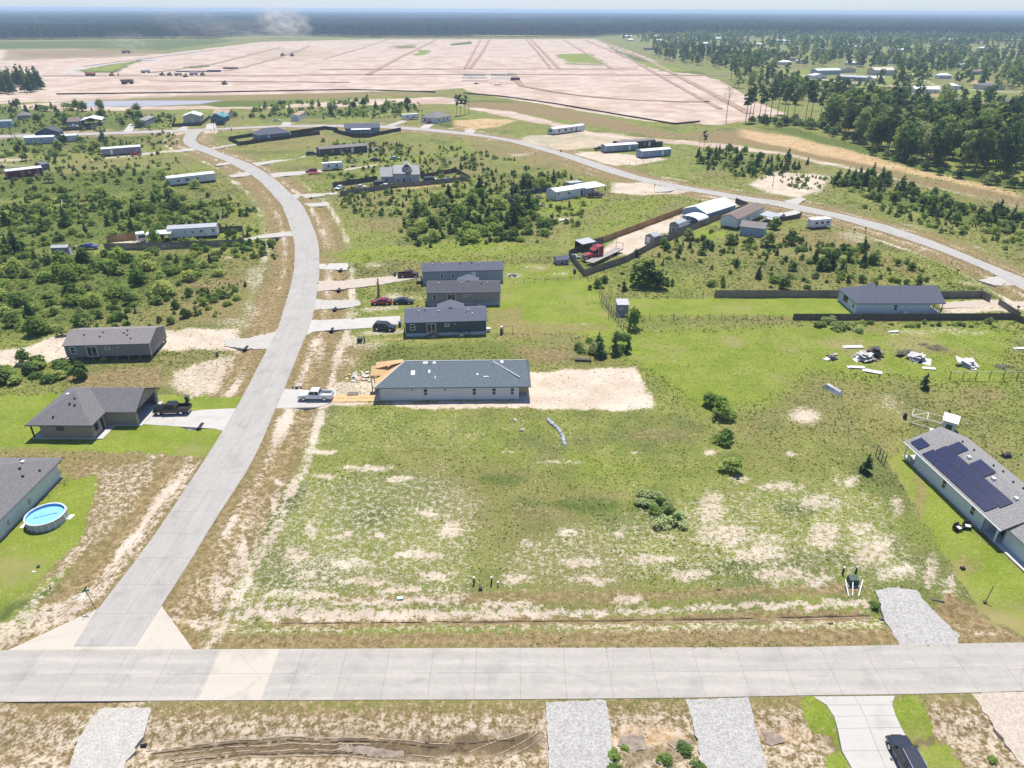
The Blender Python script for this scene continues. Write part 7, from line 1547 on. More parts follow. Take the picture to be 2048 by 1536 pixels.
run('post and wire fence beside the short blue trailer home', [(1245,332),(1300,325),(1345,320),(1395,312)], 'wire', 1.3, None, 4, post_m=M_DARKWOOD)
run('low dark rail fence in front of the white hip-roofed house', [(880,253),(905,254),(935,258)], 'rail', 1.1, M_DARKWOOD, 3.0)
run('black silt fence along the right-hand foot of the cleared land', [(926,187),(1008,194),(1117,209.5),(1223,228),(1349,249),(1400,244)], 'silt', .9, SILT, 8); run('black silt fence along the left-hand foot of the cleared land', [(113,189),(410,185.5),(700,180),(871,185)], 'silt', .9, SILT, 10)
# ================================================================ vehicles
def paint(name, c, rough=.28): return mat(name, c, rough, .0, .04, 1.0, spec=.6)
CHROME = mat('bright_metal', (.55, .56, .57), .25, .8); LAMP = mat('lamp_lens', (.60, .60, .58), .2); TAIL = mat('tail_lens', (.25, .012, .012), .3)
def car(label, cat, kind, u, v, head, col, s=1.0, group=None, off=.9, extras=()):
    x, y = G(u, v); y += off
    r = empty({'pickup': 'pickup_truck', 'suv': 'suv', 'sedan': 'car', 'van': 'van'}[kind], (x, y, .07), R(head), label, cat, group); r.scale = (s, s, s)
    P_ = paint('paint_%.2f_%.2f_%.2f' % col, col)
    L_, W_, zb = {'pickup': (5.8, 1.98, .45), 'suv': (4.9, 1.94, .36), 'sedan': (4.75, 1.82, .27), 'van': (5.3, 2.0, .35)}[kind]
    hw = W_ / 2; f = L_ / 2
    st_ = {'pickup': [(f, .80, .9), (f - .12, 1.02, .97), (f - .5, 1.12, 1), (f - 1.55, 1.20, 1), (f - 1.75, 1.22, 1), (-f + 2.0, 1.22, 1)],
           'suv': [(f, .72, .86), (f - .12, .90, .95), (f - .55, 1.0, 1), (f - 1.35, 1.08, 1), (-f + .25, 1.10, 1), (-f + .05, 1.02, .96), (-f, .75, .94)],
           'sedan': [(f, .55, .80), (f - .15, .70, .93), (f - .6, .80, .99), (f - 1.4, .92, 1), (-f + 1.2, .98, 1), (-f + .25, .96, .97), (-f, .72, .88)],
           'van': [(f, .75, .85), (f - .12, .95, .95), (f - .5, 1.08, 1), (f - 1.0, 1.2, 1), (-f + .1, 1.2, 1), (-f, 1.0, .97)]}[kind]
    b = MB(); rings = []
    for (xx, zt, k) in st_:
        w = hw * k; i0 = len(b.v); zm = zb + (zt - zb) * .55
        b.v += [(xx, -w * .95, zb), (xx, -w, zm), (xx, -w * .965, zt - .05), (xx, -w * .90, zt), (xx, w * .90, zt), (xx, w * .965, zt - .05), (xx, w, zm), (xx, w * .95, zb)]; rings.append(i0)
    for a, c in zip(rings[:-1], rings[1:]):
        for i in range(8): j = (i + 1) % 8; b.f.append((a + i, a + j, c + j, c + i)); b.m.append(0)
    b.f += [tuple(rings[0] + i for i in range(7, -1, -1)), tuple(rings[-1] + i for i in range(8))]; b.m += [0, 0]
    b.build('body', P_, r, smooth=False)
    belt = {'pickup': 1.20, 'suv': 1.06, 'sedan': .95, 'van': 1.18}[kind]; H_ = {'pickup': 1.86, 'suv': 1.76, 'sedan': 1.42, 'van': 2.0}[kind]
    xa, xb, xc, xd = {'pickup': (f - 1.65, f - 2.25, -f + 2.25, -f + 2.0), 'suv': (f - 1.2, f - 1.95, -f + .55, -f + .1), 'sedan': (f - 1.25, f - 2.05, -f + 1.45, -f + .55), 'van': (f - .75, f - 1.5, -f + .3, -f + .08)}[kind]
    wi, wo = hw * .78, hw * .91
    cab = MB().hexa([(xd, -wo, belt), (xa, -wo, belt), (xa, wo, belt), (xd, wo, belt)], [(xc, -wi, H_ - .05), (xb, -wi, H_ - .05), (xb, wi, H_ - .05), (xc, wi, H_ - .05)]).build('window_glass', M_GLASS, r)
    MB().hexa([(xc - .06, -wi - .03, H_ - .07), (xb + .06, -wi - .03, H_ - .07), (xb + .06, wi + .03, H_ - .07), (xc - .06, wi + .03, H_ - .07)], [(xc + .08, -wi + .06, H_), (xb - .08, -wi + .06, H_), (xb - .08, wi - .06, H_), (xc + .08, wi - .06, H_)]).build('roof', P_, r)
    pl = MB()
    mid = (xb + xc) / 2
    for s_ in (-1, 1):
        pl.tube((xa, s_ * wo, belt), (xb, s_ * wi, H_ - .06), .05, n=4); pl.tube((xd, s_ * wo, belt), (xc, s_ * wi, H_ - .06), .07 if kind != 'sedan' else .06, n=4); pl.tube((mid, s_ * (wo + .005), belt), (mid, s_ * (wi + .01), H_ - .06), .05, n=4)
        if kind in ('suv', 'van'): pl.tube((xc + .9, s_ * (wo + .005), belt), (xc + .9, s_ * (wi + .01), H_ - .06), .06, n=4)
    pl.build('pillars', P_, r)['kind'] = 'stuff'
    wr = {'pickup': .40, 'suv': .37, 'sedan': .33, 'van': .37}[kind]
    for xx in (f - .95, -f + (1.25 if kind == 'pickup' else .95)):
        for s_ in (-1, 1):
            y0, y1 = s_ * (hw - .20), s_ * (hw + .015)
            w = MB().tube((xx, y0, wr), (xx, y1, wr), wr, n=16).build('wheel', M_RUBBER, r); MB().tube((xx, y1 - s_ * .02, wr), (xx, y1 + s_ * .012, wr), wr * .62, n=10).build('rim', CHROME, w)
    for s_ in (-1, 1):
        MB().box(f - .22, f - .02, min(s_ * hw * .55, s_ * hw * .86), max(s_ * hw * .55, s_ * hw * .86), st_[1][1] - .28, st_[1][1] - .10).build('headlight', LAMP, r)
        MB().box(-f - .02, -f + .10, min(s_ * hw * .68, s_ * hw * .93), max(s_ * hw * .68, s_ * hw * .93), .72, .98).build('taillight', TAIL, r)
        MB().box(xa - .35, xa - .15, min(s_ * (hw + .02), s_ * (hw + .2)), max(s_ * (hw + .02), s_ * (hw + .2)), belt, belt + .16).build('mirror', P_, r)
    MB().box(f - .05, f + .06, -hw * .9, hw * .9, zb, zb + .2).build('front_bumper', CHROME if kind == 'pickup' else M_BLACK, r); MB().box(f - .03, f + .02, -hw * .5, hw * .5, zb + .22, zb + .45).build('grille', M_BLACK, r)
    MB().box(-f - .08, -f + .05, -hw * .88, hw * .88, zb, zb + .2).build('rear_bumper', CHROME if kind == 'pickup' else P_, r)
    if kind == 'pickup':
        bd = MB(); x0, x1 = -f, -f + 2.02
        bd.box(x0 + .06, x1, -hw * .96, hw * .96, zb, .72); bd.box(x0, x1, -hw, -hw * .90, zb + .1, 1.22); bd.box(x0, x1, hw * .90, hw, zb + .1, 1.22); bd.box(x0, x0 + .08, -hw * .90, hw * .90, zb + .1, 1.20)
        bo = bd.build('bed', P_, r); MB().box(x0 + .09, x1 - .01, -hw * .89, hw * .89, .721, .74).build('bed_liner', M_BLACK if col[0] < .4 else M_METAL, bo)
    if kind == 'suv':
        for s_ in (-1, 1): MB().box(xc + .15, xb - .15, s_ * wi * .86 - .025, s_ * wi * .86 + .025, H_, H_ + .06).build('roof_rail', CHROME, r)
    for (nm, bx, mm) in extras: MB().box(*bx).build(nm, mm, r)
    return r
NVY = (.018, .022, .035); BLK = (.012, .012, .014); WHT = (.66, .67, .68); SLV = (.36, .37, .39); RED_ = (.25, .012, .018); MAR = (.075, .008, .014)
car('black crew-cab pickup parked on the drive before the open garage', 'pickup', 'pickup', 342, 831, 183, BLK, extras=(('side_step', (-1.0, 1.2, -1.06, 1.06, .38, .50), SLV and CHROME),))
car('white crew-cab pickup on the pad by the house under construction', 'pickup', 'pickup', 630, 803, 180, WHT)
car('dark navy SUV parked beside the concrete drive of the front row home', 'SUV', 'suv', 768, 663, -8, NVY, .95)
car('red sedan on the sandy parking place', 'car', 'sedan', 762, 611, 182, RED_, .97); car('black sedan nose towards the middle home of the row', 'car', 'sedan', 806, 610, 2, NVY, .95)
car('maroon pickup beside the blue bin at the farthest home of the row', 'pickup', 'pickup', 816, 556, 8, MAR, .9)
car('dark blue-black SUV on the concrete drive at the bottom edge', 'SUV', 'suv', 1813, 1531, 90, NVY, 1.0, off=0)
car('red SUV on the pale drive in front of the white travel trailer', 'SUV', 'suv', 622, 346, 200, RED_, .95); car('black SUV with pale nose left of the charcoal-brown home', 'SUV', 'suv', 622, 311, 28, BLK, 1.0)
car('white car in the grass right of the charcoal-brown home', 'car', 'sedan', 742, 303, 120, WHT); car('dark red car right of the charcoal-brown home', 'car', 'sedan', 750, 301, 120, MAR)
car('dark grey sedan on the grass above the round bush', 'car', 'sedan', 750, 323, 15, BLK); car('silver sedan on the bright grass clearing', 'car', 'sedan', 789, 320, 20, SLV)
car('dark passenger van left of the gabled house', 'van', 'van', 762, 374, 15, NVY, 1.1); car('white car beside the van in the gabled house yard', 'car', 'sedan', 772, 376, 8, WHT); car('orange pickup inside the fence of the gabled house', 'pickup', 'pickup', 705, 381, 195, (.45, .10, .03), .75); car('white car facing out at the gate of the gabled house', 'car', 'sedan', 679, 380, 250, WHT); car('white pickup behind the orange one in the fenced yard', 'pickup', 'pickup', 720, 378, 10, WHT, .75)
car('large black SUV right of the gabled house', 'SUV', 'suv', 862, 366, 12, BLK, 1.25); car('white car in front of the large black SUV', 'car', 'sedan', 871, 365, 10, WHT)
car('purple-black pickup in front of the white carport home', 'pickup', 'pickup', 1190, 396, 12, (.05, .015, .04), .95); car('black pickup parked on the grass by the navy fence', 'pickup', 'pickup', 1034, 407, 200, BLK, .9)
car('red car on the sandy drive below the mauve-grey home', 'car', 'sedan', 270, 312, 20, (.33, .012, .02)); car('blue and white pickup among bushes left of the fenced white home', 'pickup', 'pickup', 175, 500, 10, (.07, .10, .26), .85)
car('white car on the pale drive left of the narrow white home', 'car', 'sedan', 553, 243, 10, WHT, .9); car('small red car in front of the white hip-roofed house', 'car', 'sedan', 858, 247.5, 60, RED_, .9); car('silver pickup under the arched carport', 'pickup', 'pickup', 1379, 453, 220, (.35, .42, .5), .85); car('white van on the drive beside the brown-roofed home', 'van', 'van', 1561, 439, 40, WHT, .85); car('dark pickup at the left end of the steel-blue home', 'pickup', 'pickup', 1199, 301, 15, BLK, .9)
for i, (u, v, lab) in enumerate(((193,241,'white van in the cluttered yard of the blue house'),(202,240,'silver car at the back of the cluttered yard of the blue house'),(147,255.5,'white car in front of the blue house with white carport'))): car(lab, 'car', 'van' if i == 0 else 'sedan', u, v, 20, WHT if i != 1 else SLV)
# red road tractor
def semi():
    x, y = G(1188, 519); r = empty('semi_truck', (x, y, .02), R(214), 'red semi truck tractor with a tall sleeper in the corner of the fenced strip', 'truck')
    rd = paint('semi_red', (.30, .03, .038)); 
    MB().box(-4.6, 3.4, -.45, .45, .7, 1.0).build('chassis', M_BLACK, r)
    MB().hexa([(1.2, -.95, 1.0), (3.6, -.8, 1.0), (3.6, .8, 1.0), (1.2, .95, 1.0)], [(1.2, -.9, 2.05), (3.5, -.7, 1.85), (3.5, .7, 1.85), (1.2, .9, 2.05)]).build('hood', rd, r)
    MB().box(3.6, 3.72, -.62, .62, .95, 1.85).build('grille', CHROME, r); MB().box(3.5, 3.95, -1.2, 1.2, .45, .85).build('bumper', CHROME, r)
    MB().box(-.3, 1.2, -1.05, 1.05, 1.0, 2.1).build('cab', rd, r); MB().hexa([(-.3, -1.03, 2.1), (1.2, -1.03, 2.1), (1.2, 1.03, 2.1), (-.3, 1.03, 2.1)], [(-.3, -1.0, 2.75), (.8, -1.0, 2.75), (.8, 1.0, 2.75), (-.3, 1.0, 2.75)]).build('windscreen', M_GLASS, r)
    MB().hexa([(-2.2, -1.2, .9), (-.3, -1.2, .9), (-.3, 1.2, .9), (-2.2, 1.2, .9)], [(-2.2, -1.15, 3.8), (-.5, -1.1, 3.6), (-.5, 1.1, 3.6), (-2.2, 1.15, 3.8)]).build('sleeper', rd, r); MB().hexa([(-.5, -1.1, 2.75), (.95, -1.03, 2.75), (.95, 1.03, 2.75), (-.5, 1.1, 2.75)], [(-.5, -1.05, 3.55), (.0, -.95, 3.2), (.0, .95, 3.2), (-.5, 1.05, 3.55)]).build('roof_fairing', rd, r)
    for xx in (2.6, -3.1, -4.2):
        for s_ in (-1, 1): w = MB().tube((xx, s_ * .75, .52), (xx, s_ * 1.22, .52), .52, n=14).build('wheel', M_RUBBER, r); MB().tube((xx, s_ * 1.2, .52), (xx, s_ * 1.24, .52), .3, n=10).build('rim', CHROME, w)
    for s_ in (-1, 1): MB().tube((-.35, s_ * 1.28, .8), (-.35, s_ * 1.28, 3.9), .09, n=8).build('exhaust_stack', CHROME, r); MB().tube((.9, s_ * 1.2, .75), (-.2, s_ * 1.2, .75), .32, n=10).build('fuel_tank', CHROME, r); MB().box(3.3, 3.6, s_ * .95 - .2, s_ * .95 + .2, 1.0, 1.3).build('headlight', LAMP, r)
    # flat trailer beside it
    a, c = G(1186, 534), G(1247, 505); L_ = math.hypot(c[0] - a[0], c[1] - a[1]); t = empty('flatbed_trailer', (*a, 0), math.atan2(c[1] - a[1], c[0] - a[0]), 'weathered grey flatbed trailer lying along the near strip fence', 'trailer')
    for i in range(6): MB().box(.05, L_ - .05, .04 + i * .42, .42 + i * .42, 1.0, 1.08).build('deck_plank', mat('deck_plank_wood', (.33, .30, .27), .9, var=.2, rnd=.2), t)
    MB().box(0, L_, .3, .5, .7, 1.0).box(0, L_, 2.0, 2.2, .7, 1.0).build('frame', M_BLACK, t)
    for xx in (L_ * .7, L_ * .78):
        for yy_ in (.1, 2.2): MB().tube((xx, yy_, .48), (xx, yy_ + .28, .48), .48, n=12).build('wheel', M_RUBBER, t)
    MB().tube((L_ - .2, .2, 1.0), (L_ - .2, .2, 2.6), .07).tube((L_ - .2, 2.4, 1.0), (L_ - .2, 2.4, 2.6), .07).tube((L_ - .2, .2, 2.6), (L_ - .2, 2.4, 2.6), .07).build('head_rack', M_BLACK, t)
semi()
# ================================================================ small things
def solo(name, mb, mats, u, v, label, cat, rz=0.0, group=None, s=1.0, z=None, bevel=0):
    o = mb.build(name, mats, bevel=bevel); x, y = G(u, v)
    o.location = (x, y, float(relief(np.array([x]), np.array([y]))[0]) if z is None else z); o.rotation_euler = (0, 0, R(rz)); o.scale = (s, s, s)
    return tag(o, label, cat, group)
def pool():
    x, y = G(92, 1046); r = empty('swimming_pool', (x, y + .4, 0), 0, 'round above-ground pool with blue water and a grey steel wall', 'pool'); rad, h, n = 2.35, 1.15, 20
    wl = mat('pool_wall', (.42, .43, .45), .5, .1); lin = mat('pool_liner', (.16, .42, .68), .5, var=.1)
    for i in range(n):
        a, c = 2 * math.pi * i / n, 2 * math.pi * (i + 1) / n; P2 = lambda t, q: (q * math.cos(t), q * math.sin(t))
        MB().hexa([(*P2(a + .01, rad), 0), (*P2(c - .01, rad), 0), (*P2(c - .01, rad - .04), 0), (*P2(a + .01, rad - .04), 0)], [(*P2(a + .01, rad), h), (*P2(c - .01, rad), h), (*P2(c - .01, rad - .04), h), (*P2(a + .01, rad - .04), h)]).build('wall_panel', wl, r)
        MB().tube((*P2(a, rad + .04), 0), (*P2(a, rad + .04), h), .05, n=5).build('upright', M_WHITE, r)
    rim, ins = MB(), MB()
    for i in range(40):
        a, c = 2 * math.pi * i / 40, 2 * math.pi * (i + 1) / 40; P2 = lambda t, q: (q * math.cos(t), q * math.sin(t))
        rim.hexa([(*P2(a, rad + .1), h), (*P2(c, rad + .1), h), (*P2(c, rad - .1), h), (*P2(a, rad - .1), h)], [(*P2(a, rad + .1), h + .05), (*P2(c, rad + .1), h + .05), (*P2(c, rad - .1), h + .05), (*P2(a, rad - .1), h + .05)])
        ins.face([(*P2(c, rad - .06), .05), (*P2(a, rad - .06), .05), (*P2(a, rad - .06), h), (*P2(c, rad - .06), h)])
    rim.build('rim', mat('pool_rim', (.5, .56, .60), .5), r); ins.face([(2.29 * math.cos(2 * math.pi * i / 40), 2.29 * math.sin(2 * math.pi * i / 40), .06) for i in range(40)]).build('liner', lin, r)
    wm = mat('pool_water', (.22, .50, .78), .08, var=.12, scale=1.2, bump=.1, bscale=3, spec=.6)
    MB().face([(2.28 * math.cos(2 * math.pi * i / 40), 2.28 * math.sin(2 * math.pi * i / 40), .82) for i in range(40)]).build('water', wm, r); MB().tube((-1.4, -.5, .85), (1.1, .7, .85), .03, n=5).build('hose', mat('pool_hose', (.05, .12, .22), .5), r)
    for a, u in ((1.5, .9), (4.6, .8), (5.6, .7)): MB().box(-.5, .5, -.3, .3, .01, .06).build('ground_board', M_WHITE, r); o = bpy.data.objects[[q.name for q in bpy.data.objects if q.name.startswith('ground_board')][-1]]; o.location = (math.cos(a + 2) * 2.7, math.sin(a + 2) * 2.7, 0); o.rotation_euler = (0, 0, a)
pool()
# street-name sign at the junction
x, y = G(192, 1218); r = empty('street_sign', (x, y, 0), 0, 'green street-name sign on a thin leaning post at the junction', 'street sign'); r.rotation_euler = (R(2), R(-7), 0)
MB().tube((0, 0, -.3), (0, 0, 2.75), .04, n=6).build('post', mat('sign_post_metal', (.10, .13, .12), .5, .3), r)
MB().box(-.42, .42, -.012, .012, 2.75, 2.97).build('sign_blade', mat('sign_green', (.01, .13, .07), .5), r); MB().box(-.012, .012, -.42, .42, 2.98, 3.2).build('sign_blade', MATS['sign_green'], r)
MB().box(-.35, .05, -.18, .18, -.05, .06).build('post_base', M_DARKWOOD, r)
# utility posts, boxes and pipes
def marker(u, v, lab, group=None):
    x, y = G(u, v); r = empty('utility_marker', (x, y, 0), 0, lab, 'utility post', group); MB().box(-.09, .09, -.09, .09, -.2, .85).build('post', M_BLACK, r); MB().box(-.10, .10, -.10, .10, .85, 1.1).build('cap', M_WHITE, r)
for u, v, l in ((948,1168,'black utility post with a white cap, left of the pair in the field'),(983,1168,'black utility post with a white cap, right of the pair in the field'),(1685,1148,'black utility post with a white cap left of the green transformer'),(1711,1147,'black utility post with a white cap behind the green transformer')): marker(u, v, l)
def transformer(u, v, lab, s=1.0):
    x, y = G(u, v); r = empty('transformer', (x, y, 0), 0, lab, 'transformer'); r.scale = (s, s, s)
    MB().box(-.65, .65, -.55, .55, -.1, .1).build('pad', M_CONC, r); MB().hexa([(-.55, -.5, .1), (.55, -.5, .1), (.55, .5, .1), (-.55, .5, .1)], [(-.52, -.42, .95), (.52, -.42, .95), (.52, .48, 1.05), (-.52, .48, 1.05)]).build('cabinet', M_DGREEN, r, bevel=.03); MB().box(-.02, .02, -.515, -.48, .15, .85).build('door_seam', M_BLACK, r)
transformer(1704, 1168, 'green pad transformer with white pipes in front, beside the gravel pad'); transformer(720, 684, 'green pad transformer at the verge below the navy SUV', .95)
solo('pedestal', MB().box(-.12, .12, -.12, .12, -.1, 1.2), M_DGREEN, 729, 684, 'narrow green pedestal right of the verge transformer', 'pedestal'); solo('pedestal', MB().box(-.15, .15, -.15, .15, -.1, .9), M_DGREEN, 435, 712, 'green box in the weeds right of the grey home on piers', 'pedestal')
for (a, c, l) in (((1688,1168),(1697,1193),'left'),((1703,1174),(1705,1192),'middle'),((1723,1169),(1717,1193),'right')):
    p, q = G(*a), G(*c); o = MB().tube((0, 0, .75), (q[0] - p[0], q[1] - p[1], .05), .07, n=8).build('conduit_pipe', M_WHITE); o.location = (*p, 0); tag(o, 'white plastic conduit leaning out of the ground, %s of three by the transformer' % l, 'pipe')
solo('meter_box', MB().box(-.2, .2, -.2, .2, -.1, .35), M_BLACK, 961, 1179, 'small black box in the grass below the two utility posts', 'meter box'); solo('utility_stub', MB().tube((0, 0, -.1), (0, 0, .55), .06).box(-.1, .1, -.1, .1, .5, .66), [M_METAL], 996, 1172, 'short grey stub with a pale head right of the utility posts', 'utility post')
x, y = G(800, 1197); r = empty('meter_cover', (x, y, 0), R(6), 'teal-edged white meter lid lying in the corner lot', 'meter lid'); MB().box(-.38, .38, -.24, .24, .02, .12).build('frame', mat('teal_plastic', (.05, .25, .22), .5), r); MB().box(-.33, .33, -.19, .19, .12, .14).build('lid', M_WHITE, r)
solo('stake', MB().box(-.04, .04, -.04, .04, -.2, .6), M_DARKWOOD, 101, 1177, 'thin dark stake in the bare slope above the junction', 'stake'); solo('valve_box', MB().tube((0, 0, -.1), (0, 0, .2), .2, n=8), M_DGREEN, 77, 1134, 'small green valve lid in the lawn below the pool', 'valve box'); solo('litter', MB().box(-.2, .2, -.1, .1, .02, .06), M_WHITE, 68, 1144, 'white scrap on the lawn below the pool', 'litter')
for u, v, l in ((1437,1180,'dark scrap'),(1662,1246,'dark clod')): solo('litter', MB().box(-.25, .25, -.1, .1, .0, .1), M_BLACK, u, v, l + ' lying in the verge of the main road', 'litter')
x, y = G(1971, 1203); o = MB().tube((0, 0, -.2), (.55, .4, 2.0), .05).box(-.2, .15, -.15, .15, -.05, .05).build('leaning_post', M_DARKWOOD); o.location = (x, y, 0); tag(o, 'dark leaning post at the lawn edge right of the gravel pad', 'post')
solo('plank', MB().box(-.7, .7, -.1, .1, .02, .12), M_DARKWOOD, 1876, 1200, 'dark plank in the grass right of the gravel pad', 'plank', -15); solo('storage_box', MB().box(-.25, .25, -.2, .2, 0, .3), M_BLACK, 1925, 1138, 'small black box on the lawn by the solar house', 'box', bevel=.03)
for u, v, l in ((410,782,'dark bin by the garage lawn'),): pass
def bin_(u, v, m, lab):
    x, y = G(u, v); r = empty('wheelie_bin', (x, y, 0), R(8), lab, 'bin'); MB().hexa([(-.24, -.26, .08), (.24, -.26, .08), (.24, .26, .08), (-.24, .26, .08)], [(-.3, -.34, 1.0), (.3, -.34, 1.0), (.3, .34, 1.0), (-.3, .34, 1.0)]).build('body', m, r); MB().hexa([(-.32, -.36, 1.0), (.32, -.36, 1.0), (.32, .38, 1.0), (-.32, .38, 1.0)], [(-.28, -.3, 1.06), (.28, -.3, 1.06), (.28, .36, 1.1), (-.28, .36, 1.1)]).build('lid', m, r)
    for s_ in (-1, 1): MB().tube((s_ * .22, .26, .12), (s_ * .3, .26, .12), .12, n=8).build('wheel', M_RUBBER, r)
bin_(790, 552, M_BLUEBIN, 'blue wheelie bin behind the maroon pickup'); bin_(800, 653, M_BLUEBIN, 'dark blue wheelie bin in front of the navy SUV'); bin_(1149, 547, M_BLACK, 'black bin outside the corner of the strip fence'); bin_(375, 803, M_DGREEN, 'dark bin standing on the lawn above the black pickup'); bin_(1122, 304, M_DGREEN, 'dark green bin by the loop road near the steel-blue home'); bin_(463, 261, M_BLACK, 'black bin by the road below the teal house')
solo('barrel', MB().tube((0, 0, 0), (0, 0, .95), .32, .30, n=12), mat('rust_barrel', (.05, .03, .025), .8), 1809, 837, 'dark steel barrel at the corner of the white timber frame', 'barrel')
# white timber frame with a small playhouse
x, y = G(1819, 846); r = empty('chicken_run', (x, y, 0), R(-34), 'white timber frame run with a small white hut at one end', 'animal run'); wt = mat('white_timber', (.66, .65, .60), .7)
B_ = lambda a, c, rr=.05: MB().tube(a, c, rr, n=4).build('frame_bar', wt, r)
for x0 in (0, 2.2, 4.4):
    for y0 in (0, 2.4): B_((x0, y0, 0), (x0, y0, 1.5))
    B_((x0, 0, 1.5), (x0, 2.4, 1.5))
for y0 in (0, 2.4): B_((0, y0, 1.5), (4.4, y0, 1.5)); B_((0, y0, .1), (4.4, y0, .1))
B_((0, 0, 1.5), (2.2, 2.4, 1.5)); B_((0, 0, .1), (2.2, 0, 1.5))
MB().box(4.5, 6.4, .1, 2.2, .15, 2.0).build('hut_wall', wt, r); MB().slab([(4.3, -.1, 2.1), (6.6, -.1, 2.0), (6.6, 2.4, 2.3), (4.3, 2.4, 2.4)], .1).build('hut_roof', M_WHITE, r); opening(r, (4.5, .1, 1, 0), .5, .4, .9, 1.1, 'W', mat('teal_trim', (.05, .22, .22), .5)); MB().box(3.0, 4.3, -.9, -.1, .02, .12).build('step', wt, r)
# frame at the lawn edge, swing set, loungers
x, y = G(1751, 911); q = G(1768, 930); r = empty('trellis', (x, y, 0), math.atan2(q[1] - y, q[0] - x), 'brown wooden trellis frame at the lawn edge left of the solar house', 'frame'); L_ = math.hypot(q[0] - x, q[1] - y)
for k in range(4): MB().box(L_ * k / 3 - .05, L_ * k / 3 + .05, -.05, .05, -.2, 1.9).build('post', M_FENCEG, r)
for z in (1.85, 1.0): MB().box(0, L_, -.03, .03, z, z + .1).build('rail', M_FENCEG, r)
MB().tube((0, .06, .2), (L_ * .66, .06, 1.8), .03, n=4).tube((0, .06, 1.8), (L_ * .66, .06, .2), .03, n=4).build('brace', M_FENCEG, r)
def chair(u, v, rz, lab):
    x, y = G(u, v); r = empty('patio_chair', (x, y, 0), R(rz), lab, 'chair'); wk = mat('black_wicker', (.018, .016, .015), .7)
    MB().box(-.4, .4, -.4, .4, .28, .38).build('seat', wk, r); MB().box(-.33, .33, -.36, .3, .38, .5).build('cushion', M_WHITE, r); MB().box(-.4, .4, .33, .43, .38, .95).build('backrest', wk, r)
    for s_ in (-1, 1): MB().box(s_ * .42 - .05, s_ * .42 + .05, -.4, .42, .1, .66).build('armrest', wk, r)
    for a in (-.36, .36):
        for c in (-.34, .34): MB().box(a - .03, a + .03, c - .03, c + .03, 0, .28).build('leg', wk, r)
chair(1914, 1060, 20, 'black wicker chair with white cushion, left of the pair on the lawn'); chair(1933, 1056, -15, 'black wicker chair with white cushion, right of the pair on the lawn')
x, y = G(1924, 1058); r = empty('side_table', (x, y, 0), 0, 'small black side table between the two wicker chairs', 'table'); MB().box(-.2, .2, -.2, .2, .38, .42).build('table_top', M_BLACK, r)
for a in (-.16, .16):
    for c in (-.16, .16): MB().box(a - .02, a + .02, c - .02, c + .02, 0, .38).build('leg', M_BLACK, r)
solo('tarp_bundle', MB().hexa([(-.75, -.5, 0), (.75, -.5, 0), (.75, .5, 0), (-.75, .5, 0)], [(-.5, -.3, .55), (.55, -.35, .5), (.4, .3, .7), (-.45, .35, .6)]), M_BLACK, 2012, 914, 'black covered bundle in the rough grass behind the solar house', 'bundle', 10, bevel=.12)
x, y = G(1664, 782); r = empty('upturned_boat', (x, y, 0), R(118), 'white upturned flat boat at the end of the mown strip', 'boat'); MB().hexa([(-1.9, -.6, .0), (1.9, -.5, .0), (1.9, .5, .0), (-1.9, .6, .0)], [(-1.6, -.35, .75), (1.2, -.3, .9), (1.2, .3, .9), (-1.6, .35, .75)]).build('hull', mat('faded_white_hull', (.52, .52, .50), .6, var=.15), r); MB().box(-1.4, 1.0, -.04, .04, .76, .92).build('keel', M_METAL, r)
# swing frame and cooler tower behind the row
x, y = G(1003, 668); r = empty('water_cooler_tower', (x, y, 0), 0, 'narrow grey cabinet standing behind the front row home', 'cabinet'); MB().box(-.3, .3, -.35, .35, 0, 1.7).build('cabinet', M_METAL, r); MB().box(-.26, .26, -.37, -.35, .1, 1.2).build('door', M_TRIMD, r)
x, y = G(1007, 667); r = empty('swing_frame', (x, y, 0), 0, 'thin brown goal frame right of the grey cabinet', 'frame')
for a, c in (((0, 0, 0), (0, 0, 1.7)), ((1.9, 0, 0), (1.9, 0, 1.7)), ((0, 0, 1.7), (1.9, 0, 1.7))): MB().tube(a, c, .04).build('bar', M_DARKWOOD, r)
# dead trunk in the verge, wood stack, fabric roll, scraps
x, y = G(757, 592); o = MB().tube((0, 0, -.2), (.1, 0, 2.2), .28, .22, n=8).tube((.1, 0, 2.2), (.15, .1, 4.4), .22, .12, n=8).tube((.1, 0, 2.6), (-.4, 0, 3.6), .1, .05).build('tree_stump', M_BARK); o.location = (x, y, 0); tag(o, 'tall bare tree stump standing by the drive above the red sedan', 'tree stump')
x, y = G(1166, 722); r = empty('timber_stack', (x, y, 0), R(-4), 'low dark stack of timber under the bush at the rough lot corner', 'timber stack')
for i in range(6): MB().box(-1.6 + .1 * (i % 2), 1.6, -.4 + .28 * (i % 3), -.16 + .28 * (i % 3), .03 + .22 * (i // 3), .22 + .22 * (i // 3)).build('plank', M_DARKWOOD, r)
pts = [G(u, v) for u, v in ((1094,838),(1100,846),(1110,854),(1118,862),(1125,873),(1127,884),(1130,891))]
mb = MB(); rf_ = np.random.default_rng(2)
for (a, c) in zip(pts[:-1], pts[1:]):
    for k in range(5):
        t, t2 = k / 5, (k + 1) / 5; P0 = (a[0] + (c[0] - a[0]) * t + rf_.normal() * .06, a[1] + (c[1] - a[1]) * t + rf_.normal() * .06, .16); P1 = (a[0] + (c[0] - a[0]) * t2, a[1] + (c[1] - a[1]) * t2, .16 + rf_.uniform(0, .1)); mb.tube(P0, P1, .26 + rf_.uniform(-.06, .1), .22 + rf_.uniform(-.04, .1), n=6)
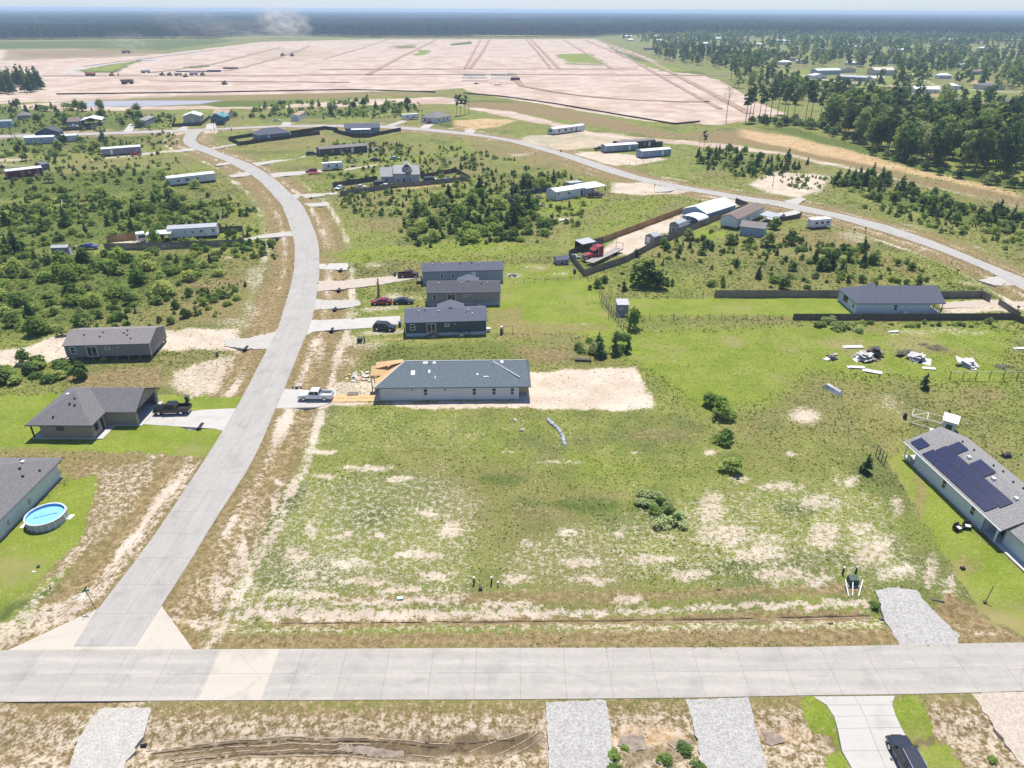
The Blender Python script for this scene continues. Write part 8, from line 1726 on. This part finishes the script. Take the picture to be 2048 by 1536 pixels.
tag(mb.build('fabric_roll', mat('silver_sheeting', (.42, .44, .50), .5, .1, var=.4, scale=6)), 'crumpled silver sheeting snaking through the grass', 'sheeting')
def heap(name, u, v, n, spread, mats, lab, cat, size=(.3, .9), seed=1, child='board', zt=.5, thick=.05):
    x, y = G(u, v); r = empty(name, (x, y, 0), 0, lab, cat); q = np.random.default_rng(seed)
    for i in range(n):
        w, d = q.uniform(*size), q.uniform(*size) * .6; a = MB().hexa([(-w, -d, 0), (w, -d, 0), (w, d, 0), (-w, d, 0)], [(-w, -d, thick), (w * q.uniform(.8, 1), -d, thick), (w, d * q.uniform(.7, 1), thick), (-w, d, thick)]).build(child, mats[q.integers(len(mats))], r)
        k = 1 - i / n; a.location = (q.normal() * spread * k * .55, q.normal() * spread * .4 * k, zt * (i / n) ** 1.0 + .05); a.rotation_euler = (q.normal() * .3, q.normal() * .3, q.uniform(0, 3.14))
    return r
PALE = [mat('pale_sheeting', (.58, .57, .55), .7, var=.15, rnd=.15), mat('worn_board', (.46, .43, .40), .8, var=.2, rnd=.2)]; DARKS = [M_DARKWOOD, M_FENCEG, mat('brown_board', (.22, .14, .09), .9, rnd=.2)]
heap('debris_pile', 1664, 717, 10, 1.1, PALE + DARKS, 'leftmost scrap heap, white boards under dark timber', 'debris pile', (.4, 1.0), 1, zt=.9)
heap('debris_pile', 1728, 718, 26, 2.6, PALE, 'largest heap of white sheets and boards in the green lot', 'debris pile', (.6, 1.5), 2, zt=1.0); heap('debris_pile', 1748, 712, 16, 1.9, DARKS, 'dark timber pile leaning on the largest white heap', 'debris pile', (.6, 1.6), 3, zt=1.4); heap('debris_pile', 1829, 719, 18, 2.2, PALE, 'heap of white sheets beside the brush pile', 'debris pile', (.6, 1.5), 4, zt=.8); heap('debris_pile', 1934, 730, 15, 2.1, PALE, 'rightmost heap of white sheets above the pipe fence', 'debris pile', (.7, 1.7), 5, zt=.9)
def brush(u, v, n, rad, h, lab, seed):
    q = np.random.default_rng(seed); mb = MB()
    for i in range(n):
        a, t = q.uniform(0, 6.28), q.uniform(0, 1) ** .6; p = Vector((math.cos(a) * rad * t, math.sin(a) * rad * .7 * t, q.uniform(0, h) * (1 - t * .8))); d = Vector((q.normal(), q.normal(), q.normal() * .3)).normalized() * q.uniform(.5, 1.3); mb.tube(p - d * .5, p + d * .5 + Vector((0, 0, .05)), .035, .015, n=3)
    solo('brush_pile', mb, M_DEADW, u, v, lab, 'brush pile')['kind'] = 'stuff'
brush(1815, 708, 160, 2.0, 1.1, 'brown brush pile on the white heap', 1); brush(1874, 697, 120, 1.9, .8, 'grey brush pile above the row of heaps', 2); brush(2006, 735, 90, 1.6, .7, 'grey brush pile at the right end of the heaps', 3); brush(1845, 690, 30, .9, .4, 'small brush scrap left of the grey brush pile', 4)
for (u, v, w, d, rz, l) in ((1705,694,2.0,.7,3,'stack of white sheets above the largest heap'),(1711,736,1.6,.6,-5,'white sheet lying below the largest heap, left one'),(1744,744,1.7,.8,-25,'white sheet lying below the largest heap, right one'),(1857,737,1.1,.6,-10,'small white scrap right of the brush heap'),(2042,697,1.5,.6,0,'white sheets at the right edge of the green lot'),(1786,664,1.2,.5,10,'pale slab in the grass above the heaps')): solo('sheet_stack', MB().box(-w, w * .6, -d * .7, d * .7, .02, .12).box(-w * .7, w, -d, d * .6, .13, .24), PALE, u, v, l, 'sheets', rz)
for u, v, l, m in ((1031,842,'grey rubble scrap left of the silver sheeting',PALE),(1045,862,'crumpled grey scrap below the rubble left of the silver sheeting',PALE),(594,776,'dark shingle offcuts at the verge above the white pickup',[M_BLACK, SH_TEAL])): heap('scrap_heap', u, v, 9, .7, m, l, 'scrap heap', (.15, .4), int(u), 'scrap', .25)
heap('scrap_heap', 724, 752, 60, 4.2, PALE + [M_PLY], 'scattered pale building scraps left of the unfinished house', 'scrap heap', (.15, .55), 8, 'scrap', .15); heap('scrap_heap', 1025, 552, 24, 2.6, PALE + [M_BLACK, mat('teal_sheet', (.10, .38, .42), .6)], 'toys and litter on the sand right of the farthest row home', 'clutter', (.2, .5), 9, 'scrap', .4)
x, y = G(706, 789); r = empty('plank_stack', (x, y, 0), R(4), 'small stack of grey planks on the plywood sheets', 'plank stack')
for i in range(4): MB().box(-.95, .95, -.5 + .27 * i, -.26 + .27 * i, .1, .25).build('plank', M_FENCEG, r)
x, y = G(725, 796); r = empty('plywood_sheets', (x, y, 0), R(2), 'plywood sheets laid flat in front of the unfinished house', 'plywood')
for i in range(5):
    for j in range(2): a = MB().box(-1.2, 1.2, -.6, .6, .06, .085).build('plywood_sheet', M_PLY, r); a.location = (-4.0 + i * 2.0 + .3 * j, -.8 + 1.3 * j, .002 * (i + 2 * j)); a.rotation_euler = (0, 0, .06 * ((i * 3 + j) % 3 - 1))
heap('clutter', 1148, 516, 26, 2.4, PALE + [M_BLACK, M_METAL, mat('faded_blue', (.2, .3, .45), .6)], 'white junk heaped in the corner beside the red truck', 'clutter', (.3, .7), 12, 'scrap', 1.0); heap('clutter', 1330, 477, 24, 2.6, [mat('faded_blue', (.2, .3, .45), .6), PALE[0], M_BLACK], 'blue and white junk beside the barn-shaped shed', 'clutter', (.3, .9), 13, 'scrap', 1.1); heap('clutter', 1076, 396, 18, 2.4, DARKS + PALE, 'yard junk at the left end of the white carport home', 'clutter', (.3, .8), 14, 'scrap', .7); heap('clutter', 705, 333, 20, 2.6, [M_BLACK, M_METAL] + PALE, 'black and grey junk right of the white travel trailer', 'clutter', (.3, .9), 15, 'scrap', .7); heap('clutter', 1700, 163, 30, 9, PALE + [SH_LITE], 'pale junk across the yard of the distant workshop', 'clutter', (1.0, 2.4), 16, 'scrap', 1.2); heap('clutter', 184, 251, 26, 5, PALE + [M_BLACK], 'clutter between the blue house and its fence', 'clutter', (.4, 1.2), 17, 'scrap', .9)
for (u, v, l) in ((1095,441,'left white rubble patch in the middle field'),(1125,443,'right white rubble patch in the middle field'),(1083,412,'small rubble patch above the middle field')): heap('rubble', u, v, 16, 2.0, PALE, l, 'rubble', (.3, .8), int(u), 'slab_piece', .3)
solo('flat_trailer', MB().box(-2.2, 2.2, -1, 1, .5, .65).tube((-1, -1.05, .3), (-1, -.85, .3), .3, n=10).tube((-1, .85, .3), (-1, 1.05, .3), .3, n=10).tube((2.2, 0, .55), (3.4, 0, .5), .05), paint('trailer_red', (.36, .05, .05)), 628, 348, 'flat red trailer in front of the red SUV', 'trailer', 20)
solo('cargo_box', MB().box(-1.5, 1.5, -.9, .9, .1, 1.3), paint('box_blue', (.02, .19, .55)), 895, 364, 'bright blue box in the fenced yard right of the gabled house', 'box', 10, bevel=.05)
# utility poles along the top road
def pole(u, v, h, lab):
    x, y = G(u, v); r = empty('utility_pole', (x, y, 0), R(15), lab, 'utility pole'); MB().tube((0, 0, -.3), (0, 0, h), .13, .09, n=7).build('pole', M_BARK, r); MB().box(-.9, .9, -.05, .05, h - .7, h - .58).build('crossarm', M_BARK, r)
pole(430, 266, 7.5, 'slim utility pole below the teal house'); pole(450.5, 256, 9, 'tall utility pole right of the teal house'); pole(25, 277, 8, 'utility pole by the upper left road at the left edge'); pole(113.5, 264, 7, 'utility pole by the fence of the blue house'); pole(1545, 372, 4.5, 'short pole beyond the loop road near the sand patch')
# culvert pipe mouths under the drives
def culvert(u, v, lab, rz=0):
    x, y = G(u, v); r = empty('culvert', (x, y + .5, -.15), R(rz), lab, 'culvert'); n = 10; mb = MB()
    for i in range(n):
        a, c = 2 * math.pi * i / n, 2 * math.pi * (i + 1) / n
        for q0, q1 in ((.38, .32),): mb.hexa([(q0 * math.cos(a), -.55, q0 * math.sin(a)), (q0 * math.cos(c), -.55, q0 * math.sin(c)), (q1 * math.cos(c), -.55, q1 * math.sin(c)), (q1 * math.cos(a), -.55, q1 * math.sin(a))], [(q0 * math.cos(a), 1.2, q0 * math.sin(a)), (q0 * math.cos(c), 1.2, q0 * math.sin(c)), (q1 * math.cos(c), 1.2, q1 * math.sin(c)), (q1 * math.cos(a), 1.2, q1 * math.sin(a))])
    mb.build('pipe', M_BLACK, r); MB().tube((0, -.2, 0), (0, 1.0, 0), .31, n=10).build('pipe_shade_plug', mat('culvert_dark', (.01, .01, .01), .9), r)  # near-black plug fills the bore: shade inside the pipe given as colour
for i, (u, v, l) in enumerate(((397,858,'black culvert mouth with a grey headwall under the ranch house drive'),(662,663,'black culvert mouth under the concrete drive of the front row home'),(668,621,'black culvert mouth under the white gravel drive of the red sedan'),(676,582,'black culvert mouth under the drive to the maroon pickup'),(680,542,'black culvert mouth under the short concrete stub'),(553,479,'black culvert mouth under the drive to the fenced white trailer home'),(621,397,'black culvert mouth under the drive to the gabled house'),(489,700,'black culvert mouth under the white drive to the grey home on piers'))): culvert(u, v, l)
for u, v, l in ((1765,1236,'west'),(286,1487,'right'),(156,1484,'left')): solo('pipe_mouth', MB().tube((-.25, 0, -.02), (.25, 0, .1), .2, n=10), M_BLACK, u, v, 'black pipe mouth at the %s side of a gravel drive' % l, 'culvert')
hw_ = solo('headwall', MB().hexa([(-2.0, -.1, -.4), (2.0, -.1, -.4), (2.0, .5, -.4), (-2.0, .5, -.4)], [(-1.5, .3, .05), (1.5, .3, .05), (1.5, .6, .05), (-1.5, .6, .05)]), M_CONC, 397, 856, 'grey sloping headwall over the ranch house culvert', 'headwall', z=0)
for u, v, l in ((1309,376,'black mailbox on a post by the loop road opposite the carport home'),(1071,312,'black mailbox beside the bare patch below the loop road'),(1708,466,'black mailbox in the sand below the loop camper'),(1730,464,'second black mailbox in the sand below the loop camper'),(2034,623,'dark mailbox at the gate of the fenced pale house'),(1914,549,'black pedestal by the loop road above the parking yard'),(515,518,'green pedestal left of the side road at the culvert drive'),(477,576,'green pedestal in the grass left of the side road bend')):
    x, y = G(u, v); r = empty('mailbox', (x, y, 0), R(10), l, 'mailbox' if 'mailbox' in l else 'pedestal'); mm = M_BLACK if 'black' in l or 'dark' in l else M_DGREEN; MB().box(-.06, .06, -.06, .06, -.2, 1.0).build('post', M_DARKWOOD if mm is M_BLACK else mm, r); MB().box(-.16, .16, -.3, .3, 1.0, 1.32).build('box', mm, r)
# machines and pipe stores on the cleared land
def digger(u, v, rz, lab, s=1.0, arm=True, c=(.50, .16, .05)):
    x, y = G(u, v); r = empty('excavator' if arm else 'bulldozer', (x, y, 0), R(rz), lab, 'excavator' if arm else 'bulldozer'); r.scale = (s, s, s); p = paint('machine_%.2f' % c[0], c, .5)
    for s_ in (-1, 1): MB().prism([(-1.9, s_ * 1.1 - .3), (1.9, s_ * 1.1 - .3), (1.9, s_ * 1.1 + .3), (-1.9, s_ * 1.1 + .3)], 0, .9).build('track', M_RUBBER, r)
    MB().box(-1.9, 1.2, -1.3, 1.3, 1.0, 2.1).build('body', p, r); MB().box(-.2, 1.3, .1, 1.25, 2.1, 3.2).build('cab', M_GLASS, r)
    if arm: MB().tube((1.0, -.4, 1.8), (3.6, -.4, 5.2), .3).tube((3.6, -.4, 5.2), (5.4, -.4, 3.2), .25).build('boom', p, r); MB().tube((5.4, -.4, 3.2), (5.2, -.4, 1.2), .2).box(4.6, 5.7, -1.0, .2, .3, 1.3).build('bucket', M_BLACK, r)
    else: MB().box(2.2, 2.5, -1.7, 1.7, .1, 1.4).build('blade', p, r)
def dumper(u, v, rz, lab, c=(.45, .20, .08), s=1.0):
    x, y = G(u, v); r = empty('dump_truck', (x, y, 0), R(rz), lab, 'dump truck'); r.scale = (s, s, s); p = paint('machine_%.2f' % c[0], c, .5)
    MB().box(-4, 3.6, -1.0, 1.0, .8, 1.3).build('chassis', M_BLACK, r); MB().box(1.6, 3.8, -1.1, 1.1, 1.3, 3.0).build('cab', p, r); MB().box(1.9, 3.85, -1.0, 1.0, 2.2, 2.85).build('windscreen', M_GLASS, r); MB().hexa([(-3.8, -1.2, 1.4), (1.2, -1.2, 1.4), (1.2, 1.2, 1.4), (-3.8, 1.2, 1.4)], [(-4.4, -1.5, 2.9), (1.5, -1.5, 3.0), (1.5, 1.5, 3.0), (-4.4, 1.5, 2.9)]).build('tipper_body', p, r)
    for xx in (2.6, -1.6, -3.0):
        for s_ in (-1, 1): MB().tube((xx, s_ * .7, .75), (xx, s_ * 1.3, .75), .75, n=10).build('wheel', M_RUBBER, r)
digger(224, 152, 20, 'orange excavator with raised arm by the curved gravel road', 1.15); dumper(181, 152, 170, 'orange dump truck left of the excavator', s=1.25); dumper(292, 146, 10, 'white truck with a dark load right of the excavator', (.55, .57, .58), 1.1); digger(324, 151, 0, 'leftmost small dark dozer in the machine row', 1.0, False, (.10, .09, .09)); digger(339, 151, 0, 'second dark dozer in the machine row', 1.0, False, (.11, .10, .09)); dumper(357, 151, 0, 'pale truck in the machine row', (.56, .56, .55), .9); digger(371, 154, 0, 'orange dozer in front of the machine row', 1.0, False, (.42, .14, .05)); dumper(388, 150, 0, 'white truck at the right of the machine row', (.60, .62, .63), 1.0); digger(405, 151, 0, 'rightmost small dark dozer in the machine row', 1.0, False, (.12, .11, .10)); digger(449, 169, 0, 'small dark dozer alone on the pale ground', 1.0, False, (.13, .11, .10)); dumper(256, 168, 5, 'dark low loader truck on the pale ground below the excavator', (.14, .12, .11), 1.3); dumper(253, 106.5, 10, 'scraper truck raising dust on the far haul road', (.47, .30, .15), 1.5); digger(565, 112, 0, 'tiny dark dozer far out on the cleared land, left', 1.3, False, (.09, .08, .08)); digger(584, 112.5, 0, 'tiny dark dozer far out on the cleared land, right', 1.3, False, (.08, .08, .08))
def pipes(u, v, w, rows, cols, m, lab, rz=0, L_=6.0, rad=.35):
    x, y = G(u, v); r = empty('pipe_stack', (x, y, 0), R(rz), lab, 'pipe stack')
    for i in range(cols):
        for j in range(rows): MB().tube((i * w / cols + .02 * j, 0, rad + j * rad * 1.8), (i * w / cols + .02 * j, L_, rad + j * rad * 1.8), rad, n=7).build('pipe', m, r)
TEALP = mat('teal_pipe', (.03, .22, .24), .5, rnd=.3); AQUA = mat('aqua_pipe', (.28, .55, .56), .5, rnd=.2); WPIPE = mat('white_pipe', (.62, .64, .66), .5, rnd=.15)
pipes(928, 152, 22, 3, 14, TEALP, 'dark teal pipe stack at the back of the left pipe store'); pipes(924, 157, 26, 2, 16, AQUA, 'aqua pipe stack in the middle of the left pipe store'); pipes(924, 163, 26, 2, 14, WPIPE, 'white pipe stack at the front of the left pipe store', L_=8); pipes(984, 152, 18, 3, 10, TEALP, 'dark teal pipe stack at the back of the right pipe store'); pipes(984, 158, 22, 2, 14, AQUA, 'aqua pipe stack at the front of the right pipe store'); pipes(1017, 151, 9, 3, 6, TEALP, 'short dark teal pipe stack at the right end of the pipe stores')
MB().box(0, 9, 0, 2.5, 0, 2.6).build('shipping_container', mat('maroon_steel', (.14, .03, .05), .6)); tag(bpy.data.objects['shipping_container'], 'maroon shipping container at the right end of the pipe stores', 'container'); bpy.data.objects['shipping_container'].location = (*G(1021, 161), 0)
heap('clutter', 994, 170, 26, 6, DARKS + [M_METAL], 'brown fittings scattered below the right pipe store', 'clutter', (.5, 1.3), 18, 'scrap', .6); heap('clutter', 952, 168, 12, 3, DARKS, 'brown fittings beside the white pipe stack', 'clutter', (.5, 1.3), 19, 'scrap', .8)
pipes(352, 144, 46, 1, 60, mat('black_pipe', (.05, .05, .06), .5), 'long dark row of pipes along the graded ground', L_=3.0, rad=.5); pipes(415, 144, 14, 2, 12, MATS['black_pipe'], 'short dark pipe stack right of the long pipe row', L_=4.0, rad=.5); pipes(447, 138, 16, 2, 14, mat('brown_pipe', (.20, .12, .09), .6), 'brown pipe stack at the end of the graded ground', L_=4.0, rad=.5)
MB().box(0, 14, 0, 8, 0, .6).build('water_sheet', mat('pale_blue_sheet', (.40, .60, .66), .4)); tag(bpy.data.objects['water_sheet'], 'pale blue covered stock beside the curved gravel road', 'covered stock'); bpy.data.objects['water_sheet'].location = (*G(285, 121), 0)
# dust raised by the machines on the cleared land
def dust(u, v, w, d, h, dens, lab, seed, lean=0.0):
    x, y = G(u, v); m, nt, N, L = nodes_of('blown_dust_%d' % seed)
    out = N.new('ShaderNodeOutputMaterial'); vp = N.new('ShaderNodeVolumePrincipled'); vp.inputs['Color'].default_value = (.93, .86, .80, 1)
    tc = N.new('ShaderNodeTexCoord'); mp = N.new('ShaderNodeMapping'); mp.inputs['Location'].default_value = (seed * 3.1, 0, 0); nz = N.new('ShaderNodeTexNoise'); nz.inputs['Scale'].default_value = 3.2; nz.inputs['Detail'].default_value = 4; nz.inputs['Roughness'].default_value = .65
    L.new(tc.outputs['Object'], mp.inputs[0]); L.new(mp.outputs[0], nz.inputs['Vector'])
    ln = N.new('ShaderNodeVectorMath'); ln.operation = 'LENGTH'; L.new(tc.outputs['Object'], ln.inputs[0])
    fall = N.new('ShaderNodeMapRange'); fall.inputs['From Min'].default_value = .35; fall.inputs['From Max'].default_value = 1.0; fall.inputs['To Min'].default_value = 1; fall.inputs['To Max'].default_value = 0; L.new(ln.outputs['Value'], fall.inputs['Value'])
    th = N.new('ShaderNodeMapRange'); th.inputs['From Min'].default_value = .46; th.inputs['From Max'].default_value = .68; L.new(nz.outputs['Fac'], th.inputs['Value'])
    a = N.new('ShaderNodeMath'); a.operation = 'MULTIPLY'; L.new(fall.outputs[0], a.inputs[0]); L.new(th.outputs[0], a.inputs[1])
    b = N.new('ShaderNodeMath'); b.operation = 'MULTIPLY'; b.inputs[1].default_value = dens; L.new(a.outputs[0], b.inputs[0]); L.new(b.outputs[0], vp.inputs['Density']); L.new(vp.outputs[0], out.inputs['Volume'])
    mb = MB(); n, r_ = 12, 6
    P2 = lambda i, j: (math.cos(2*math.pi*i/n) * math.sin(math.pi*j/r_), math.sin(2*math.pi*i/n) * math.sin(math.pi*j/r_), math.cos(math.pi*j/r_))
    for j in range(r_):
        for i in range(n):
            q = [P2(i, j), P2(i, j + 1), P2(i + 1, j + 1), P2(i + 1, j)]
            if j == 0: q = [q[0], q[1], q[2]]
            elif j == r_ - 1: q = [q[0], q[1], q[3]]
            mb.face(q)
    me = mb.mesh('dust_cloud', m); bm = __import__('bmesh').new(); bm.from_mesh(me); __import__('bmesh').ops.remove_doubles(bm, verts=bm.verts, dist=1e-4); bm.to_mesh(me); bm.free()
    o = link(bpy.data.objects.new('dust_cloud', me)); o.location = (x, y, h * .75); o.scale = (w, d, h); o.rotation_euler = (0, lean, 0)
    tag(o, lab, 'dust cloud', kind='stuff')
dust(572, 76, 75, 60, 46, .04, 'dust plume rising from the far edge of the cleared land', 1, .3)
dust(500, 79, 150, 60, 26, .009, 'low veil of dust along the far edge of the cleared land', 2)
dust(385, 84, 110, 50, 60, .006, 'thin drifting dust in front of the far dark forest', 3, .3)
dust(262, 104, 48, 25, 18, .02, 'dust trail behind the scraper truck', 4)
SC.cycles.volume_max_steps = 96; SC.cycles.volume_step_rate = 2.0
# each of many alike plants and houses is told apart by its row (front to back) and its place from the left
ORD = 'first second third fourth fifth sixth seventh eighth ninth tenth eleventh twelfth thirteenth fourteenth fifteenth sixteenth seventeenth eighteenth nineteenth twentieth'.split()
def tell_apart():
    G_ = {}
    for o in SC.objects:
        if o.parent is None and o.get('group') and o.get('label'): G_.setdefault((o['group'], o['label']), []).append(o)
    for (g, lab), L_ in G_.items():
        if len(L_) < 2: continue
        rows = [''] if len(L_) <= 14 else ['front', 'second', 'third', 'fourth', 'fifth', 'sixth', 'seventh', 'eighth'][:max(2, min(8, math.ceil(len(L_) / 13)))]
        if len(rows) > 1: rows[-1] = 'back'
        L_.sort(key=lambda o: o.location.y)
        k = math.ceil(len(L_) / len(rows))
        for i, rw in enumerate(rows):
            part = sorted(L_[i * k:(i + 1) * k], key=lambda o: o.location.x / max(o.location.y, 1))
            for j, o in enumerate(part):
                w = '%s from left' % ORD[j] if j < 20 else 'far right'
                o['label'] = ('%s, %s' % (lab, w)) if not rw else '%s, %s row, %s' % (lab, rw, w)
tell_apart()
scatter_rest()
scatter_forest()
scatter_low()
# ================================================================ hazy air
hm, nt, N, L = nodes_of('humid_air')
o_ = N.new('ShaderNodeOutputMaterial'); v_ = N.new('ShaderNodeVolumePrincipled')
v_.inputs['Color'].default_value = (.56, .74, 1.0, 1)
v_.inputs['Density'].default_value = HAZE
v_.inputs['Anisotropy'].default_value = 0.0
L.new(v_.outputs[0], o_.inputs['Volume'])
hz = MB().box(-19000, 19000, -70, 15500, -3.0, 66.0).build('haze', hm)
tag(hz, kind='stuff')
